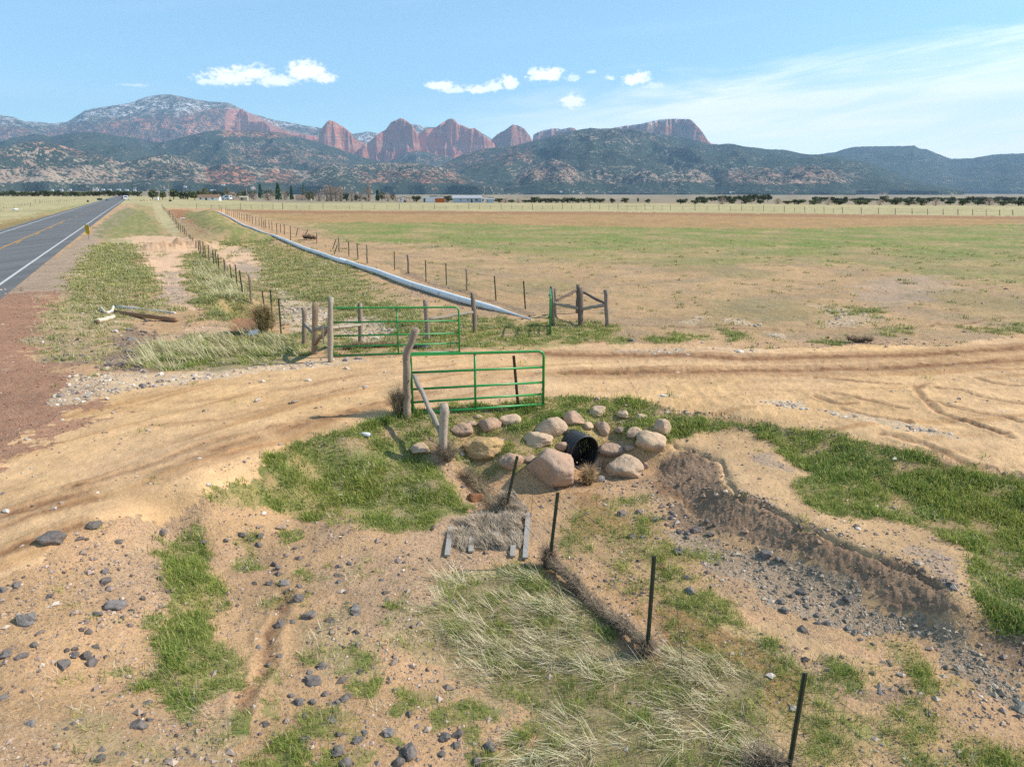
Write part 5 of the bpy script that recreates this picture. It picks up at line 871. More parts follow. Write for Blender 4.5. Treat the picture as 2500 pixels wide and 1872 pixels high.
# ---------------------------------------------------------------- irrigation pipe
pp = [(p, r) for p, r in zip(zp((648, 78), (700, 103), (780, 140), (850, 182), (920, 222), (1000, 246), (1060, 272), (1120, 292), (1190, 312), (1230, 328), (1330, 372), (1450, 424), (1560, 472), (1700, 515), (1850, 575), (2000, 620)), [.17] * 7 + [.10, .10, .16] + [.2] * 7)]
pp += [(p, r) for p, r in zip(zr((345, 42), (500, 98), (620, 135), (700, 168), (800, 208), (900, 240), (1000, 272), (1100, 305), (1180, 325), (1250, 348), (1330, 366), (1400, 380), (1460, 392), (1520, 408), (1580, 422), (1650, 442)), [.2, .2, .205, .21, .21, .21, .21, .21, .2, .2, .19, .16, .11, .06, .04, .03])]
P = []; R = []
for (px, py), r in pp:
    b = RT(px, py + 1); P.append(b + (0, 0, r * .68)); R.append(r * .72)
mb = MB(P[0]); A = np.array(P); L = np.concatenate([[0], np.cumsum(np.linalg.norm(np.diff(A, axis=0), axis=1))]); tt = np.linspace(0, L[-1], 220); Q = np.stack([np.interp(tt, L, A[:, k]) for k in range(3)], 1)
for k in range(3):
    Q[2:-2, k] = (Q[:-4, k] + Q[1:-3, k] + Q[2:-2, k] + Q[3:-1, k] + Q[4:, k]) / 5
rr = np.interp(tt, L, R) * (1 + .04 * np.sin(tt * 1.05)); mb.tube(Q, rr, 16); o = mb.build('irrigation_pipe', M_pipe); o.location = P[0]; tag(o, 'long white irrigation pipe lying in the grass beside the field fence', 'pipe')
# ---------------------------------------------------------------- culvert
def rings(mb, r0, L, wave, amp, inner):
    n = int(L / .02); P = [mouth + ax * i * .02 for i in range(n)]; rad = [r0 + amp * math.cos(i * .02 / wave * 2 * math.pi) for i in range(n)]; mb.tube(P, rad, 36, cap=False)
e = empty('culvert', tuple(mouth), 'black corrugated plastic culvert pipe sticking out between the boulders', 'culvert')
mb = MB(mouth); rings(mb, .36, 1.5, .13, .014, 0); mb.build('corrugated_shell', M_black, e)
mb = MB(mouth); P = [mouth + ax * q for q in (0, .34)]; mb.tube(P, .338, 36, cap=False); mb.tube([mouth + ax * .32, mouth + ax * .34], .338, 36); mb.build('liner_with_dark_stop', M_black, e)  # liner, plus an added black disk standing in for the dark depth inside
mb = MB(mouth); a_ = np.cross(ax, (0, 0, 1)); a_ /= np.linalg.norm(a_); u_ = np.cross(a_, ax); ring = [mouth + (a_ * math.cos(w) + u_ * math.sin(w)) * .355 for w in np.linspace(0, 2 * math.pi, 37)]; mb.tube(ring, .018, 8); mb.build('rim', M_black, e)
# ---------------------------------------------------------------- scattered vegetation and gravel
def candidates(N, seed, y0=545, y1=2150):
    r = np.random.default_rng(seed); px = r.uniform(-260, 2760, N); py = r.uniform(y0, y1, N); x, y = gp(px, py, 0.)
    for _ in range(3): z = base_h(x, y); x, y = gp(px, py, np.clip(z, -1.5, .5))
    d = np.hypot(x, y); dA = (d * d + H * H) ** 1.5 / (H * FP * FP) * (3020 * (y1 - y0) / N); return x, y, d, dA, r
def make_blades(name, x, y, L, w, lean, phi, c0, label, parent=None, mat_=None, z=None, curl=.35, kind='stuff', org=None):
    n = len(x); z = ground_h(x, y) - .01 if z is None else z; r = np.random.default_rng(n); cx, sx = np.cos(phi), np.sin(phi)
    hd = np.stack([cx, sx], 1); pw = np.stack([-sx, cx], 1) * (w / 2)[:, None]
    l1 = lean * (1 - curl); l2 = np.minimum(lean * (1 + curl), 1.62)
    m = np.stack([x + cx * np.sin(l1) * L * .5, y + sx * np.sin(l1) * L * .5, z + np.cos(l1) * L * .5], 1)
    t = m + np.stack([cx * np.sin(l2) * L * .5, sx * np.sin(l2) * L * .5, np.cos(l2) * L * .5], 1)
    b = np.stack([x, y, z], 1); P = np.concatenate([pw, np.zeros((n, 1))], 1)
    V = np.stack([b - P, b + P, m - P * .8, m + P * .8, t], 1).reshape(-1, 3); base = (np.arange(n) * 5)[:, None]
    F = np.stack([base + [0, 1, 2], base + [1, 3, 2], base + [2, 3, 4]], 1).reshape(-1, 3)
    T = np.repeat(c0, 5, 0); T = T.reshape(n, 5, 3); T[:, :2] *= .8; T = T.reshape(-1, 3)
    if org is not None: V = V - np.array(org)
    o = mesh_obj(name, V, F, mat_ or M_blade, parent, np.clip(T, .005, .9), smooth=False)
    if org is not None and parent is None: o.location = org
    return tag(o, label, kind=kind) if kind else o
def cw(cv, *ks): return np.max([cv.get(k, np.zeros(1)) * np.ones(1) if k in cv else np.zeros(1) for k in ks], 0)
def grass():
    x, y, d, dA, r = candidates(330000, 1); cv = cover(x, y); g = lambda k: cv.get(k, np.zeros(x.shape))
    w = np.maximum.reduce([g('green'), g('strawmix') * .62, g('drygrass') * .2, g('mix') * .3, g('straw') * .25, g('rust') * .22])
    bare = np.maximum.reduce([g('dirt'), g('scoria'), g('pale'), g('bank'), g('gravel') * .93, g('cobble') * .85, g('shoulder'), g('sand') * .97, g('damp')])
    bg = .028 * sstep(-.1, .4, fbm(x, y, .6, 3, 88)); w = np.maximum(w, bg); w = w * np.where(np.maximum(g('green') > .8, 0) > 0, 1, 1 - bare * .9)
    cl = fbm(x, y, 1.6, 4, 92); w = w * np.clip(1.0 + 1.7 * cl, .04, 2.)
    w = np.where(np.abs(x - (ROADM * y + ROADB) + 4.1) < 6.5, 0, w); nd = 130 * np.minimum(1, (11 / d) ** 1.25)
    k = (r.random(len(x)) < w * nd * dA) & (d < 75) & (d > 3); x, y, d, wk, cl = x[k], y[k], d[k], w[k], cl[k]
    nb = 15; n = len(x); X = np.repeat(x, nb); Y = np.repeat(y, nb); Dd = np.repeat(d, nb); sp = .035 + .002 * Dd
    sc = np.repeat(r.uniform(.6, 1.25, n) * (.8 + .9 * np.clip(cl, -.5, .8)), nb); X = X + r.normal(size=n * nb) * sp; Y = Y + r.normal(size=n * nb) * sp
    L = r.uniform(.06, .15, n * nb) * sc * (1 + Dd * .012); W_b = np.maximum(.0055, .00085 * Dd) * r.uniform(.7, 1.3, n * nb)
    base = np.array([[.22, .30, .075], [.33, .37, .075], [.14, .22, .05], [.40, .37, .14]])
    hue = sstep(-.5, .5, fbm(x, y, .45, 3, 95)); c = base[0] * (1 - hue[:, None]) + base[1] * hue[:, None]; kk = r.random(n) < .25; c[kk] = base[2]
    ff = (sstep(18, 30, d) * .75)[:, None]; c = c * (1 - ff) + np.array([.36, .34, .17]) * ff; C = np.repeat(c, nb, 0) * r.uniform(.6, 1.45, (n * nb, 1)); q = r.random(n * nb) < .26; C[q] = base[3] * r.uniform(.7, 1.7, (q.sum(), 1))
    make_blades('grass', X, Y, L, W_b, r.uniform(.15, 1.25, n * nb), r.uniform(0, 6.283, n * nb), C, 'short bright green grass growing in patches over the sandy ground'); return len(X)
def straw():
    x, y, d, dA, r = candidates(330000, 2); cv = cover(x, y); g = lambda k: cv.get(k, np.zeros(x.shape))
    w = np.maximum.reduce([g('strawmix') * 1., g('straw') * 1.1, g('drygrass') * .42, g('mix') * .35, g('green') * .07]); pat = fbm(x, y, 1.1, 4, 97); w = w * np.clip(.5 + 3. * pat + 1.2 * fbm(x, y, 3.2, 3, 96), .0, 2.4)
    w = np.maximum(w, .012); w = np.where(np.maximum.reduce([g('dirt'), g('scoria'), g('pale'), g('bank')]) > .5, 0, w)
    nd = 420 * np.minimum(1, (9 / d) ** 1.3) * 1.6; w = np.where(np.abs(x - (ROADM * y + ROADB) + 4.1) < 6.5, 0, w); k = (d < 70) & (d > 3); x, y, d, dA, w, nd = x[k], y[k], d[k], dA[k], w[k], nd[k]; flat = (g('strawmix') + g('straw'))[k]
    cnt = np.minimum(r.poisson(w * nd * dA / 9), 3); X = np.repeat(x, cnt); Y = np.repeat(y, cnt); D = np.repeat(d, cnt); fl = np.repeat(flat, cnt); n0 = len(X)
    a0 = math.pi + .30 + .9 * fbm(X, Y, .45, 3, 98) + .45 * sstep(7, 5.5, np.hypot(X, Y)) + r.normal(size=n0) * .62; a0 = np.where(fl > .3, a0, r.uniform(0, 6.283, n0)); l0 = np.where(fl > .3, r.uniform(.85, 1.48, n0), r.uniform(.6, 1.4, n0)); l0 = np.where((D > 16) & (fl > .3), r.uniform(.6, 1.2, n0), l0); tint = r.uniform(.75, 1.1, n0)
    X, Y, D, fl, a0, l0, tint = [np.repeat(q, 9) for q in (X, Y, D, fl, a0, l0, tint)]; n = len(X); sp = .03 + .004 * D; X = X + r.normal(size=n) * sp; Y = Y + r.normal(size=n) * sp; a = a0 + r.normal(size=n) * np.where(fl > .3, .3, .8); lean = np.clip(l0 + r.normal(size=n) * .14, .2, 1.55)
    L = np.where(fl > .3, r.uniform(.10, .5, n), r.uniform(.06, .2, n)) * np.where(D > 18, 1.25, 1.)
    c = np.array([.95, .83, .57]) * (r.uniform(.6, 1.1, n) * tint)[:, None]; q = r.random(n) < .07; c[q] = np.array([.34, .36, .12]) * r.uniform(.7, 1.3, (q.sum(), 1)); q = r.random(n) < .16; c[q] = np.array([.36, .27, .16]) * r.uniform(.6, 1.3, (q.sum(), 1))
    fd = (sstep(14, 22, D) * .45)[:, None]; c = c * (1 - fd) + np.array([.33, .33, .14]) * fd
    make_blades('dry_grass', X, Y, L, np.maximum(.0055, .0007 * D) * r.uniform(.7, 1.3, n), lean, a, c, 'pale dead straw flattened by flood water', curl=.04); return n
_OCT = (np.array([[1, 0, 0], [-1, 0, 0], [0, 1, 0], [0, -1, 0], [0, 0, 1], [0, 0, -1.]]), np.array([[0, 2, 4], [2, 1, 4], [1, 3, 4], [3, 0, 4], [2, 0, 5], [1, 2, 5], [3, 1, 5], [0, 3, 5]]))
def make_pebbles(name, x, y, s, c, r, label):
    n = len(x); V, F = _OCT if name == 'gravel' else ico(1); nv = len(V); v = V[None] * (1 + .5 * (r.random((n, nv, 1)) - .5) * (.8 if nv == 6 else .4)); v = v + r.normal(size=(n, nv, 3)) * (.13 if nv == 6 else .07)
    v = v * np.stack([s * r.uniform(.8, 1.5, n), s * r.uniform(.7, 1.2, n), s * r.uniform(.45, .8, n)], 1)[:, None]; a = r.uniform(0, 6.283, n); ca, sa = np.cos(a)[:, None], np.sin(a)[:, None]
    v = np.stack([v[..., 0] * ca - v[..., 1] * sa, v[..., 0] * sa + v[..., 1] * ca, v[..., 2]], 2); z = ground_h(x, y) + s * .22
    v = v + np.stack([x, y, z], 1)[:, None]; f = (F[None] + (np.arange(n) * nv)[:, None, None]).reshape(-1, 3)
    return tag(mesh_obj(name, v.reshape(-1, 3), f, M_pebble, None, np.repeat(c, nv, 0), smooth=False), label, kind='stuff')
def gravel():
    x, y, d, dA, r = candidates(700000, 3, 700); cv = cover(x, y); g = lambda k: cv.get(k, np.zeros(x.shape))
    pat = fbm(x, y, .55, 4, 41); patch = sstep(-.25, .35, pat)
    w = .16 + .95 * patch * np.clip(.75 + 1.3 * fbm(x, y, 1.7, 3, 43), .1, 1.6); soft = np.maximum.reduce([g('dirt') * .93, g('sand') * .72, g('pale') * .93, g('damp') * .8, g('green') * .75, g('strawmix') * .8, g('shoulder') * .4]); w = w * (1 - soft)
    w = np.maximum.reduce([w, g('gravel') * 1.6, g('dark') * 1.1, g('grey') * .9, g('bank') * .3, g('scoria') * 1.2]); fld = in_poly(x, y, FIELD); w = np.where(fld, w * .1, w)
    nd = 430 * np.minimum(1, (9 / d) ** 1.9); k = (r.random(len(x)) < w * nd * dA) & (d < 45) & (d > 3.5)
    x, y, d = x[k], y[k], d[k]; n = len(x); cvk = {q: v[k] for q, v in cv.items()}; G = lambda q: cvk.get(q, np.zeros(n))
    s = np.exp(r.normal(size=n) * .6) * .0062 * (1 + d * .045); q = r.random(n) < .02; s[q] *= 2.6; s = np.minimum(s, .05 + .001 * d)
    pal = np.array([[.34, .25, .20], [.14, .11, .10], [.44, .34, .27], [.24, .18, .15], [.10, .082, .078], [.55, .46, .38]]); pi = r.choice(6, n, p=[.30, .17, .18, .22, .08, .05]); c = pal[pi] * r.uniform(.75, 1.25, (n, 1))
    q = G('scoria') > .5; s[q] *= .6; c[q] = np.array([.33, .165, .115]) * r.uniform(.5, 1.5, (q.sum(), 1)); q2 = q & (r.random(n) < .04); c[q2] = (.5, .4, .33)
    q = (G('gravel') > .4); c[q] = np.array([.38, .31, .235]) * r.uniform(.45, 1.35, (q.sum(), 1)); q = (G('bank') > .4); c[q] = np.array([.33, .22, .15]) * r.uniform(.5, 1.2, (q.sum(), 1))
    make_pebbles('gravel', x, y, s, c, r, 'fine mixed gravel strewn over the bare sandy ground')
    x, y, d, dA, r = candidates(260000, 4, 690, 1300); cv = cover(x, y); g = lambda k: cv.get(k, np.zeros(x.shape))
    w = g('cobble') * np.clip(.7 + 1.6 * fbm(x, y, .8, 3, 99), .05, 1.6) + g('dark') * .18 + .006 * (g('scoria') < .3); w = np.where(in_poly(x, y, FIELD) & (g('cobble') < .1), 0, w); nd = 60 * np.minimum(1, (16 / d) ** 1.3)
    k = (r.random(len(x)) < w * nd * dA) & (d < 45); x, y, d = x[k], y[k], d[k]; n = len(x); s = np.exp(r.normal(size=n) * .42) * .027 * (1 + d * .012); dk = cv.get('dark', np.zeros(len(k)))[k] > .4
    pal = np.array([[.55, .46, .37], [.46, .34, .25], [.36, .29, .25], [.62, .56, .50], [.24, .20, .18]]); c = pal[r.choice(5, n, p=[.3, .25, .2, .13, .12])] * r.uniform(.75, 1.2, (n, 1)); c[dk] = np.array([.12, .10, .095]) * r.uniform(.6, 1.6, (dk.sum(), 1))
    make_pebbles('cobbles', x, y, s, c, r, 'pale rounded cobbles washed up beside the dirt road and in the ditch')
print('blades', grass(), straw()); gravel()

# ---------------------------------------------------------------- flood debris of dead grass
def hay(name, pts, rad, n, label, col=(.27, .215, .155), L=(.12, .35), seed=0, cat='debris', droop=.8, lift=0., long=False, wd=.006):
    r = np.random.default_rng(seed + 900); P = [np.array(p, float) + (0, 0, lift) for p in pts]; org = P[0].copy(); rr = [rad] * len(P) if np.ndim(rad) == 0 else rad
    mb = MB(org)
    if len(P) > 1: 
        A = np.array(P); t = np.linspace(0, len(P) - 1, 12 * (len(P) - 1) + 1); Q = np.stack([np.interp(t, range(len(P)), A[:, k]) for k in range(3)], 1); Q[:, 2] += r.normal(size=len(t)) * .02; R_ = np.interp(t, range(len(P)), rr) * r.uniform(.6, 1.05, len(t))
    else: Q = P[0] + np.array([[0, 0, q] for q in np.linspace(-rad * .9, rad * 1.1, 8)]); R_ = rad * np.sin(np.linspace(.5, 2.9, 8)) ** .6 * .85; t = np.arange(8.)
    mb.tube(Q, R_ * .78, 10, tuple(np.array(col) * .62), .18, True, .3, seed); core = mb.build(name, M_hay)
    core.location = org; tag(core, label, cat)
    i = r.integers(0, len(Q), n); a = r.uniform(0, 6.283, n); el = r.uniform(-.6, 1.2, n); off = np.stack([np.cos(a) * np.cos(el), np.sin(a) * np.cos(el), np.sin(el)], 1) * (R_[i] * .75)[:, None]; B = Q[i] + off + r.normal(size=(n, 3)) * .015
    c = np.array(col)[None] * r.uniform(.55, 1.75, (n, 1)); ph = a + r.normal(size=n) * .5 if not long else np.where(r.random(n) < .5, 0, math.pi) + math.atan2(*(Q[-1] - Q[0])[[1, 0]]) + r.normal(size=n) * .4
    make_blades('stalks', B[:, 0], B[:, 1], r.uniform(L[0], L[1], n), np.full(n, wd) * r.uniform(.6, 1.3, n), r.uniform(.7, 2.3, n) * droop, ph, c, None, core, M_hay, B[:, 2], .4, None, org)
    return core
G_ = lambda f, x, y: RT(*f((x, y))[0])
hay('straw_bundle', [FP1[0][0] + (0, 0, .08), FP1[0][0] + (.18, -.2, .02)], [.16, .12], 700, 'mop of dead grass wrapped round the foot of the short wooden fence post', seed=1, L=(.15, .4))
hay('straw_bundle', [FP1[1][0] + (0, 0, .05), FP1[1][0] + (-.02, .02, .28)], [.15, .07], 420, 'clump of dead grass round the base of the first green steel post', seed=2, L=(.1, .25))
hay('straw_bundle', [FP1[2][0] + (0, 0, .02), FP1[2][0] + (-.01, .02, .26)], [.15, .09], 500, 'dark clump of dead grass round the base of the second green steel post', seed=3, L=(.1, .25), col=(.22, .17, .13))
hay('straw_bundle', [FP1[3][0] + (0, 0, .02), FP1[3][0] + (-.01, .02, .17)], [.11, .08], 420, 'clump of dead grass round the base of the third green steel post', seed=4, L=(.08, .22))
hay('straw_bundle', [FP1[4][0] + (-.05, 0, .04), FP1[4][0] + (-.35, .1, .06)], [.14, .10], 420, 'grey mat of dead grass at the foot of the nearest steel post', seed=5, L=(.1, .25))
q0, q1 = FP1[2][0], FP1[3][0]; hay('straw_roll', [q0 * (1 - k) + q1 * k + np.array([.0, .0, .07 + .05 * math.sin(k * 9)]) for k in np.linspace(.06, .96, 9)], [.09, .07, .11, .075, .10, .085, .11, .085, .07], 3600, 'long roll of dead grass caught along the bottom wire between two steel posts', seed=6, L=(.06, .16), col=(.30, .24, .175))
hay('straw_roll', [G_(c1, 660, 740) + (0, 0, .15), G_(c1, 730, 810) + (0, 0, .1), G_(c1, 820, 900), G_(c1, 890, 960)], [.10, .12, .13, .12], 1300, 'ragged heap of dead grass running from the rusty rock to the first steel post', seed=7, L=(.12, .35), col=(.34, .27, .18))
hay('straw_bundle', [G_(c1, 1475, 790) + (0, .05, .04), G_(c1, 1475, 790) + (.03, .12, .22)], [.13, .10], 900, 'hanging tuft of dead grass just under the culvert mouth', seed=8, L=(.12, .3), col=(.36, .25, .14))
hay('straw_heap', [G_(zr, 760, 628), G_(zr, 640, 632), G_(zr, 500, 640), G_(zr, 400, 646)], [.10, .16, .22, .18], 900, 'low brown ridge of flood debris behind the far green gate', seed=9, L=(.15, .35), col=(.24, .17, .11), wd=.014)
hay('straw_bale', [G_(zb, 920, 1060) + (0, 0, .15), G_(zb, 920, 1060) + (-.12, 0, .75)], [.38, .22], 900, 'tall bundle of dead grass draped on the fence above the washed out hole', seed=10, L=(.3, .7), col=(.34, .27, .14), wd=.02)
hay('tumbleweed', [G_(zp, 1540, 362) + (0, 0, .2), G_(zp, 1660, 372) + (0, 0, .2)], [.16, .16], 400, 'dark tumbleweed heap beside a leaning post on the pipe fence', seed=11, L=(.3, .6), col=(.24, .18, .13), wd=.03)
hay('tumbleweed', [G_(zs, 1260, 742) + (0, 0, .06), G_(zs, 1390, 742) + (0, 0, .06)], [.08, .06], 350, 'low dark bush skeleton lying in the field beside the dirt road', seed=12, L=(.1, .3), col=(.24, .18, .13), wd=.012)
hay('dry_bush', [G_(zn, 150, 1000) + (0, 0, .05)], .14, 600, 'dry brown tuft of stalks left of the bent gate post', seed=13, L=(.35, .8), col=(.36, .28, .18), droop=.42, wd=.008)
# mat of grass over an old pallet by the first steel post
pb = G_(c1, 800, 1270); e = empty('wooden_pallet', tuple(pb), 'weathered grey pallet half buried under matted dead grass', 'pallet')
for i, (xa, ya, xb, yb) in enumerate([(555, 1050, 530, 1285), (700, 1040, 690, 1250), (870, 1020, 852, 1215), (985, 1010, 970, 1280), (1075, 985, 1055, 1290)]):
    a, b = G_(c1, xa, ya), G_(c1, xb, yb); ang = math.atan2(b[1] - a[1], b[0] - a[0]); m = (a + b) / 2; L = np.linalg.norm((b - a)[:2]); mb = MB(pb); mb.box((m[0], m[1], m[2] + .035), (L, .085, .03), ang, (.33, .30, .265)); mb.build('board', M_wood, e, False)
def hay_area(name, quad, n, label, seed=0, col=(.33, .27, .20), hmax=.16, L=(.08, .24), org=None):
    "matted grass lying over a patch of ground: lumpy mound plus stalks"
    r = np.random.default_rng(seed); q = [G_(c1, *p) for p in quad]; org = q[0].copy(); m_ = 60
    U, V_ = np.meshgrid(np.linspace(0, 1, m_), np.linspace(0, 1, m_)); P = (q[0] * ((1 - U) * (1 - V_))[..., None] + q[1] * (U * (1 - V_))[..., None] + q[2] * (U * V_)[..., None] + q[3] * ((1 - U) * V_)[..., None])
    def hh(x, y, u, v): e = np.clip(np.minimum.reduce([u, 1 - u, v, 1 - v]) * 6 + .9 * fbm(x, y, 4., 3, seed + 8) - .15, 0, 1) ** .6; return hmax * e * np.clip(.35 + 1.3 * fbm(x, y, 2.6, 4, seed) + .5 * fbm(x, y, 8., 3, seed + 1), -.3, 1.3) - .02
    x, y = P[..., 0].ravel(), P[..., 1].ravel(); z = base_h(x, y) + hh(x, y, U.ravel(), V_.ravel()); i = np.arange(m_ - 1)[:, None] * m_; j = np.arange(m_ - 1)[None]
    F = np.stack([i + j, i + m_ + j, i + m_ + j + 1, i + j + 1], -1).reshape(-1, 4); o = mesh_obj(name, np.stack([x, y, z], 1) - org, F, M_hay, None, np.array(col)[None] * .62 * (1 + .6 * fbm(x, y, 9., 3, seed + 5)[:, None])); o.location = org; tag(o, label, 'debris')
    u, v = r.random(n), r.random(n); p = (q[0] * ((1 - u) * (1 - v))[:, None] + q[1] * (u * (1 - v))[:, None] + q[2] * (u * v)[:, None] + q[3] * ((1 - u) * v)[:, None]); h = hh(p[:, 0], p[:, 1], u, v); k = h > -.005; p = p[k]; h = h[k]; n = len(p)
    make_blades('stalks', p[:, 0], p[:, 1], r.uniform(L[0], L[1], n), np.full(n, .006) * r.uniform(.6, 1.4, n), r.uniform(.9, 1.65, n), 2.2 + 3. * fbm(p[:, 0], p[:, 1], 2.5, 3, seed + 3) + r.normal(size=n) * .5, np.array(col)[None] * r.uniform(.5, 1.8, (n, 1)), None, o, M_hay, base_h(p[:, 0], p[:, 1]) + h + .01, .3, None, org)
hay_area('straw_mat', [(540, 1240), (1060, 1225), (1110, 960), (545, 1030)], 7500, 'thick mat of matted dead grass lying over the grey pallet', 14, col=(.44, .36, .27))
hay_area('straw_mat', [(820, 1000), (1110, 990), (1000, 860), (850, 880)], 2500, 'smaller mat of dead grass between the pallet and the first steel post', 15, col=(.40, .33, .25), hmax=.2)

# ---------------------------------------------------------------- logs and small things on the left
def log(name, f, a, b, r, tint, label, cat='log', lift=.8, bark=False, seed=0):
    A, B = G_(f, *a), G_(f, *b); e = empty(name, tuple(A), label, cat); timber('trunk', [A + (0, 0, r[0] * lift), B + (0, 0, r[1] * lift)], r, tint, e, seed, n=11, wob=.02)
    mb = MB(A); d = (B - A) / np.linalg.norm(B - A); mb.tube([A + (0, 0, r[0] * lift) - d * .005, A + (0, 0, r[0] * lift) + d * .01], r[0] * .9, 11, (.20, .14, .09)); mb.build('cut_end', M_wood, e)
    return e
log('pale_log', zk, (505, 665), (1345, 745), (.075, .045), (.62, .58, .54), 'long bleached grey log lying across the dry verge', seed=2)
log('brown_log', zk, (480, 735), (1370, 860), (.07, .10), (.27, .16, .09), 'long brown log with shredded bark below the bleached log', seed=3)
log('short_log', zk, (225, 900), (470, 810), (.12, .08), (.58, .50, .36), 'short thick pale log with a dark cut end left of the rubble', seed=4)
o = timber('driftwood', [G_(zk, 280, 700) + (0, 0, .14), G_(zk, 340, 748) + (0, 0, .04), G_(zk, 440, 720) + (0, 0, .05), G_(zk, 455, 680) + (0, 0, .12)], (.045, .055), (.6, .54, .44), None, 4); tag(o, 'curved piece of pale driftwood at the left end of the logs', 'driftwood')
b = G_(zb, 690, 1120); mb = MB(b); V = [b + p for p in ((-.2, 0, -.15), (.17, .1, -.15), (.22, .2, .22), (-.08, .12, .2))]; mb.add(V + [v + (0, .03, 0) for v in V], [(0, 1, 2, 3), (7, 6, 5, 4), (0, 4, 5, 1), (1, 5, 6, 2), (2, 6, 7, 3), (3, 7, 4, 0)]); o = mb.build('metal_sheet', simple('metal_blue_reflection_tint', (.22, .31, .42), .35, .2, 4., spec=.5), None, False); o.location = b; tag(o, 'bent metal sheet tinted with a blue reflection at the bottom of the washed out hole', 'metal sheet')  # blue reflection is put into the metal's base colour
b = G_(zn, -200, 720); b = RT(893, 1064); e = empty('plastic_bottle', tuple(b + (0, 0, .03)), 'crushed white plastic bottle in the green grass below the bent gate post', 'bottle'); mb = MB(b); mb.tube([b + (-.11, .02, .03), b + (-.09, .015, .035), b + (.07, -.02, .035), b + (.10, -.025, .03)], [.02, .045, .045, .02], 12); ob = mb.build('body', M_white, e); ob.location = (0, 0, -.03); mb = MB(b); mb.tube([b + (.10, -.025, .03), b + (.13, -.03, .03)], .016, 8); mb.build('cap', simple('blue_cap', (.1, .2, .4), .5), e).location = (0, 0, -.03)
for (x, y, w, lab) in [((850 + 0), 222, 1., 'torn white plastic sheet in the ditch beside the levee'), (1000, 0, 0, None)]:
    if lab:
        b = RT(*zp((278, 152))[0]); v, F = rock_mesh(3, .45, .3, .14, 55, .35); o = mesh_obj('plastic_sheet', v, F, M_white); o.location = b + (0, 0, .12); tag(o, lab, 'plastic sheet')
b = RT(*z2((170, 325))[0]); v, F = rock_mesh(3, .8, .5, .25, 56, .3); o = mesh_obj('plastic_sheet', v, F, M_white); o.location = b + (0, 0, .15); tag(o, 'crumpled white plastic sheet in the pale field left of the highway', 'plastic sheet')
b = RT(*zr((905, 636))[0]); v, F = rock_mesh(3, .32, .2, .09, 57, .1); o = mesh_obj('rubber_mat', v, F, M_black); o.location = b + (0, 0, .06); tag(o, 'dark flat scrap lying behind the far gate near the bent post', 'scrap')

# ---------------------------------------------------------------- sign, poles, vehicles
M_signy = simple('yellow_sign_sheeting', (.92, .62, .02), .45, .08); M_blk = simple('black_sheeting', (.02, .02, .02), .5, .1); M_steel = simple('grey_sign_post_steel', (.30, .30, .30), .5, .2, metal=.4)
b = RT(217, 585); wpx = (b[1] * CT - (b[2] - H) * ST) / FP; e = empty('road_marker_sign', tuple(b), 'yellow and black striped marker sign standing beside the highway', 'sign')
top = topof(b, 217, 549)[2]; bot = topof(b, 217, 572)[2]; hw = 5.0 * wpx; mb = MB(b); mb.box((b[0], b[1] + .03, (b[2] + top) / 2 - .1), (.06, .04, top - b[2])); mb.build('post', M_steel, e, False)
mb = MB(b); mb.box((b[0], b[1], (top + bot) / 2), (2 * hw, .02, top - bot)); mb.build('panel', M_signy, e, False)
def clipy(P, lo, hi):
    for s_, lim in ((1, lo), (-1, -hi)):
        Q = []
        for i in range(len(P)):
            a, c = P[i], P[(i + 1) % len(P)]; ia, ic = s_ * a[1] >= lim, s_ * c[1] >= lim
            if ia: Q.append(a)
            if ia != ic: k = (lim * s_ - a[1]) / (c[1] - a[1]); Q.append((a[0] + (c[0] - a[0]) * k, a[1] + (c[1] - a[1]) * k))
        P = Q
    return P
mb = MB(b); hh = top - bot; st = hh / 5.
for k in range(-1, 6):
    z0 = k * st + .1 * st; P = clipy([(-hw, z0 + 2 * hw), (hw, z0), (hw, z0 + st * .5), (-hw, z0 + 2 * hw + st * .5)], 0, hh)
    if len(P) > 2: mb.add([(b[0] + x, b[1] - .014, bot + z) for x, z in P], [tuple(range(len(P)))])
mb.build('stripes', M_blk, e, False)
def pole(base, top, label, arm=True, r=.14):
    b = RT(*base); tp = topof(b, *top); e = empty('utility_pole', tuple(b), label, 'utility pole'); mb = MB(b); mb.tube([b - (0, 0, .3), tp], [r, r * .7], 8, (.26, .18, .12), streak=.2); mb.build('pole', M_wood, e)
    if arm: mb = MB(b); mb.box(tp - (0, 0, .5), (1.8, .12, .12), .3, (.24, .17, .12)); mb.build('crossarm', M_wood, e, False); mb = MB(b); [mb.tube([tp + (dx, .3 * dx, -.45), tp + (dx, .3 * dx, -.2)], .05, 6, (.3, .3, .3)) for dx in (-.8, 0, .8)]; mb.build('insulators', M_steel, e)
pole((416, 491), (410, 446), 'tall wooden utility pole beside the junipers near the highway'); pole((390, 489), (389.5, 466), 'short wooden utility pole left of the tall one', False, .12)
pole((1009, 493), (1010, 464), 'dark utility pole between the open shelter and the white shed', True, .12)
M_tyre = simple('tyre_rubber', (.02, .02, .02), .9, .2); M_red = simple('red_paint', (.42, .03, .02), .4, .1, spec=.5); M_lamp = simple('red_tail_lamp', (.45, .02, .02), .3, .1); M_car = simple('silver_white_car_paint', (.66, .68, .70), .25, .05, spec=.6); M_dcar = simple('dark_car_paint', (.05, .055, .07), .25, .05, spec=.6)
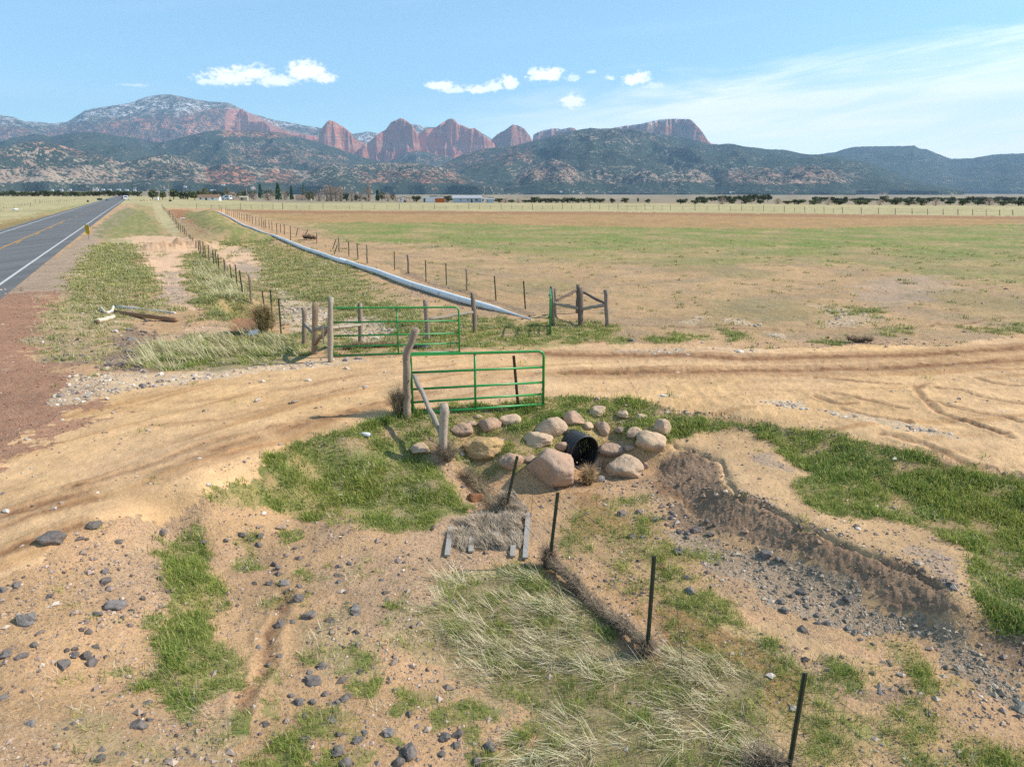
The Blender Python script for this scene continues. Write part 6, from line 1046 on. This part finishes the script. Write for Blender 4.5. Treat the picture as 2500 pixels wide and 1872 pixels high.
def car(base, wpx_, m, label, name='parked_car', rz=None, van=False):
    b = RT(*base); mpp = (b[1] * CT - (b[2] - H) * ST) / FP; s = wpx_ * mpp / 1.85; e = empty(name, tuple(b + (0, 0, .05)), label, 'car'); rz = -math.atan(ROADM) * 1. if rz is None else rz; e.rotation_euler = (0, 0, rz); e.scale = (s, s, s)
    pr_ = [(-2.2, .35), (-2.25, .9), (-2.1, 1.05), (-1.85, 1.55), (-1.2, 1.68), (.3, 1.66), (1.0, 1.08), (2.1, .95), (2.25, .55), (2.2, .35)] if not van else [(-2.4, .35), (-2.4, 1.2), (-2.3, 2.0), (1.0, 2.05), (1.7, 1.2), (2.4, 1.05), (2.45, .35)]
    mb = MB(); n = len(pr_); V = []
    for sx, k in ((-.93, 1), (-.80, 0), (.80, 0), (.93, 1)):
        for y, z in pr_: V.append((sx if z < 1.1 else sx * .86, y, z))
    F = [tuple(range(n)), tuple(range(3 * n, 4 * n))[::-1]] + [(q * n + i, q * n + (i + 1) % n, (q + 1) * n + (i + 1) % n, (q + 1) * n + i) for q in range(3) for i in range(n)]; mb.add(V, F); mb.build('body', m, e, False)
    top_ = 1.55 if not van else 1.9
    mb = MB(); mb.add([(-.66, -2.13 if not van else -2.42, 1.08 + .1 * van), (.66, -2.13 if not van else -2.42, 1.08 + .1 * van), (.6, -1.90 if not van else -2.34, top_ - .06), (-.6, -1.90 if not van else -2.34, top_ - .06)], [(0, 1, 2, 3)]); mb.build('rear_window', M_glass, e, False)
    for sx in (-1, 1):
        mb = MB(); x = sx * .835; mb.add([(x, -1.6, 1.12), (x, .6, 1.12), (x * .985, .2, top_ - .02), (x * .985, -1.5, top_ - .02)], [(0, 1, 2, 3)]); mb.build('side_window', M_glass, e, False)
        mb = MB(); mb.box((sx * .8, -2.25, .98), (.18, .06, .25)); mb.build('tail_lamp', M_lamp, e, False)
        for y in (-1.4, 1.4): mb = MB(); mb.tube([(sx * .72, y, .35), (sx * .95, y, .35)], .35, 16); mb.build('wheel', M_tyre, e)
    return e
car((308, 489), 11.5, M_car, 'white suv driving away at the far end of the highway', 'suv'); car((300.5, 486.5), 6, M_dcar, 'small dark car just beyond the white suv', 'sedan'); car((554, 488.5), 10, M_car, 'white van parked beside the small white house', 'van', 1.2, True)
def boxy(name, base, w, h, m, label, cat, dep=.6, legs=False):
    b = RT(*base); mpp = (b[1] * CT - (b[2] - H) * ST) / FP; W2, Hh = w * mpp, h * mpp; e = empty(name, tuple(b), label, cat); mb = MB(b); mb.box(b + (0, 0, Hh * .55), (W2, W2 * dep, Hh * .9)); mb.build('cabinet', m, e, False); mb = MB(b); mb.box(b + (0, 0, Hh * 1.02), (W2 * 1.08, W2 * dep * 1.1, Hh * .06)); mb.build('lid', m, e, False); mb = MB(b); mb.box(b + (0, 0, Hh * .04), (W2 * 1.1, W2 * dep * 1.2, Hh * .12)); mb.build('plinth', M_steel, e, False); return e
M_dg = simple('dark_green_cabinet', (.04, .06, .045), .6, .15)
boxy('utility_box', (244, 489), 10, 4.5, M_dg, 'wide dark green utility box on the left of the far highway', 'utility box'); boxy('mailbox', (215, 494), 3.5, 5, M_dg, 'small dark box at the left road edge, nearer than the wide box', 'box'); boxy('mailbox', (261, 490), 3.5, 3, M_dg, 'tiny dark box between the wide box and the white suv', 'box')
boxy('utility_cabinet', (383, 489.5), 8, 7, M_white, 'small white cabinet at the foot of the short utility pole', 'cabinet'); boxy('pole_box', (416, 492), 6, 3.5, M_dg, 'dark green box at the foot of the tall utility pole', 'utility box')
for i, (x, y, w) in enumerate([(346, 491, 9), (354, 490, 8), (362, 491, 7), (369, 489.5, 8)]): rock_at('rubble_block', x, y, w, w * .7, M_rock['pale'], 700 + i, 'pale rock, %s from the left in the pile at the verge end' % ('first', 'second', 'third', 'fourth')[i], 'rock', 'rock pile at the end of the verge', 3)
# ---------------------------------------------------------------- buildings beyond the field
def mc(n, c, **k): return simple(n, c, .8, .08, 1.5, **k)
def house(name, x0, x1, ye, yb, yr, cw_, cr, label, cat='house', dep=.55, wins=(), door=None, side=None, flat=False):
    b = RT((x0 + x1) / 2, yb); mpp = (b[1] * CT - (b[2] - H) * ST) / FP; w = (x1 - x0) * mpp; eh = (yb - ye) * mpp; rh = (yb - yr) * mpp; dp = w * dep if w * dep < 9 else 9; e = empty(name, tuple(b), label, cat); g = math.atan2(b[0], b[1]); e.rotation_euler = (0, 0, -g * .6 + (side or 0))
    def put(mb, nm, m): return mb.build(nm, m, e, False)
    mb = MB(); mb.box((0, dp / 2, eh / 2 - .3), (w, dp, eh + .6))
    if not flat: mb.add([(-w / 2, 0, eh), (-w / 2, dp, eh), (-w / 2, dp / 2, rh)], [(0, 1, 2)]); mb.add([(w / 2, 0, eh), (w / 2, dp, eh), (w / 2, dp / 2, rh)], [(0, 2, 1)])
    put(mb, 'walls', cw_)
    mb = MB(); o_ = .35
    if flat: mb.box((0, dp / 2, eh + .1), (w + .2, dp + .2, .15))
    else:
        k = (rh - eh) / (dp / 2)
        for s_ in (0, 1):
            y0, y1 = (-o_, dp / 2) if not s_ else (dp + o_, dp / 2); z0 = eh - o_ * k + .06; mb.add([(-w / 2 - o_, y0, z0), (w / 2 + o_, y0, z0), (w / 2 + o_, y1, rh + .06), (-w / 2 - o_, y1, rh + .06), (-w / 2 - o_, y0, z0 + .12), (w / 2 + o_, y0, z0 + .12), (w / 2 + o_, y1, rh + .18), (-w / 2 - o_, y1, rh + .18)], [(0, 1, 2, 3), (7, 6, 5, 4), (0, 4, 5, 1), (1, 5, 6, 2), (3, 2, 6, 7), (0, 3, 7, 4)])
    put(mb, 'roof', cr)
    for f, ww, hh in wins: 
        mb = MB(); mb.box((-w / 2 + f * w, -.03, eh * .58), (ww * 1.25, .05, hh * 1.2)); p_ = put(mb, 'window', M_white); mb = MB(); mb.box((-w / 2 + f * w, -.06, eh * .58), (ww, .04, hh)); q = mb.build('pane', M_glass, p_, False)
    if door is not None: mb = MB(); mb.box((-w / 2 + door * w, -.03, eh * .4), (1.1, .05, eh * .78)); put(mb, 'door', M_glass)
    return e
X4 = lambda v: 800 + v * .226; X3 = lambda v: 350 + v * .226
M_blue = mc('pale_blue_siding', (.42, .50, .56)); M_gr = mc('grey_shingles', (.36, .37, .39)); M_brr = mc('brown_shingles', (.20, .13, .09)); M_tan = mc('tan_siding', (.50, .42, .30)); M_org = mc('orange_container_paint', (.50, .13, .03)); M_wsd = mc('white_siding', (.70, .71, .72)); M_dkw = mc('dark_weathered_boards', (.10, .08, .07))
house('mobile_home', X4(1352), X4(1660), 484.2, 494.6, 478.8, M_blue, M_gr, 'long pale blue mobile home with grey roof beyond the field', dep=.5, wins=[(.28, .9, .8), (.53, .9, 1.), (.80, .9, 1.), (.86, .9, 1.)], door=.66)
house('porch', X4(1662), X4(1692), 485.5, 494.6, 484, M_wsd, M_gr, 'small white porch at the right end of the blue mobile home', 'porch', dep=.8, wins=[(.5, .8, 1.)])
house('storage_shed', X4(1712), X4(1798), 487, 495.5, 485.2, M_blue, M_gr, 'small pale blue shed right of the mobile home', 'shed', dep=.7, wins=[(.2, .3, 1.)])
house('white_shed', X4(1030), X4(1236), 482, 494, 481, M_wsd, M_wsd, 'long flat roofed white shed behind the orange container', 'shed', dep=.4, door=.08, flat=True)
e = house('shipping_container', X4(1160), X4(1264), 485.5, 494.6, 485, M_org, M_org, 'rusty orange shipping container in front of the white shed', 'container', dep=.4, door=None, flat=True)
house('white_house', X3(600), X3(815), 482.5, 489.2, 476.5, M_wsd, M_brr, 'small white house with a dark brown roof among the junipers', dep=.6, wins=[(.12, .8, .7), (.68, .9, .7)], door=.38)
house('tan_shed', X3(1042), X3(1124), 482, 489.4, 480.3, M_tan, M_tan, 'square tan shed between grey leafless bushes', 'shed', dep=.7, door=.3)
house('brown_house', X3(1648), X3(1812), 484.6, 490, 477.5, M_tan, M_brr, 'low house with a wide brown roof between pines and grey bushes', dep=.8, wins=[(.2, 1., .6), (.6, 1., .6)], door=.4)
house('small_camper', X4(775), X4(815), 484, 493.5, 483.5, M_wsd, M_wsd, 'small white camper under the dark open shelter', 'camper', dep=.5, wins=[(.5, 1., .6)], flat=True)
b = RT(X4(835), 494); mpp = b[1] / FP; e = empty('red_tractor', tuple(b), 'small red tractor parked beside the open shelter', 'tractor'); mb = MB(b); mb.box(b + (0, 0, .75), (1.5, .8, .6)); mb.box(b + (-.35, 0, 1.35), (.7, .8, .7)); mb.build('body', M_red, e, False)
for dx, r_ in ((-.5, .5), (.55, .33)): mb = MB(b); mb.tube([b + (dx, -.55, r_), b + (dx, -.3, r_)], r_, 14); mb.build('wheel', M_tyre, e)
b = RT(X4(850), 493.8); mpp = b[1] / FP; e = empty('open_shelter', tuple(b), 'dark timber shelter with a low pitched roof and a stack of boards', 'shelter')
for dx in (-95, -60, 0, 35): q = dx * .226 * mpp; mb = MB(b); mb.box(b + (q, 0, 1.3), (.18, .18, 2.8), 0, DARKW); mb.build('post', M_wood, e, False)
mb = MB(b); q = .226 * mpp; mb.add([b + p for p in ((-110 * q, -1, 2.2), (-30 * q, -1, 3.4), (45 * q, -1, 2.6), (-110 * q, 3, 2.2), (-30 * q, 3, 3.4), (45 * q, 3, 2.6), (-110 * q, -1, 2.0), (-30 * q, -1, 3.2), (45 * q, -1, 2.4), (-110 * q, 3, 2.0), (-30 * q, 3, 3.2), (45 * q, 3, 2.4))], [(0, 1, 4, 3), (1, 2, 5, 4), (6, 9, 10, 7), (7, 10, 11, 8), (0, 6, 7, 1), (1, 7, 8, 2), (3, 4, 10, 9), (4, 5, 11, 10), (0, 3, 9, 6), (2, 8, 11, 5)], DARKW); mb.build('roof', M_dkw, e, False)
# tiny pale houses of the far valley settlement
for i, (x, y, w) in enumerate([(128, 465.5, 5), (150, 465.5, 7), (172, 465, 5), (236, 465, 9), (252, 464.5, 7), (268, 465, 8), (290, 465, 9), (310, 465.5, 7), (329, 466, 6), (410, 466, 5), (452, 457.5, 6), (545, 453, 8), (520, 466, 12), (615, 460, 5), (1370, 470, 6), (1400, 470, 4), (1783, 471, 4)]):
    Yd = 3600; p = PY(x, y, Yd); w_ = w * Yd / FP; e = empty('valley_house', tuple(p), 'tiny white building far off below the hills, number %s from the left' % ['one', 'two', 'three', 'four', 'five', 'six', 'seven', 'eight', 'nine', 'ten', 'eleven', 'twelve', 'thirteen', 'fourteen', 'fifteen', 'sixteen', 'seventeen'][sorted([128, 150, 172, 236, 252, 268, 290, 310, 329, 410, 452, 545, 520, 615, 1370, 1400, 1783]).index(x)], 'house', 'distant settlement')
    mb = MB(); mb.box((0, 0, 1.5), (w_, 7, 5)); mb.build('walls', M_wsd, e, False); mb = MB(); mb.add([(-w_ / 2 - .5, -4, 4), (w_ / 2 + .5, -4, 4), (w_ / 2 + .5, 0, 6.5), (-w_ / 2 - .5, 0, 6.5), (w_ / 2 + .5, 4, 4), (-w_ / 2 - .5, 4, 4)], [(0, 1, 2, 3), (3, 2, 4, 5), (0, 3, 5), (1, 4, 2)]); mb.build('roof', M_gr, e, False)
# ---------------------------------------------------------------- trees
def f_leaf(t, b, o):
    a = t.n('ShaderNodeAttribute', attribute_name='tint').outputs['Color']; oi = t.n('ShaderNodeObjectInfo').outputs['Random']; k = t.m('ADD', .75, t.m('MULTIPLY', oi, .5)); c = t.mix(1., a, t.n('ShaderNodeCombineXYZ', i_0=k, i_1=k, i_2=k).outputs[0], 'MULTIPLY')
    d = t.n('ShaderNodeBsdfDiffuse', i_Color=c); tr = t.n('ShaderNodeBsdfTranslucent', i_Color=c); mx = t.n('ShaderNodeMixShader', i_0=.2); t.set(mx, 1, d.outputs[0]); t.set(mx, 2, tr.outputs[0]); t.set(o, 'Surface', mx.outputs[0])
M_leaf = mat('tree_foliage', f_leaf)
def tree_proto(kind, seed):
    r = np.random.default_rng(seed); V = []; F = []; T = []
    if kind in ('juniper', 'pine', 'olive'):
        n = 520; L = r.integers(5, 9); cc = r.normal(size=(L, 3)) * [.26, .26, .14] + [0, 0, .55]; 
        if kind == 'pine': z = r.uniform(.08, 1, n) ** .9; rad = (1.02 - z) * .30 + .03; a = r.uniform(0, 6.28, n); q = np.sqrt(r.random(n)); P = np.stack([np.cos(a) * rad * q, np.sin(a) * rad * q, z], 1); P += .03 * r.normal(size=(n, 3))
        else: i = r.integers(0, L, n); dv = r.normal(size=(n, 3)); dv /= np.linalg.norm(dv, axis=1)[:, None]; P = cc[i] + dv * r.uniform(.12, .30, (n, 1)) * [1, 1, .8]; P[:, 2] = np.clip(P[:, 2], .1, 1)
        c0 = {'juniper': (.085, .10, .05), 'pine': (.05, .095, .035), 'olive': (.16, .15, .065)}[kind]; s = .06
    else:
        n = 420; a = r.uniform(0, 6.28, n); q = r.random(n) ** .6; z = r.uniform(.02, 1, n); wd = .42 * np.sin(np.clip(z, 0, 1) * 2.6 + .35) * (1 if kind == 'bare' else .35); P = np.stack([np.cos(a) * wd * q, np.sin(a) * wd * q, z], 1); c0 = (.36, .28, .22) if kind == 'bare' else (.42, .31, .22); s = .05
    for p in P:
        u = r.normal(size=3); u /= np.linalg.norm(u); w = np.cross(u, r.normal(size=3)); w /= np.linalg.norm(w) + 1e-6; k = len(V); c = np.array(c0) * r.uniform(.55, 1.6)
        if kind in ('bare', 'tall_bare'): u = np.array([p[0] * .8, p[1] * .8, .6]) + .3 * r.normal(size=3); u /= np.linalg.norm(u); V += [p - u * .09, p + u * .09, p + w * .03]; F.append((k, k + 1, k + 2)); T += [c] * 3
        else: ss = s * r.uniform(.6, 1.3); V += [p - u * ss, p + w * ss, p + u * ss, p - w * ss]; F.append((k, k + 1, k + 2, k + 3)); T += [c] * 4
    cr = mesh_obj('crown', V, F, M_leaf, None, T, smooth=False); mb = MB(); mb.tube([(0, 0, -.05), (.01, 0, .3), (0, .01, .7)], [.045, .035, .012], 7, (.18, .13, .10))
    for q in range(5): a = q * 1.3 + seed; mb.tube([(0, 0, .2 + .08 * q), (.2 * math.cos(a), .2 * math.sin(a), .45 + .09 * q)], [.02, .006], 5, (.18, .13, .10), cap=False)
    tr = mb.build('trunk', M_wood); return cr, tr
PROT = {k: [tree_proto(k, 10 * i + j) for j in range(3)] for i, k in enumerate(('juniper', 'pine', 'olive', 'bare', 'tall_bare'))}
USED = set()
def tree(kind, px, yb, yt, wpx_, label, group, Y=None):
    b = RT(px, yb) if Y is None else PY(px, yb, Y); zc = b[1] * CT - (b[2] - H) * ST; mpp = zc / FP; h = (yb - yt) * mpp * (1.05 if kind == 'tall_bare' else 1.18 if px < 1290 else 1.5); w = wpx_ * mpp / .8
    nm = {'juniper': 'juniper_tree', 'pine': 'pine_tree', 'olive': 'olive_green_tree', 'bare': 'leafless_bush', 'tall_bare': 'leafless_tree'}[kind]
    e = empty(nm, tuple(b), label, 'bush' if kind == 'bare' else 'tree', group); e.scale = (w, w, h); e.rotation_euler = (0, 0, random.uniform(0, 6.28)); j = random.randrange(3); pcr, ptr = PROT[kind][j]
    for src in (pcr, ptr):
        if src.name in USED or src.parent is not None: o = src.copy(); COL.objects.link(o)
        else: o = src
        USED.add(src.name); o.parent = e
LT = []   # (kind, px, base, top, width, label body, group)
rr = random.Random(5)
x = -40
while x < 345:
    w = rr.uniform(14, 24); LT.append(('juniper', x, 479.5 + rr.uniform(-.6, .6), 469 - rr.uniform(0, 3.5), w, 'juniper in the row beyond the pale field left of the highway', 'junipers left of the highway')); x += w * .62
for zx, zt, zb_, zw, k in [(100, 150, 258, 110, 'juniper'), (210, 160, 258, 80, 'juniper'), (330, 148, 252, 120, 'juniper'), (400, 172, 250, 70, 'juniper'), (480, 158, 253, 110, 'juniper'), (560, 172, 262, 90, 'juniper'), (610, 160, 240, 80, 'juniper'), (690, 155, 245, 90, 'olive'), (780, 163, 235, 80, 'juniper'), (850, 165, 235, 60, 'juniper'), (930, 150, 235, 70, 'olive'), (960, 190, 258, 140, 'bare'), (1030, 175, 240, 60, 'olive'), (1090, 148, 240, 70, 'juniper'), (1121, 132, 245, 26, 'tall_bare'), (1170, 150, 240, 80, 'juniper'), (1190, 192, 256, 100, 'bare'), (1270, 122, 245, 85, 'pine'), (1340, 160, 245, 70, 'juniper'), (1350, 200, 265, 150, 'bare'), (1400, 165, 240, 50, 'olive'), (1462, 112, 265, 95, 'pine'), (1530, 175, 262, 70, 'bare'), (1555, 165, 255, 50, 'juniper'), (1605, 138, 262, 62, 'pine'), (1735, 126, 245, 60, 'pine'), (1785, 170, 268, 60, 'olive'), (1832, 195, 268, 40, 'olive'), (1900, 180, 270, 110, 'bare'), (1985, 135, 272, 150, 'bare'), (2080, 150, 272, 110, 'bare'), (2140, 145, 270, 100, 'bare'), (2190, 190, 270, 50, 'juniper')]:
    LT.append((k, X3(zx), 430 + zb_ * .226, 430 + zt * .226, zw * .226, {'juniper': 'dark juniper among the houses left of centre', 'olive': 'brownish green tree among the houses left of centre', 'bare': 'grey leafless bush among the houses left of centre', 'pine': 'pointed dark green pine among the houses', 'tall_bare': 'thin leafless poplar behind the tan shed'}[k], 'trees round the houses'))
for zx, zt, zb_, zw, k in [(40, 140, 272, 110, 'bare'), (140, 145, 272, 110, 'bare'), (205, 195, 272, 60, 'juniper'), (262, 178, 272, 90, 'bare'), (312, 198, 272, 50, 'juniper'), (350, 190, 272, 90, 'bare'), (405, 222, 270, 40, 'juniper'), (442, 150, 272, 110, 'bare'), (448, 76, 272, 60, 'tall_bare'), (540, 178, 274, 72, 'pine'), (585, 188, 274, 50, 'olive'), (650, 200, 274, 110, 'bare'), (700, 205, 262, 60, 'juniper'), (735, 215, 270, 50, 'bare'), (960, 208, 280, 80, 'juniper'), (1300, 220, 284, 80, 'juniper'), (1150, 210, 250, 100, 'juniper'), (1760, 236, 285, 60, 'juniper'), (1850, 245, 288, 80, 'juniper'), (1920, 250, 288, 80, 'bare'), (1990, 255, 290, 90, 'juniper'), (2060, 250, 290, 80, 'bare'), (2130, 258, 290, 90, 'juniper'), (2200, 262, 290, 90, 'juniper')]:
    LT.append((k, X4(zx), 430 + zb_ * .226, 430 + zt * .226, zw * .226, {'juniper': 'dark juniper near the sheds and the mobile home', 'olive': 'yellowish green tree left of the open shelter', 'bare': 'grey brown leafless bush near the sheds', 'pine': 'bushy green pine between leafless bushes', 'tall_bare': 'tallest leafless tree, pale and feathery, left of the sheds'}[k], 'trees round the sheds'))
for i in range(13): LT.append(('juniper', 1306 + i * 13.2, 495.5, 486 + rr.uniform(-1, 2), rr.uniform(14, 20), 'juniper in the clump right of the mobile home', 'juniper clump beyond the field'))
for x, b_, t_, w in [(1494, 496, 488, 13), (1526, 496, 487, 16), (1557, 495.5, 486, 5), (1582, 496, 489, 12), (1675, 494, 487, 8), (1700, 493, 488, 7)]: LT.append(('juniper', x, b_, t_, w, 'lone round juniper beyond the middle of the field', 'lone junipers beyond the field'))
for i in range(16): LT.append(('juniper', 1700 + i * 11.5 + rr.uniform(-3, 3), 492.5 - i * .02 + rr.uniform(-1.2, 1.2), 484 - min(i, 12) * .45 + rr.uniform(-1, 1.5), rr.uniform(11, 17), 'juniper on the low rise right of centre', 'junipers on the low rise'))
for i in range(26): LT.append((('juniper', 'juniper', 'juniper', 'bare')[i % 4], 1660 + i * 33 + rr.uniform(-9, 9), 498 + i * .18 + rr.uniform(-1, 1), 489.5 + i * .12 + rr.uniform(-2, 1.5), rr.uniform(17, 28), 'front-row juniper or bush beyond the right half of the field', 'front row beyond the right of the field'))
for i in range(44): LT.append(('juniper', 1990 + i * 12.5 + rr.uniform(-4, 4), 493 + rr.uniform(-2.5, 4.5), 485 + rr.uniform(-2, 2.5), rr.uniform(11, 19), 'juniper in the dense belt at the far right', 'juniper belt at the far right'))
for k, x, b_, t_, w, lab, grp in LT:
    if k == 'bare' and 'juniper' in lab: lab = 'grey leafless bush in front row beyond right of field'
    elif 'juniper or bush' in lab: lab = 'dark juniper in front row beyond right of field'
    tree(k, x, b_, t_, w, lab, grp)
for k, L in PROT.items():
    for cr, tr in L:
        for o in (cr, tr):
            if o.parent is None: bpy.data.objects.remove(o)
# ---------------------------------------------------------------- labels: number the look-alikes from the left
ORD = 'first second third fourth fifth sixth seventh eighth ninth tenth eleventh twelfth thirteenth fourteenth fifteenth sixteenth seventeenth eighteenth nineteenth twentieth'.split()
ORD += ['twenty-' + q for q in ORD[:9]] + ['thirtieth'] + ['thirty-' + q for q in ORD[:9]] + ['fortieth'] + ['forty-' + q for q in ORD[:9]]
bpy.context.view_layer.update()
byl = {}
for o in bpy.data.objects:
    if o.parent is None and 'label' in o: byl.setdefault(o['label'], []).append(o)
for lab, L in byl.items():
    if len(L) < 2: continue
    L.sort(key=lambda o: proj(np.array(o.location))[0])
    for i, o in enumerate(L): o['label'] = lab + ', ' + (ORD[i] + ' from the left' if i < len(L) - 1 else 'rightmost of them')
# ---------------------------------------------------------------- air
def f_haze(m):
    t = NT(m.node_tree); o = t.n('ShaderNodeOutputMaterial'); v = t.n('ShaderNodeVolumePrincipled'); v.inputs['Color'].default_value = (.46, .71, 1, 1); v.inputs['Density'].default_value = 5.2e-5; v.inputs['Anisotropy'].default_value = .1; t.set(o, 'Volume', v.outputs[0])
hm = bpy.data.materials.new('haze'); hm.use_nodes = True; f_haze(hm)
mb = MB(); mb.box((0, 8200, 955), (34000, 20000, 2230)); hz = mb.build('haze', hm, None, False); tag(hz, kind='stuff')
